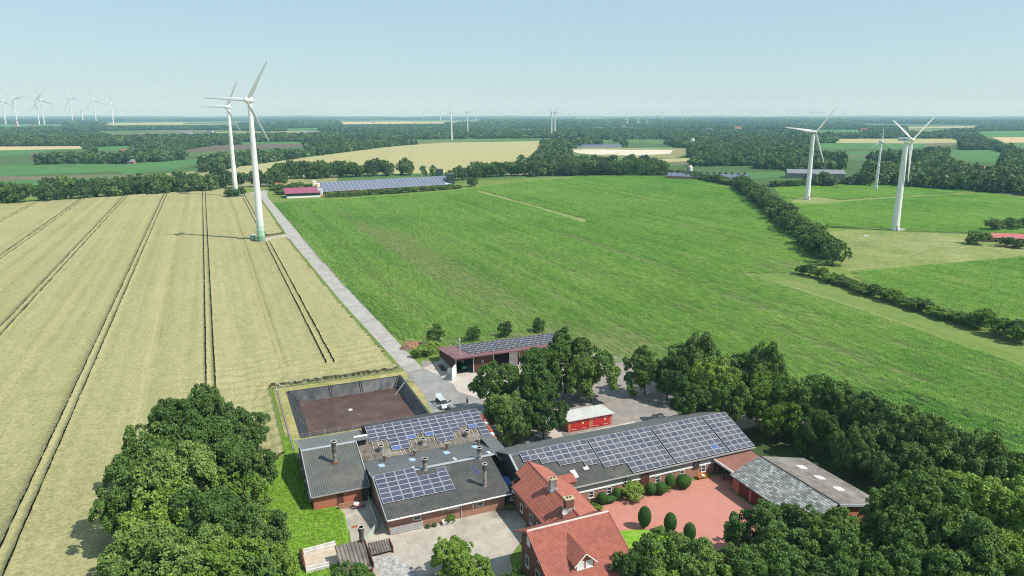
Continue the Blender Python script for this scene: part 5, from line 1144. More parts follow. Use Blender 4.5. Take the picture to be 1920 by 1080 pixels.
mb = MB(); mb.box(46.6, 53.4, 60.5, 60.65, 0, 3.6); Hh.part('inner_wall', mb, plain('chipboard', (0.30, 0.15, 0.075), 0.9)); mb = MB(); mb.box(44.2, 46.4, 59.5, 59.65, 0, 3.7); Hh.part('inner_wall', mb, M_OFFW)
dd = MB(); dd.hexa([(30.0, 58.2, 0.15), (28.0, 55.4, 0.15), (28.08, 55.33, 0.15), (30.08, 58.13, 0.15)], [(30.0, 58.2, 3.1), (28.0, 55.4, 3.1), (28.08, 55.33, 3.1), (30.08, 58.13, 3.1)]); do_ = Hh.part('open_door', dd, M_WHITE)
mb = MB(); mb.tube((31.6, 60.0, zH(60) - 0.1), (31.6, 60.0, zH(60) + 3.6), 0.2, 0.2, 12); mb.lathe([(0.2, zH(60) + 3.6), (0.3, zH(60) + 3.75), (0.3, zH(60) + 3.95), (0.15, zH(60) + 4.1)], 31.6, 60.0, 12); Hh.part('chimney', mb, M_METAL)
mb = MB(); mb.tube((32.0, 61.5, zH(61.5) + 0.12), (34.4, 58.2, zH(58.2) + 0.12), 0.03, 0.03, 5); Hh.part('cable', mb, M_OFFW)
TK = Thing('tank', 'white plastic tank beside the machine hall\'s left wall', 'tank', 29.2, 60.2); mb = MB(); mb.lathe([(0.5, 0.05), (0.62, 0.15), (0.62, 1.1), (0.45, 1.35), (0.12, 1.42), (0.12, 1.5)], 29.2, 60.2, 16); TK.part('vessel', mb, M_WHITE, smooth=True)
TR = Thing('tractor', 'green tractor parked inside the machine hall behind its open door', 'tractor', 32.6, 60.6)
mb = MB(); mb.box(32.1, 33.1, 59.6, 61.4, 0.9, 1.6); TR.part('bonnet', mb, plain('green_machine_paint', (0.03, 0.20, 0.05), 0.4, 0.5)); mb = MB(); mb.box(32.0, 33.2, 61.4, 62.8, 1.0, 2.7); TR.part('cab', mb, M_GLASS)
for a, b, r_ in ((31.9, 62.2, 0.8), (33.3, 62.2, 0.8), (32.0, 60.0, 0.5), (33.2, 60.0, 0.5)): mb = MB(); mb.tube((a - 0.2, b, r_), (a + 0.2, b, r_), r_, r_, 16); TR.part('wheel', mb, M_BLACK)
# ================================================================== LAGOON
LG = Thing('slurry_lagoon', 'rectangular slurry lagoon lined with black sheeting', 'lagoon', 5, 51)
M_LINER = plain('black_liner', (0.030, 0.032, 0.035), 0.5, 0.4, 0.25, 1.2, dirt=((0.06, 0.06, 0.06), 0.5))
RIM = [(A0 - .02, B0 - .02), (A1_ + .02, B0 - .02), (A1_ + .02, B1 + .02), (A0 - .02, B1 + .02)]; BOT = [(-5.2, 41.3), (15.6, 41.3), (15.6, 60.5), (-5.2, 60.5)]
r_ = np.random.default_rng(3); V = []; Fq = []
for k in range(4):
    (x0, y0), (x1, y1) = RIM[k], RIM[(k + 1) % 4]; (u0, w0), (u1, w1) = BOT[k], BOT[(k + 1) % 4]
    n_, mrow = 48, 7; o_ = len(V)
    fold = np.cumsum(r_.normal(0, 0.05, n_ + 1)); fold -= np.linspace(fold[0], fold[-1], n_ + 1)
    for i in range(n_ + 1):
        f = i / n_
        for j in range(mrow + 1):
            g = j / mrow; ed_ = 0 if i in (0, n_) else 1
            x = (x0 + (x1 - x0) * f) * (1 - g) + (u0 + (u1 - u0) * f) * g; y = (y0 + (y1 - y0) * f) * (1 - g) + (w0 + (w1 - w0) * f) * g
            z = 0.10 - 2.5 * g + ed_ * (fold[i] * math.sin(math.pi * g) * 0.9 + r_.normal(0, 0.035) * (0 < j))
            V.append((x, y, z))
    for i in range(n_):
        for j in range(mrow):
            q = o_ + i * (mrow + 1) + j; Fq.append((q, q + mrow + 1, q + mrow + 2, q + 1))
V = np.array(V) - np.array(LG.org); o = link('liner', npmesh('liner', V, np.array(Fq), [M_LINER], smooth=True), LG.o)
mb = MB()
for (a0, a1, b0, b1) in ((A0 - .5, A1_ + .5, B0 - .55, B0), (A0 - .5, A1_ + .5, B1, B1 + .55), (A0 - .5, A0, B0, B1), (A1_, A1_ + .5, B0, B1)): mb.box(a0, a1, b0, b1, 0.03, 0.11)
LG.part('liner_lip', mb, M_LINER)
t = NT('slurry'); p = t.pos()
c = t.ramp(t.noise(p, 0.22, 5, 0.7), [(0.3, (0.060, 0.034, 0.026)), (0.5, (0.090, 0.055, 0.043)), (0.62, (0.115, 0.073, 0.057)), (0.76, (0.24, 0.18, 0.14))])
t.bump(t.noise(p, 1.2, 3), 0.15, 0.1); M_SLUR = t.fin(c, 0.5, 0.2)
mb = MB(); mb.add([(-5.9, 40.7, -1.9), (16.3, 40.7, -1.9), (16.3, 61.1, -1.9), (-5.9, 61.1, -1.9)], [(0, 1, 2, 3)]); LG.part('slurry_surface', mb, M_SLUR)
mb = MB(); mb.lathe([(0.55, -1.95), (0.5, -1.82), (0.2, -1.72)], 4.0, 52.5, 10); LG.part('floating_lump', mb, M_OFFW)
def tor(mb, c, u, w, R_=0.3, r=0.09, n=12, k=6):
    c = Vector(c); u = Vector(u).normalized(); w = Vector(w); w = (w - u * w.dot(u)).normalized(); nn = u.cross(w); o_ = len(mb.v); vs = []
    for i in range(n):
        a = 2 * math.pi * i / n; d = u * math.cos(a) + w * math.sin(a)
        for j in range(k): b = 2 * math.pi * j / k; vs.append(c + d * (R_ + r * math.cos(b)) + nn * r * math.sin(b))
    mb.add(vs, [(i * k + j, ((i + 1) % n) * k + j, ((i + 1) % n) * k + (j + 1) % k, i * k + (j + 1) % k) for i in range(n) for j in range(k)])
M_TYRE = plain('tyre_rubber', (0.03, 0.03, 0.032), 0.8, 0.2)
def tyres(top, bot, n, label):
    T_ = Thing('tyre_string', label, 'tyres', top[0], top[1], 'strings of weight tyres on the lagoon liner')
    for i in range(n):
        f = (i + 0.4) / n; c = [top[k] + (bot[k] - top[k]) * f for k in range(3)]; c[2] += 0.18
        mb = MB(); u = (bot[0] - top[0], bot[1] - top[1], bot[2] - top[2]); s = Vector(u).cross(Vector((0, 0, 1))); tor(mb, c, u, s, 0.27, 0.09); T_.part('tyre', mb, M_TYRE)
    mb = MB(); mb.tube((top[0], top[1], top[2] + 0.22), (bot[0], bot[1], bot[2] + 0.22), 0.025, 0.025, 5); T_.part('rope', mb, M_OFFW)
def slope_pt(side, s, g):
    z = 0.10 - 2.5 * g
    if side == 'N': return (s, B1 + (60.5 - B1) * g, z)
    if side == 'E': return (A1_ + (15.6 - A1_) * g, s, z)
    return (A0 + (-5.2 - A0) * g, s, z)
for side, s, n_, lab in (('N', 1.4, 5, 'string of weight tyres on the lagoon\'s far liner wall, the left one'), ('N', 8.3, 5, 'string of weight tyres on the lagoon\'s far liner wall, the right one'), ('E', 53.5, 3, 'short tyre string on the lagoon\'s shaded right liner, upper'), ('E', 48.0, 3, 'short tyre string on the lagoon\'s shaded right liner, lower'), ('W', 54.0, 3, 'tyre string on the lagoon\'s lit left liner, upper'), ('W', 47.5, 3, 'tyre string on the lagoon\'s lit left liner, lower')):
    tyres(slope_pt(side, s, 0.05), slope_pt(side, s, 0.78), n_, lab)
tyres((A1_, B1, 0.15), (15.9, 60.9, -1.7), 7, 'crowded tyre string in the lagoon\'s far right corner'); tyres((A0, B1, 0.15), (-5.6, 60.9, -1.7), 6, 'tyre string in the lagoon\'s far left corner')
PI_ = Thing('slurry_pipe', 'blue-ended pipe reaching over the lagoon\'s right rim', 'pipe', 18, 58)
mb = MB(); P = [(14.8, 56.2, -1.6), (17.4, 57.6, 0.5), (19.0, 58.6, 1.15), (20.0, 58.2, 0.9), (20.4, 57.4, 0.1)]
for i in range(4): mb.tube(P[i], P[i + 1], 0.08, 0.08, 7, 0 if i != 1 and i != 2 else 1)
PI_.part('pipe', mb, [M_METAL, plain('blue_paint', (0.06, 0.16, 0.42), 0.5)])
def fence(name, label, path, h, sp, wires, postr=0.05, mat=M_METAL, wr=0.012):
    T_ = Thing(name, label, 'fence', *path[0])
    for (a0, b0), (a1, b1) in zip(path, path[1:]):
        n_ = max(1, round(math.dist((a0, b0), (a1, b1)) / sp))
        for i in range(n_):
            f = i / n_; mb = MB(); a, b = a0 + (a1 - a0) * f, b0 + (b1 - b0) * f; mb.tube((a, b, 0), (a, b, h), postr, postr, 6); T_.part('post', mb, mat)
    mb = MB()
    for (a0, b0), (a1, b1) in zip(path, path[1:]):
        for k in range(wires): z = h * (k + 0.6) / wires; mb.tube((a0, b0, z), (a1, b1, z), wr, wr, 4)
    T_.part('wires', mb, mat); return T_
FN = fence('wire_fence', 'wire fence between lagoon and wheat with braced corner posts', [(-9.9, 31.5), (-9.9, 66.3), (19.0, 65.6)], 1.6, 3.2, 6)
for (a, b, da_, db_) in ((-9.9, 66.2, 2.0, 0), (-9.9, 66.2, 0, -2.0), (-3.0, 66.1, -1.8, 0), (-0.5, 66.0, 1.8, 0)): mb = MB(); mb.tube((a, b, 1.5), (a + da_, b + db_, 0.05), 0.05, 0.05, 6); FN.part('brace', mb, M_METAL)
fence('wire_fence', 'wire fence along the lagoon\'s near rim behind the barns', [(-9.0, 37.2), (18.0, 36.8)], 1.5, 2.7, 4)
PB = Thing('kerb_board', 'brown board edging beside the lagoon fence', 'edging', -9.8, 50); mb = MB(); mb.box(-9.85, -9.6, 33, 65, 0, 0.22); PB.part('board', mb, plain('brown_board', (0.2, 0.14, 0.1), 0.9))
# ================================================================== WIND TURBINES
M_TW = plain('turbine_white', (0.76, 0.77, 0.77), 0.4, 0.4, 0.02, 0.2)
M_BLADE = plain('blade_grey_white', (0.62, 0.64, 0.65), 0.45, 0.4, 0.02, 0.2)
GREENS = [plain('tower_green_%d' % i, tuple(g + (w - g) * f for g, w in zip((0.16, 0.42, 0.20), (0.74, 0.77, 0.75))), 0.45, 0.4, 0.03, 0.3) for i, f in enumerate((0.0, 0.3, 0.55, 0.76, 0.9))]
M_REDB = plain('red_band', (0.5, 0.08, 0.06), 0.5)
BL = {}
def blade_mesh(Lb, ch):
    k = (round(Lb, 1), round(ch, 2))
    if k in BL: return BL[k]
    secs = [(0.0, 0.34, 0.34, 0.0), (0.05, 0.36, 0.34, 0.1), (0.13, 0.85, 0.26, 0.55), (0.22, 1.0, 0.17, 0.40), (0.40, 0.78, 0.10, 0.25), (0.6, 0.58, 0.07, 0.15), (0.8, 0.42, 0.05, 0.08), (0.95, 0.28, 0.035, 0.04), (1.0, 0.10, 0.02, 0.02)]
    V = []; n = 10
    for f, c, t_, tw in secs:
        for i in range(n):
            a = 2 * math.pi * i / n; x = math.cos(a) * c * ch / 2 - (c * ch * 0.2 if f > 0.08 else 0); y = math.sin(a) * t_ * ch / 2
            V.append((x * math.cos(tw) - y * math.sin(tw), x * math.sin(tw) + y * math.cos(tw), f * Lb))
    m_ = len(secs); F_ = [(j * n + i, j * n + (i + 1) % n, (j + 1) * n + (i + 1) % n, (j + 1) * n + i) for j in range(m_ - 1) for i in range(n)] + [tuple(range((m_ - 1) * n, m_ * n))]
    me = bpy.data.meshes.new('blade'); me.from_pydata(V, [], F_); me.polygons.foreach_set('use_smooth', [True] * len(F_)); me.update(); BL[k] = me; return me
def turbine(x, y, hub, Lb, yaw, phi, label, group=None, style='egg', r0=1.9, r1=1.0, green=False, band=False, fine=True, chord=None, mat=None, seg=28, tower=None):
    """yaw: direction the rotor looks; phi: angle of the first blade in the rotor plane"""
    root = empty('wind_turbine', (x, y, 0), 0, label, 'wind turbine', group)
    n = Vector((math.cos(yaw), math.sin(yaw), 0)); h = Vector((0, 0, 1)).cross(n); up = Vector((0, 0, 1))
    m0 = mat or M_TW
    mb = MB(); zs = [0, hub * .25, hub * .5, hub * .75, hub - (1.2 if fine else 0)]; rad = lambda z: r0 + (r1 - r0) * (z / hub) ** 0.85
    if green: zs = [0, 2.6, 5.2, 7.8, 10.4, 13.0, hub * .5, hub * .75, hub - 1.2]
    for i, (za, zb) in enumerate(zip(zs, zs[1:])): mb.tube((0, 0, za), (0, 0, zb), rad(za), rad(zb), seg if fine else 6, min(i + 1, 5) % 6 if green and i < 5 else 0, False)
    tw = mb.build('tower', [m0] + (GREENS if green else []), root, smooth=True)
    if band:
        mb = MB(); mb.tube((0, 0, hub * 0.17), (0, 0, hub * 0.205), rad(hub * .17) + .06, rad(hub * .205) + .06, 8); mb.build('band', M_REDB, tw)
    if fine:
        mb = MB(); an = math.atan2(-y, -x) + 0.5; d = Vector((math.cos(an), math.sin(an), 0)); s = Vector((-d.y, d.x, 0)); c0 = d * (r0 - 0.12)
        q = [c0 - s * .45, c0 + s * .45, c0 + s * .45 + d * .2, c0 - s * .45 + d * .2]
        mb.hexa([(v.x, v.y, 0.5) for v in q], [(v.x, v.y, 2.6) for v in q]); mb.build('door', M_GREYCL, tw)
        mb = MB(); mb.tube((0, 0, 0), (0, 0, 0.25), r0 + 0.5, r0 + 0.45, 20); mb.build('foundation', M_CONC, root)
    rot = Matrix((h, n, up)).transposed().to_4x4()       # local x: in-plane, y: towards the nose, z: up
    ov = 2.6 if style == 'egg' else 3.0
    if not fine: ov = r1 * 2.5
    def put(me_or_mb, nm, mt, loc, par=root, R3=None, sm=True):
        o = me_or_mb.build(nm, mt, par, smooth=sm) if isinstance(me_or_mb, MB) else link(nm, me_or_mb, par)
        o.matrix_local = Matrix.Translation(loc) @ (R3 if R3 is not None else rot); return o
    hubp = Vector((0, 0, hub)) + n * ov
    if fine and style == 'egg':
        mb = MB(); mb.lathe([(0.05, -3.1), (0.75, -2.7), (1.25, -1.8), (1.55, -0.6), (1.6, 0.6), (1.45, 1.1)], 0, 0, 18); mb.v = [(a, c, b) for a, b, c in mb.v]; mb.f = [f[::-1] for f in mb.f]
        put(mb, 'nacelle', m0, (0, 0, hub))
        mb = MB(); mb.lathe([(1.5, -1.3), (1.55, -0.4), (1.25, 0.6), (0.7, 1.25), (0.06, 1.5)], 0, 0, 18); mb.v = [(a, c, b) for a, b, c in mb.v]; mb.f = [f[::-1] for f in mb.f]
        put(mb, 'hub', m0, hubp)
    elif fine:
        mb = MB(); prof = [(-1.15, -0.9), (1.15, -0.9), (1.25, 0.3), (0.95, 1.1), (-0.95, 1.1), (-1.25, 0.3)]; mb.ext(prof, 'b', -4.0, 2.2)
        nc = put(mb, 'nacelle', m0, (0, 0, hub + 0.2), sm=False)
        mb = MB(); mb.lathe([(0.85, -0.9), (0.9, 0.0), (0.7, 0.7), (0.08, 1.1)], 0, 0, 16); mb.v = [(a, c, b) for a, b, c in mb.v]; mb.f = [f[::-1] for f in mb.f]; put(mb, 'hub', m0, hubp)
    else:
        mb = MB(); w = r1 * 1.3; mb.box(-w, w, -w * 3.2, w * 2.5, -w, w * 1.2); put(mb, 'nacelle', m0, (0, 0, hub), sm=False)
    me = blade_mesh(Lb, chord or Lb * 0.085)
    if not me.materials: me.materials.append(M_BLADE)
    for k in range(3):
        a = phi + k * 2 * math.pi / 3; d = h * math.cos(a) + up * math.sin(a); c = n.cross(d)
        o = link('blade', me, root); o.matrix_local = Matrix.Translation(hubp) @ Matrix((c, n, d)).transposed().to_4x4()
    return root, rot
x, y = gw(490, 452); turbine(x, y, 66.5, 21.5, R(-97), R(57), 'nearest green-footed turbine in the wheat beside a small green transformer', green=True)
TFX = x, y
x, y = gw(443, 369); turbine(x, y, 65.5, 21.5, R(-100), R(60), 'second green-footed turbine at the far end of the wheat', green=True)
x, y = gw(1678, 432); rt, rot = turbine(x, y, 47.3, 22.0, R(-58), R(33), 'large white turbine on the pasture, nose turned to the right, blue lettering on its nacelle', style='box', r0=2.0, r1=1.15, chord=2.1)
for s, nm in ((-1, 'lettering'), (1, 'lettering')):       # illegible blue word on each side of the nacelle
    mb = MB()
    for i, (w, hh) in enumerate([(0.5, 0.55), (0.12, 0.75), (0.45, 0.5), (0.3, 0.8), (0.5, 0.55), (0.45, 0.5)]):
        y0 = -3.4 + i * 0.72; mb.box(s * 1.24 - 0.03, s * 1.24 + 0.03, y0, y0 + w, -0.35, -0.35 + hh)
    o = mb.build(nm, plain('lettering_blue', (0.08, 0.22, 0.5), 0.5), rt); o.matrix_local = Matrix.Translation((0, 0, 47.5)) @ rot
x, y = gw(1513, 374); turbine(x, y, 48.0, 23.5, R(-84), R(52), 'white turbine on the bare patch before the long grey hall', style='box', r0=2.0, r1=1.1)
x, y = gw(1642, 355); r3, _ = turbine(x, y, 38.5, 11.8, R(-105), R(92), 'smaller slim turbine with dark writing up its tower', style='box', r0=1.3, r1=0.7)
mb = MB(); rr = random.Random(5)                          # dark upright writing on the tower, letters stacked
an = math.atan2(-y, -x) + 0.55
for i in range(26):
    z = 1.5 + i * 1.02; rad = 1.3 + (0.7 - 1.3) * (z / 38.5) ** 0.85 + 0.03
    for k in range(3):
        if rr.random() < 0.62:
            a0 = an - 0.55 + k * 0.36; q = [(rad * math.cos(a0 + s), rad * math.sin(a0 + s)) for s in (0, 0.28)]; zz = z + rr.choice((0, 0.3, 0.5)); hh = rr.uniform(0.25, 0.6)
            mb.add([(*q[0], zz), (*q[1], zz), (*q[1], zz + hh), (*q[0], zz + hh)], [(0, 1, 2, 3)])
mb.build('writing', plain('dark_lettering', (0.05, 0.06, 0.09), 0.6), r3)
# far turbines: (foot px, hub px y, blade px, phi)
def far_turbine(bx, by, hy, bl_px, phi, label, group, band=False, yaw=-100, r=None):
    x, y = gw(bx, by); d = math.hypot(x, y); hub = CAM_H * (by - hy) / (by - 215.05)
    Lb = bl_px / FPX * d * 1.0; k = r or max(1.9, d / FPX * 0.85)
    turbine(x, y, hub, Lb, R(yaw), R(phi), label, group, 'box', k * 1.25, k * 0.75, band=band, fine=False, chord=max(Lb * 0.07, d / FPX * 1.0))
LGp = 'tall turbines of the wind farm on the left horizon'
for bx, by, hy, bl_px, ph, lab in [(11, 233.5, 189, 25, 98, 'leftmost tall turbine on the horizon, cut by the frame edge'), (33, 235, 187, 23, 135, 'second tall turbine from the left on the horizon'), (74, 233.5, 189, 25, 160, 'third tall turbine on the horizon, overlapping the next'), (83.5, 233.5, 187, 26, 100, 'fourth tall turbine on the horizon, overlapping the previous'), (137, 231, 185, 23, 118, 'fifth tall turbine on the horizon with one blade upright left'), (181, 232.5, 188, 21, 103, 'sixth tall turbine on the horizon with blade upright'), (213, 232.5, 194, 18, 80, 'rightmost tall turbine of the left wind farm'), (156, 230.5, 206, 11, 20, 'short turbine standing between two tall ones of the left wind farm')]:
    far_turbine(bx, by, hy, bl_px, ph, lab, LGp, True)
for bx, by, hy, bl_px, ph, lab in [(847, 262, 210, 15, 100, 'nearer of two mid-distance turbines above the tan grain field'), (877, 253.5, 210.5, 14, 130, 'farther of two mid-distance turbines above the tan grain field'), (1034, 258, 210, 15, 118, 'nearer of a close pair of turbines left of the sand pit'), (1040, 254, 209, 13, 45, 'farther of a close pair of turbines left of the sand pit'), (676, 224, 217, 5, 110, 'small bright turbine below the horizon above the grain field'), (1770, 219.5, 205, 3, 90, 'thin mast-like turbine on the right horizon')]:
    far_turbine(bx, by, hy, bl_px, ph, lab, None, r=1.9)
for i, (bx, by, hy) in enumerate([(1176, 235, 224), (1196, 236.5, 225.5), (1212, 237.5, 226.5)]): far_turbine(bx, by, hy, 6, 60 + 25 * i, 'one of three small turbines in a row above the avenue of trees', 'three small turbines in a row')
for i, (bx, hy) in enumerate([(760, 214), (794, 214), (826, 214), (864, 213), (893, 213), (942, 214), (1054, 214), (1068, 213), (1082, 215), (1104, 212), (1113, 213), (1140, 213), (1149, 213), (1164, 209), (1175, 214), (1205, 209), (1219, 213), (1227, 209), (1239, 210), (1244, 210), (1280, 212), (1289, 210), (1329, 210), (1344, 216), (1358, 216), (1389, 212), (1409, 209), (1419, 211), (1436, 211), (1478, 210), (1488, 211), (1494, 212), (1516, 211), (1523, 211), (1534, 210), (1541, 211), (1559, 211), (1580, 212), (45, 215)]):
    far_turbine(bx, 223.3 + (i * 7 % 5) * 0.7, hy, 4.5, 30 + 37 * i, 'tiny pale turbine among many along the far horizon', 'tiny turbines along the far horizon', r=3.2)
# transformer kiosk at the near turbine
x, y = TFX; tx, ty = wl(x, y)
KI = Thing('transformer_kiosk', 'small green transformer kiosk with white roof at the near turbine\'s foot', 'kiosk', tx - 3.6, ty + 4.5)
mb = MB(); mb.box(tx - 4.9, tx - 2.5, ty + 3.0, ty + 6.0, 0, 2.3); KI.part('body', mb, plain('kiosk_green', (0.10, 0.42, 0.16), 0.6)); mb = MB(); mb.prism([(tx - 5.1, ty + 2.8), (tx - 2.3, ty + 2.8), (tx - 2.3, ty + 6.2), (tx - 5.1, ty + 6.2)], 2.3, 2.6); KI.part('roof', mb, M_WHITE)
mb = MB(); mb.box(tx - 4.3, tx - 3.2, ty + 2.94, ty + 2.99, 0.1, 2.0); KI.part('door', mb, M_OFFW)
x, y = gw(1688, 433); CB = empty('cable_box', (x, y, 0), 0.2, 'low grey box beside the large white turbine\'s foot', 'box'); mb = MB(); mb.box(-2.2, 2.2, -0.9, 0.9, 0, 0.9); mb.box(-2.3, 2.3, -1.0, 1.0, 0.9, 1.0); mb.build('body', M_OFFW, CB)
x, y = gw(1624, 443); CB = empty('water_trough', (x, y, 0), 0.1, 'small white trough lying on the pasture', 'trough'); mb = MB(); mb.box(-1.3, 1.3, -0.5, 0.5, 0, 0.5); mb.build('body', M_OFFW, CB)
# ================================================================== FARTHER BUILDINGS
def obj_frame(name, p0, p1, label, cat, group=None):
    (x0, y0), (x1, y1) = gw(*p0), gw(*p1); return empty(name, (x0, y0, 0), math.atan2(y1 - y0, x1 - x0), label, cat, group), math.dist((x0, y0), (x1, y1))
J, Lj = obj_frame('solar_roof_barn', (607, 366.5), (850, 351.5), 'very long barn whose whole roof is solar panels, beyond the maize', 'barn')
mb = MB(); mb.box(0, Lj, 0, 0.3, 0, 2.6); mb.ext([(0.3, 0), (24, 0), (24, 3.4), (12, 8.9), (0.3, 2.9)], 'a', 0, 0.3); mb.ext([(0.3, 0), (24, 0), (24, 3.4), (12, 8.9), (0.3, 2.9)], 'a', Lj - 0.3, Lj); mb.box(0.3, Lj - .3, 23.7, 24, 0, 3.4); mb.build('wall', M_BRICKR, J)
mb = MB(); corr(mb, -0.5, Lj + 0.5, (-0.6, 2.6), (12, 9.0), 1.2, 0.06); corr(mb, -0.5, Lj + 0.5, (24.6, 3.2), (12, 9.0), 1.2, 0.06); mb.build('roof', M_DARKR, J)
mb = MB(); nC = int(Lj / 1.7); sl_ = 6.4 / 12.6
M_CELLF = plain('far_solar_cells', (0.125, 0.145, 0.20), 0.45, 0.3, 0.12, 0.3)
for c_ in range(nC):
    for r_ in range(9):
        if c_ > nC * 0.93 and r_ < 2: continue
        y0 = -0.3 + r_ * 1.34; y1 = y0 + 1.26; x0 = 0.2 + c_ * Lj / nC
        if c_ % 2 == 0: x1 = x0 + 1.62
        else: x1 = x0 + 1.40
        z0, z1 = 2.6 + (y0 + 0.6) * sl_ + 0.2, 2.6 + (y1 + 0.6) * sl_ + 0.2
        mb.add([(x0, y0, z0), (x1, y0, z0), (x1, y1, z1), (x0, y1, z1)], [(0, 1, 2, 3)])
o = mb.build('solar_panels', M_CELLF, J); o['kind'] = 'stuff'
mb = MB(); mb.add([(0, -0.4, 2.6 + 0.2 * sl_ + 0.15), (Lj, -0.4, 2.6 + 0.2 * sl_ + 0.15), (Lj, 11.8, 2.6 + 12.4 * sl_ + 0.15), (0, 11.8, 2.6 + 12.4 * sl_ + 0.15)], [(0, 1, 2, 3)]); mb.build('panel_rails', plain('pale_rails', (0.45, 0.5, 0.56), 0.6), J)
Q, Lq = obj_frame('maroon_roof_barn', (538, 372), (600, 369.5), 'barn with maroon roof, green walls and white plinth at the road', 'barn')
mb = MB(); mb.box(0, Lq, 0, 12, 1.3, 3.6); mb.build('wall', plain('dark_green_sheet', (0.028, 0.085, 0.055), 0.6), Q)
mb = MB(); mb.box(-0.05, Lq + .05, -0.05, 12.05, 0, 1.3); mb.build('plinth', M_WHITE, Q)
mb = MB(); corr(mb, -1, Lq + 1, (-0.8, 3.5), (13, 6.4), 0.8, 0.05); mb.build('roof', plain('maroon_roof', (0.30, 0.075, 0.135), 0.6), Q)
for px, py, h, r, lab in [(597, 365, 9.2, 1.6, 'cream feed silo with white cap, nearer of two at the barn end'), (590, 360, 9.2, 1.6, 'cream feed silo with white cap, farther of two at the barn end')]:
    x, y = gw(px, py); S_ = empty('feed_silo', (x, y, 0), 0, lab, 'silo', 'cream feed silos'); mb = MB(); mb.lathe([(r, 0), (r, h - 1.0)], 0, 0, 18); mb.build('barrel', plain('cream_paint', (0.52, 0.46, 0.30), 0.6), S_, smooth=True); mb = MB(); mb.lathe([(r + .08, h - 1.0), (r + .08, h - .8), (r * .5, h - .1), (0.1, h)], 0, 0, 18); mb.build('cap', M_WHITE, S_)
x, y = gw(601, 369); S_ = empty('kiosk', (x, y, 0), 0.3, 'small white cabin with orange skirt between maroon barn and solar barn', 'cabin'); mb = MB(); mb.box(-1.6, 1.6, -1.5, 1.5, 1.2, 3.4); mb.build('body', M_WHITE, S_); mb = MB(); mb.box(-1.65, 1.65, -1.55, 1.55, 0, 1.2); mb.build('skirt', plain('orange_paint', (0.6, 0.32, 0.08), 0.6), S_)
mb = MB(); mb.box(-2.0, 2.0, 1.5, 4.5, 0, 6.2); mb.build('tower', plain('pale_sheet', (0.55, 0.6, 0.62), 0.5), S_)
for c_ in (-0.7, 0.7): mb = MB(); mb.box(c_ - .4, c_ + .4, -1.56, -1.505, 1.9, 2.7); mb.build('window', M_GLASS, S_)
for px, py, lab in [(824, 340, 'dark green feed tower behind the solar barn roof'), (845, 351, 'dark green feed tower at the solar barn\'s far end')]:
    x, y = gw(px, py); S_ = empty('feed_tower', (x, y, 0), 0.25, lab, 'tower', 'dark green feed towers'); mb = MB(); mb.box(-3, 3, -3, 3, 0, 11); mb.build('body', plain('dark_green_tower', (0.035, 0.06, 0.055), 0.6), S_); mb = MB(); mb.box(-3.2, 3.2, -3.2, 3.2, 11, 11.4); mb.build('roof', plain('green_grey', (0.10, 0.13, 0.13), 0.6), S_)
x, y = gw(536, 371.5); S_ = empty('parked_car', (x, y, 0), 0.2, 'dark parked car at the maroon barn\'s left end', 'car'); mb = MB(); mb.ext([(-2.2, .35), (2.2, .35), (2.2, .85), (1.2, 1.0), (.6, 1.5), (-1.6, 1.5), (-2.2, .95)], 'b', -.9, .9); mb.build('body', plain('dark_car', (0.03, 0.03, 0.04), 0.3, 0.5), S_)
for a, b in ((-1.4, -.9), (-1.4, .9), (1.4, -.9), (1.4, .9)): mb = MB(); mb.tube((a, b - .1, .33), (a, b + .1, .33), .33, .33, 12); mb.build('wheel', M_TYRE, S_)
# generic far house or hall
def house(px, py, w, d, h, ridge, rot, wm, rm, label, cat='house', name='farmhouse', group=None, nwin=0):
    x, y = gw(px, py); T_ = empty(name, (x, y, 0), R(rot), label, cat, group)
    mb = MB(); mb.box(-w / 2, w / 2, 0, d, 0, h); mb.ext([(0, h), (d, h), (d / 2, ridge - 0.1)], 'a', -w / 2, -w / 2 + .2); mb.ext([(0, h), (d, h), (d / 2, ridge - 0.1)], 'a', w / 2 - .2, w / 2); mb.build('wall', wm, T_)
    for s in (0, 1):
        mb = MB(); corr(mb, -w / 2 - .4, w / 2 + .4, (-.5 if s == 0 else d + .5, h - .15), (d / 2, ridge), 0.9, 0.05); mb.build('roof', rm, T_)
    for i in range(nwin): mb = MB(); c_ = -w / 2 + w * (i + .5) / nwin; mb.box(c_ - .5, c_ + .5, -.06, 0.0, 1.0, 2.3); mb.build('window', M_GLASS, T_)
    return T_
M_SILV = plain('silver_sheet', (0.20, 0.215, 0.23), 0.5, 0.4, 0.05, 0.3); M_RROOF = plain('red_far_roof', (0.26, 0.09, 0.07), 0.8)
house(1530, 335, 52, 18, 5.0, 8.2, -12, M_SILV, M_SILV, 'long grey hall behind the white turbine on the bare patch', 'hall', 'grey_hall')
house(1892, 455, 22, 7, 2.4, 4.0, -14, M_BRICKF, plain('pink_red_roof', (0.42, 0.14, 0.13), 0.7), 'low building with pinkish red roof among bushes by the pasture', 'house', nwin=5)
house(1846, 326, 12, 9, 3.5, 8, 20, M_OFFW, M_RROOF, 'red-roofed house among trees on the right', nwin=3); house(1870, 327, 18, 10, 3.0, 6, -10, M_BRICKF, plain('brown_far_roof', (0.2, 0.16, 0.13), 0.8), 'brown-roofed barn beside the red-roofed house', 'barn')
house(1790, 340, 11, 9, 3, 5.5, 25, M_OFFW, M_SILV, 'shed with pale bluish roof between dark trees', 'shed', 'shed'); house(1768, 330, 14, 10, 3, 6, 20, M_BRICKF, M_DARKR, 'dark-roofed house half hidden by trees', nwin=3)
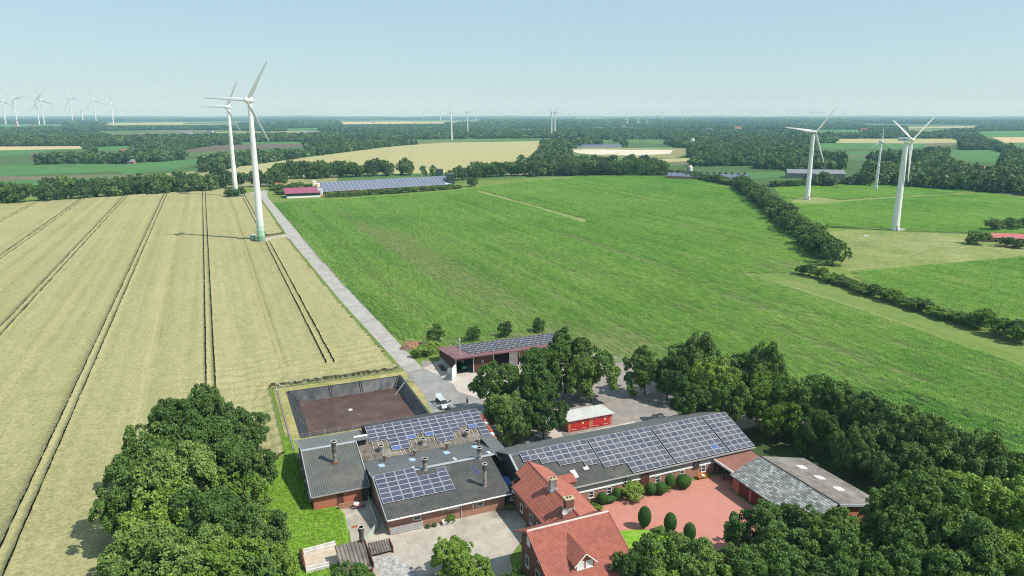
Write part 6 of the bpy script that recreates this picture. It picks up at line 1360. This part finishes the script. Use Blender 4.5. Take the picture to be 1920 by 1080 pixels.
house(1456, 283, 13, 10, 3.5, 9, 15, M_BRICKR, M_RROOF, 'left of two red-roofed houses among tall trees'); house(1480, 283, 14, 10, 3.5, 9, -10, M_BRICKR, M_RROOF, 'right of two red-roofed houses among tall trees')
house(1424, 251, 26, 14, 4, 12, 10, M_BRICKR, plain('bright_red_roof', (0.5, 0.07, 0.05), 0.6), 'bright red roof in the distant village')
house(72, 298, 20, 12, 3.5, 8, 10, M_BRICKR, M_NEWR, 'dark-roofed farmhouse between round trees on the left'); house(245, 307, 8, 6, 2.5, 5.5, 0, M_BRICKF, M_SILV, 'small shed with pale roof before a copse on the left', 'shed', 'shed')
house(230, 286, 9, 8, 3, 6, 0, M_OFFW, M_RROOF, 'small white house with orange roof before the dead wood'); house(266, 287, 30, 14, 4, 7, 8, M_SILV, M_NEWR, 'long solar-roofed hall beyond the copse on the left', 'hall', 'grey_hall')
house(512, 344, 14, 10, 3, 7.5, 12, M_BRICKR, M_CELLF, 'house with solar roof glimpsed between trees left of the maroon barn')
house(578, 252.5, 70, 25, 4, 10, 2, M_SILV, M_SILV, 'pale hall amid distant woods above the grain field', 'hall', 'grey_hall'); house(1115, 278, 100, 16, 3, 6.5, 2, M_OFFW, M_CELLF, 'row of solar-roofed sheds behind the sand pit', 'shed', 'solar_shed')
for px, py, w, h, lab in [(1298, 277, 3.5, 17, 'white silo beside farm buildings right of the sand pit')]:
    x, y = gw(px, py); S_ = empty('silo', (x, y, 0), 0, lab, 'silo'); mb = MB(); mb.lathe([(w, 0), (w, h - 1), (w * .4, h)], 0, 0, 14); mb.build('barrel', M_WHITE, S_)
KB = house(1325, 338, 74, 16, 3, 6.0, -22, M_BRICKR, M_CELLF, 'long low barn with a row of black roof vents behind the hedge', 'barn', 'vented_barn')
for i in range(13):
    mb = MB(); c_ = -34 + i * 5.6; mb.box(c_ - .9, c_ + .9, 7.1, 8.9, 5.6, 7.3); mb.build('roof_vent', M_DARKW, KB)
for k_, (px, lab) in enumerate([(1291, 'darker of two feed silos behind the vented barn'), (1294, 'white of two feed silos behind the vented barn')]):
    x, y = gw(px, 330); S_ = empty('feed_silo', (x, y, 0), 0, lab, 'silo'); mb = MB(); mb.lathe([(2, 0), (2, 9), (.4, 10.5)], 0, 0, 16); mb.build('barrel', M_WHITE if k_ else M_STACK, S_)
# a scatter of distant roofs
rr = random.Random(11)
for i, (px, py) in enumerate([(540, 238), (556, 235), (700, 231), (905, 229), (1086, 233), (1060, 233), (1330, 246), (1385, 243), (1500, 240), (350, 256), (392, 251), (470, 258), (760, 256), (985, 250), (1170, 240), (1290, 229), (1620, 246), (1695, 218), (60, 237), (30, 237)]):
    house(px, py, rr.uniform(18, 30), rr.uniform(12, 16), 5, rr.uniform(11, 14), rr.uniform(-20, 20), M_OFFW if i % 3 else M_BRICKR, (M_RROOF, M_SILV, M_NEWR, M_RROOF)[i % 4], 'tiny distant farm roof among the far woods', 'house', 'distant_farm', 'tiny distant farms among the woods')
# ================================================================== SMALL THINGS OF THE FARM
# clipped shrubs
def clipped(name, seed, n, leaf=0.06):
    r = np.random.default_rng(seed); d = unit(r, n); P = d * (1 - np.abs(r.normal(0, 0.03, n)))[:, None]
    N = d + unit(r, n) * 0.5; N /= np.linalg.norm(N, axis=1)[:, None]; V, F_ = quads(P, N, leaf * r.uniform(.6, 1.3, n), 0.6, r)
    mb = MB(); mb.lathe([(0.9 * math.sin(math.pi * i / 10) + 0.001, -0.9 * math.cos(math.pi * i / 10)) for i in range(11)], 0, 0, 16)
    qf = [f for f in mb.f if len(f) == 4]; V2 = np.vstack([V, np.array(mb.v)]); F2 = np.vstack([F_, np.array(qf) + len(V)])
    return npmesh(name, V2, F2, [M_CLIP], np.concatenate([r.uniform(0, 1, len(F_)), np.zeros(len(qf))]))
CLP = [clipped('clipped_foliage', s, 3600) for s in (1, 2)]
def topiary(a, b, ra, rb, h, label, group, z0=0.25, mt=None):
    root = empty('clipped_shrub', W(a, b), TH, label, 'shrub', group); o = link('foliage', CLP[hash(label) % 2 if False else int(a * 7) % 2], root); o.location = (0, 0, z0 + (h - z0) / 2); o.scale = (ra, rb, (h - z0) / 2)
    mb = MB(); mb.tube((0, 0, 0), (0, 0, h * 0.5), 0.09, 0.07, 7); mb.build('stem', M_BARK, root)
TG = 'clipped shrubs in the courtyard'
for a, b, ra, rb, h, lab in [(35.5, -13.2, 1.0, 1.0, 3.6, 'clipped oval shrub on the lawn edge, nearest the barn of three'), (38.1, -16.0, 0.95, 0.95, 3.5, 'clipped oval shrub on the lawn edge, middle of three'), (39.3, -19.0, 0.9, 0.9, 3.3, 'clipped oval shrub on the lawn edge, lowest of three'),
 (33.1, -4.9, 0.95, 0.9, 2.0, 'round clipped shrub against the barn wall by the house'), (34.4, -5.0, 1.3, 0.7, 1.2, 'low clipped hedge piece between two shrubs at the barn'), (35.9, -4.7, 0.75, 0.75, 2.2, 'tall narrow clipped shrub at the barn wall'), (41.9, -5.4, 0.95, 0.95, 2.0, 'dark pointed clipped shrub beside the slatted barn door'), (43.4, -5.9, 1.0, 1.0, 2.2, 'bright green clipped ball right of the dark pointed shrub'), (45.9, -5.0, 0.95, 0.85, 2.5, 'tall egg-shaped clipped shrub between two bright balls'), (48.0, -5.7, 1.3, 1.25, 2.4, 'largest bright green clipped ball at the barn wall')]: topiary(a, b, ra, rb, h, lab, TG, 0.05 if h < 3 else 0.2)
x, y, _ = W(38.6, -5.2); place_tree('weeping_shrub', x, y, 2.2, 1.8, SHR, 1, 'spreading weeping shrub with drooping light leaves at the barn wall', TG, 'shrub'); x, y, _ = W(44.6, -5.6); place_tree('small_bush', x, y, 0.9, 0.7, SHR, 1, 'tiny leafy bush between clipped balls at the barn wall', TG, 'bush')
for a, b, lab in ((31.2, -5.6, 'small flowering plant at the house corner, nearer the wall'), (31.6, -6.4, 'small yellow-green plant at the house corner'), (19.0, 0.9 - 1.6, 'yellow-green shrub in the shade between barn and house')): x, y, _ = W(a, b); place_tree('small_bush', x, y, 0.8, 0.6, SHR, 1, lab, None, 'bush')
# bench
BN = Thing('garden_bench', 'orange-brown wooden bench with a white cushion by the barn wall', 'bench', 52.8, -4.5); M_OWOOD = plain('orange_wood', (0.48, 0.18, 0.04), 0.6)
mb = MB(); mb.box(52.0, 53.6, -4.8, -4.2, 0.42, 0.50); BN.part('seat', mb, M_OWOOD); mb = MB(); mb.box(52.0, 53.6, -4.18, -4.10, 0.5, 1.0); BN.part('backrest', mb, M_OWOOD)
for a in (52.05, 53.55):
    for b in (-4.75, -4.2): mb = MB(); mb.box(a - .05, a + .05, b - .05, b + .05, 0, 0.42); BN.part('leg', mb, M_OWOOD)
    mb = MB(); mb.box(a - .05, a + .05, -4.8, -4.2, 0.68, 0.75); BN.part('armrest', mb, M_OWOOD)
CU = Thing('cushion', 'white patterned cushion on the orange wooden bench', 'cushion', 52.9, -4.5, z=0.5); mb = MB(); mb.lathe([(0.05, 0.5), (0.3, 0.52), (0.36, 0.62), (0.3, 0.72), (0.05, 0.76)], 52.9, -4.45, 12); CU.part('cover', mb, M_WHITE, smooth=True)
# planters before the front barn
TRG = Thing('plant_trough', 'pale stone trough planted with green leaves before the barn wall', 'planter', 9.0, -0.6); mb = MB(); mb.ext([(-0.95, 0.1), (-0.3, 0.1), (-0.2, 0.6), (-1.05, 0.6)], 'a', 8.0, 10.0); TRG.part('trough', mb, M_OFFW)
x, y, _ = W(9.3, -0.65); b_ = place_tree('planter_bush', x, y, 1.15, 0.7, SHR, 1, 'leafy plant growing in the pale stone trough', None, 'plant')
for a, b, r_, lab in ((6.8, -0.6, 0.38, 'round planter with a small plant, nearer the trough'), (5.8, -0.55, 0.42, 'dark low round planter beside the metal gate')):
    T_ = Thing('plant_pot', lab, 'planter', a, b); mb = MB(); mb.lathe([(r_ * .8, 0.02), (r_, 0.35), (r_ * .9, 0.35), (r_ * .8, 0.3)], a, b, 14); T_.part('pot', mb, M_STACKD); mb = MB(); mb.lathe([(r_ * .8, 0.3), (r_ * .6, 0.55), (0.05, 0.62)], a, b, 9); T_.part('plant', mb, M_CLIP)
GT = Thing('yard_gate', 'grey metal gate boards standing against the front barn wall', 'gate', 2.6, -0.3)
for k in range(3): mb = MB(); mb.box(0.15, 5.1, -0.36, -0.29, 0.12 + k * 0.36, 0.42 + k * 0.36); GT.part('board', mb, M_METAL)
for a in (0.2, 1.8, 3.4, 5.0): mb = MB(); mb.box(a, a + .1, -0.285, -0.2, 0, 1.25); GT.part('post', mb, M_METAL)
RL = Thing('partition_rail', 'pale green and white rail wall crossing the small concrete yard', 'fence', -1.2, 4)
for (a0, b0), (a1, b1) in (((-0.9, 10.2), (-1.2, 2.2)), ((-1.2, 2.2), (-4.4, -1.7))):
    L_ = math.dist((a0, b0), (a1, b1)); ux, uy = (a1 - a0) / L_, (b1 - b0) / L_; nx, ny = -uy * .04, ux * .04
    for z0, z1, mt in ((0.05, 0.75, plain('pale_green_board', (0.42, 0.5, 0.4), 0.7)), (0.85, 1.05, M_METAL)):
        mb = MB(); q = [(a0 - nx, b0 - ny), (a1 - nx, b1 - ny), (a1 + nx, b1 + ny), (a0 + nx, b0 + ny)]; mb.hexa([(x_, y_, z0) for x_, y_ in q], [(x_, y_, z1) for x_, y_ in q]); RL.part('rail', mb, mt)
    for i in range(int(L_ / 1.6) + 1): mb = MB(); a, b = a0 + ux * i * 1.6, b0 + uy * i * 1.6; mb.box(a - .05, a + .05, b - .05, b + .05, 0, 1.1); RL.part('post', mb, M_METAL)
HT = Thing('manhole_cover', 'rusty square cover in the small concrete yard', 'cover', -4.2, 4.0); mb = MB(); mb.box(-4.7, -3.7, 3.7, 4.3, 0.03, 0.07); HT.part('plate', mb, plain('rust', (0.30, 0.11, 0.055), 0.8))
LW = Thing('low_wall', 'low brick wall before the grey barn\'s red end wall', 'wall', -4, 9.9); mb = MB(); mb.box(-5.6, -3.0, 9.7, 9.95, 0, 0.9); LW.part('brickwork', mb, M_BRICKF)
WB = Thing('wheelbarrow', 'wheelbarrow with pink tray and white sacks by the low brick wall', 'wheelbarrow', -2.6, 9.0)
mb = MB(); mb.hexa([(-3.1, 8.7, 0.35), (-2.2, 8.8, 0.35), (-2.2, 9.2, 0.35), (-3.1, 9.3, 0.35)], [(-3.3, 8.5, 0.7), (-2.0, 8.6, 0.7), (-2.0, 9.4, 0.7), (-3.3, 9.5, 0.7)]); WB.part('tray', mb, plain('pink_plastic', (0.5, 0.16, 0.2), 0.6))
mb = MB(); mb.tube((-1.8, 8.95, 0.2), (-1.8, 9.05, 0.2), 0.2, 0.2, 12); WB.part('wheel', mb, M_TYRE); mb = MB(); mb.tube((-1.8, 8.9, 0.2), (-3.8, 8.6, 0.6), .03, .03, 5); mb.tube((-1.8, 9.1, 0.2), (-3.8, 9.4, 0.6), .03, .03, 5); WB.part('handle', mb, M_METAL)
SK = Thing('sack', 'white feed sack lying on the wheelbarrow', 'sack', -3.0, 9.0, z=0.6); mb = MB(); mb.lathe([(0.1, 0.65), (0.42, 0.7), (0.46, 0.9), (0.3, 1.05), (0.05, 1.1)], -3.0, 9.0, 10, 0, 1.2, 0.8); SK.part('bag', mb, M_WHITE, smooth=True)
# concrete pen and ribbed shed
PN = Thing('concrete_pen', 'open pen of pale concrete beams at the lawn\'s lower end', 'pen', -10, -2)
for (a0, b0, a1, b1) in ((-12.2, 0.0, -7.7, 0.3), (-12.4, -4.3, -9.3, -4.3)):
    for k in (0, 1):
        mb = MB(); o_ = 0.28 * k; mb.hexa([(a0, b0 - o_ - .12, 0), (a1, b1 - o_ - .12, 0), (a1, b1 - o_ + .1, 0), (a0, b0 - o_ + .1, 0)], [(a0, b0 - o_ - .12, .75 - .3 * k), (a1, b1 - o_ - .12, .75 - .3 * k), (a1, b1 - o_ + .1, .75 - .3 * k), (a0, b0 - o_ + .1, .75 - .3 * k)]); PN.part('beam', mb, M_OFFW)
mb = MB(); mb.box(-12.55, -12.35, -4.2, 0.0, 0, 0.8); PN.part('rail', mb, M_WOOD)
for b in (-3.6, -2.4, -1.2, -0.3): mb = MB(); mb.box(-12.75, -12.55, b - .08, b + .08, 0, 1.1); PN.part('post', mb, M_WOOD)
mb = MB(); mb.box(-12.3, -7.8, -4.15, -0.2, 0.035, 0.06); PN.part('floor', mb, plain('pen_floor', (0.50, 0.41, 0.32), 0.9, 0.1, 0.2, 1.0))
SH = Thing('ribbed_shed', 'small shed with ribbed weathered roof and a tall dark flue', 'shed', -5.8, -5.5)
mb = MB(); mb.box(-8.0, -4.2, -8.8, -3.9, 0, 1.7); SH.part('wall', mb, M_WOOD)
mb = MB(); corr(mb, -8.3, -4.2, (-9.2, 1.55), (-3.3, 2.25), 0.5, 0.12, 0.08); SH.part('roof', mb, M_OLDR); mb = MB(); mb.box(-4.25, -4.12, -9.2, -3.3, 1.5, 2.35); SH.part('verge_board', mb, M_WOOD)
mb = MB(); corr(mb, -3.6, -0.6, (-4.6, 0.5), (-2.4, 0.9), 0.4, 0.12, 0.08); SH.part('low_roof', mb, M_OLDR); mb = MB(); mb.box(-0.58, -0.45, -4.7, -2.3, 0, 1.0); SH.part('side_board', mb, M_WOOD)
stack(SH, 'flue', -4.6, -3.6, 1.9, 2.6, 0.33, top=0.42, mat=M_STACKD)
# earth heaps by the road
for px, py, r_, h, c_, lab in [(775, 648, 3.0, 1.2, (0.30, 0.16, 0.09), 'orange-brown earth heap beside the farm road'), (762, 653, 2.0, 0.7, (0.16, 0.11, 0.08), 'darker low earth heap beside the road')]:
    x, y = gw(px, py); S_ = empty('earth_heap', (x, y, 0), 0.4, lab, 'heap'); r = np.random.default_rng(int(px)); mb = MB(); mb.lathe([(r_ * f, h * (1 - f ** 1.5)) for f in (1.0, .8, .6, .4, .2, .02)], 0, 0, 20); mb.v = [(a * r.uniform(.88, 1.12), b * r.uniform(.88, 1.12), max(0, c + r.normal(0, .07))) for a, b, c in mb.v]; mb.build('soil', plain('heap_%d' % px, c_, 0.95, 0.1, 0.3, 1.5), S_)
sheet('bare_soil', [(24.8, 84), (31, 80), (31, 88), (26, 92)], 0.05, plain('bare_soil', (0.33, 0.24, 0.17), 0.95, 0.1, 0.25, 0.6)); sheet('grass_patch', [(28.5, 25.6), (29.5, 28), (37, 27.5), (37.4, 26.2), (35, 25.6)], 0.06, M_LAWN)
LP = Thing('log_pile', 'dark timber lying on the apron beside the machine hall', 'timber', 28.2, 64.5)
for i in range(5): mb = MB(); mb.tube((28.0 + i * .25, 62.5, .15 + (i % 2) * .2), (28.2 + i * .25, 66.5, .15 + (i % 2) * .2), .13, .11, 8); LP.part('log', mb, M_BARK)
# car with open doors
CA = empty('silver_car', W(21.6, 42.2), TH + R(90) + R(4) + math.pi, 'silver estate car in the yard with doors and tailgate open', 'car'); M_CAR = plain('silver_car_paint', (0.46, 0.49, 0.51), 0.25, 0.5, 0.02, 1); hw = 0.86
mb = MB(); pr = [(-2.2, .30), (2.2, .30), (2.25, .62), (2.05, .86), (1.15, .98), (-2.05, .98), (-2.22, .70)]; mb.ext(pr, 'b', -hw, hw); mb.build('body', M_CAR, CA)
mb = MB(); lo = [(1.10, -hw + .04, .981), (1.10, hw - .04, .981), (-1.98, hw - .04, .981), (-1.98, -hw + .04, .981)]; hi = [(.35, -.64, 1.50), (.35, .64, 1.50), (-1.75, .64, 1.47), (-1.75, -.64, 1.47)]; mb.hexa(lo, hi); mb.build('cabin_glass', M_GLASS, CA)
mb = MB(); mb.box(-1.78, .38, -.66, .66, 1.50, 1.555); mb.build('roof', M_CAR, CA)
for s in (-1, 1):
    for xx in (1.35, -1.35):
        mb = MB(); mb.tube((xx, s * (hw - .18), .33), (xx, s * (hw + .02), .33), .33, .33, 16); w_ = mb.build('wheel', M_TYRE, CA); mb = MB(); mb.tube((xx, s * (hw + .021), .33), (xx, s * (hw + .03), .33), .2, .2, 12); mb.build('rim', M_METAL, w_)
    mb = MB(); mb.tube((.55, s * hw, 1.0), (.62, s * (hw + .22), 1.02), .09, .09, 8); mb.build('mirror', M_CAR, CA); mb = MB(); mb.box(2.16, 2.255, s * .62 - .18, s * .62 + .18, .60, .74); mb.build('headlight', M_WGLASS, CA)
for s, x0 in ((-1, 1.0), (-1, -.15), (1, 1.0)):
    d = Vector((-math.cos(R(62)), s * math.sin(R(62)), 0)); p = Vector((x0, s * hw, 0)); q = p + d * 1.05; n_ = Vector((-d.y, d.x, 0)) * .03
    mb = MB(); mb.hexa([(*(p - n_).xy, .4), (*(q - n_).xy, .4), (*(q + n_).xy, .4), (*(p + n_).xy, .4)], [(*(p - n_).xy, 1.0), (*(q - n_).xy, 1.0), (*(q + n_).xy, 1.0), (*(p + n_).xy, 1.0)]); do_ = mb.build('open_door', M_CAR, CA)
    mb = MB(); q2 = p + d * .95; mb.hexa([(*(p - n_ * .5).xy, 1.0), (*(q2 - n_ * .5).xy, 1.0), (*(q2 + n_ * .5).xy, 1.0), (*(p + n_ * .5).xy, 1.0)], [(*(p - n_ * .5 + d * .3).xy, 1.4), (*(q2 - n_ * .5 - d * .1).xy, 1.4), (*(q2 + n_ * .5 - d * .1).xy, 1.4), (*(p + n_ * .5 + d * .3).xy, 1.4)]); mb.build('door_glass', M_GLASS, do_)
mb = MB(); mb.hexa([(-1.78, -.66, 1.50), (-1.78, .66, 1.50), (-2.75, .62, 1.92), (-2.75, -.62, 1.92)], [(-1.78, -.66, 1.56), (-1.78, .66, 1.56), (-2.75, .62, 1.98), (-2.75, -.62, 1.98)]); mb.build('tailgate', M_CAR, CA)
# person standing in the tree's shade, holding something up before the chest
PR = empty('person', W(26.9, 41.5), TH, 'person in pale pink top and long dark skirt standing in tree shade', 'person')
J_ = dict(pel=(0, 0, .95), sp=(0, .01, 1.15), ch=(0, 0, 1.36), nk=(0, 0, 1.49), hd=(0, -.03, 1.58), ht=(0, -.02, 1.70), sl=(.19, 0, 1.41), el=(.24, -.02, 1.14), wl=(.10, -.26, 1.24), hl=(.06, -.33, 1.27), sr=(-.19, 0, 1.41), er=(-.24, -.02, 1.14), wr=(-.10, -.26, 1.24), hr=(-.06, -.33, 1.27), hpl=(.10, 0, .90), kl=(.11, -.02, .50), al=(.11, .02, .09), tl=(.12, -.16, .04), hpr=(-.10, 0, .90), kr=(-.11, -.01, .50), ar=(-.11, .03, .09), tr=(-.12, -.15, .04))
ks = list(J_); ix = {k: i for i, k in enumerate(ks)}
Eg = [('pel', 'sp'), ('sp', 'ch'), ('ch', 'nk'), ('nk', 'hd'), ('hd', 'ht'), ('ch', 'sl'), ('sl', 'el'), ('el', 'wl'), ('wl', 'hl'), ('ch', 'sr'), ('sr', 'er'), ('er', 'wr'), ('wr', 'hr'), ('pel', 'hpl'), ('hpl', 'kl'), ('kl', 'al'), ('al', 'tl'), ('pel', 'hpr'), ('hpr', 'kr'), ('kr', 'ar'), ('ar', 'tr')]
RD = dict(pel=.145, sp=.125, ch=.14, nk=.055, hd=.10, ht=.075, sl=.06, el=.043, wl=.03, hl=.04, sr=.06, er=.043, wr=.03, hr=.04, hpl=.09, kl=.06, al=.04, tl=.035, hpr=.09, kr=.06, ar=.04, tr=.035)
me = bpy.data.meshes.new('person_body'); me.from_pydata([J_[k] for k in ks], [(ix[a], ix[b]) for a, b in Eg], []); ob = link('body', me, PR)
sk = ob.modifiers.new('skin', 'SKIN'); sv_ = me.skin_vertices[0].data if me.skin_vertices else None
if sv_ is None: me.attributes
try:
    lay = me.skin_vertices[0] if len(me.skin_vertices) else me.skin_vertices.new()
except Exception: lay = me.skin_vertices[0]
for i, k in enumerate(ks): lay.data[i].radius = (RD[k], RD[k]); lay.data[i].use_root = (k == 'pel')
sb = ob.modifiers.new('sub', 'SUBSURF'); sb.levels = 1; sb.render_levels = 2
t = NT('person_cloth_skin'); tc = t.n('TexCoord'); s_ = t.n('SeparateXYZ'); t.l(tc.outputs['Object'], s_.inputs[0])
me.materials.append(t.fin(t.ramp(t.math('MULTIPLY', s_.outputs[2], 0.5), [(0.0, (0.03, 0.025, 0.025)), (0.735, (0.42, 0.27, 0.2))]), 0.7)); 
for e in t.t.nodes:
    if e.type == 'VALTORGB': e.color_ramp.interpolation = 'CONSTANT'
mb = MB(); mb.lathe([(0.24, 0.30), (0.21, 0.7), (0.16, 1.02), (0.15, 1.04)], 0, 0, 14, 0, 1, .8); mb.build('skirt', plain('dark_skirt', (0.035, 0.025, 0.03), 0.9), PR, smooth=True)
mb = MB(); mb.lathe([(0.165, 1.02), (0.16, 1.18), (0.19, 1.36), (0.15, 1.45), (0.07, 1.48)], 0, 0, 14, 0, 1.08, .85); mb.build('top', plain('pink_top', (0.50, 0.30, 0.27), 0.9), PR, smooth=True)
mb = MB(); mb.lathe([(0.06, 1.50), (0.115, 1.58), (0.12, 1.68), (0.07, 1.76), (0.01, 1.78)], 0, .025, 12); mb.build('hair', plain('dark_hair', (0.03, 0.02, 0.015), 0.6), PR, smooth=True)
# lawn tufts
g_pts = []; LW_ = [(-30, 20), (-16, 40), (-9.6, 40), (-9.6, 12), (-8.0, 10.8), (-5.6, 10.4), (-5.2, 8.0), (-5.6, 3.0), (-6.7, -2), (-10.7, -8), (-13, -20), (-30, -20)]
n = 15000; a = rng.uniform(-18, -5, n); b = rng.uniform(-12, 40, n); k = inpoly(a, b, LW_) & ~((a > -12.6) & (a < -7.5) & (b > -4.6) & (b < .6)); a, b = a[k], b[k]; n = len(a)
def tuft(seed, mt, nb=9, h=0.16):
    r = np.random.default_rng(seed); V = []; F_ = []
    for i in range(nb):
        c = r.normal(0, .09, 2); an = r.uniform(0, 6.28); d = np.array([math.cos(an), math.sin(an)]) * .02; l = r.normal(0, .07, 2); o_ = len(V)
        V += [(c[0] - d[0], c[1] - d[1], 0), (c[0] + d[0], c[1] + d[1], 0), (c[0] + l[0], c[1] + l[1], h * r.uniform(.6, 1.2))]; F_.append((o_, o_ + 1, o_ + 2))
    return npmesh('grass_tuft', np.array(V), np.array(F_), [mt], r.uniform(size=nb))
M_TUFT = leafmat('grass_blade', (0.14, 0.28, 0.02), (0.26, 0.41, 0.05), (0.52, 0.54, 0.20), 0.2, 0.6)
scatter('grass', np.stack([OX + a * CT - b * ST, OY + a * ST + b * CT, np.full(n, .03)], -1), rng.uniform(0, 6.28, n), np.repeat(rng.uniform(.7, 1.5, n)[:, None], 3, 1), rng.integers(0, 2, n), [tuft(1, M_TUFT), tuft(2, M_TUFT)], 'short grass of the lawn beside the grey barn', 'grass')
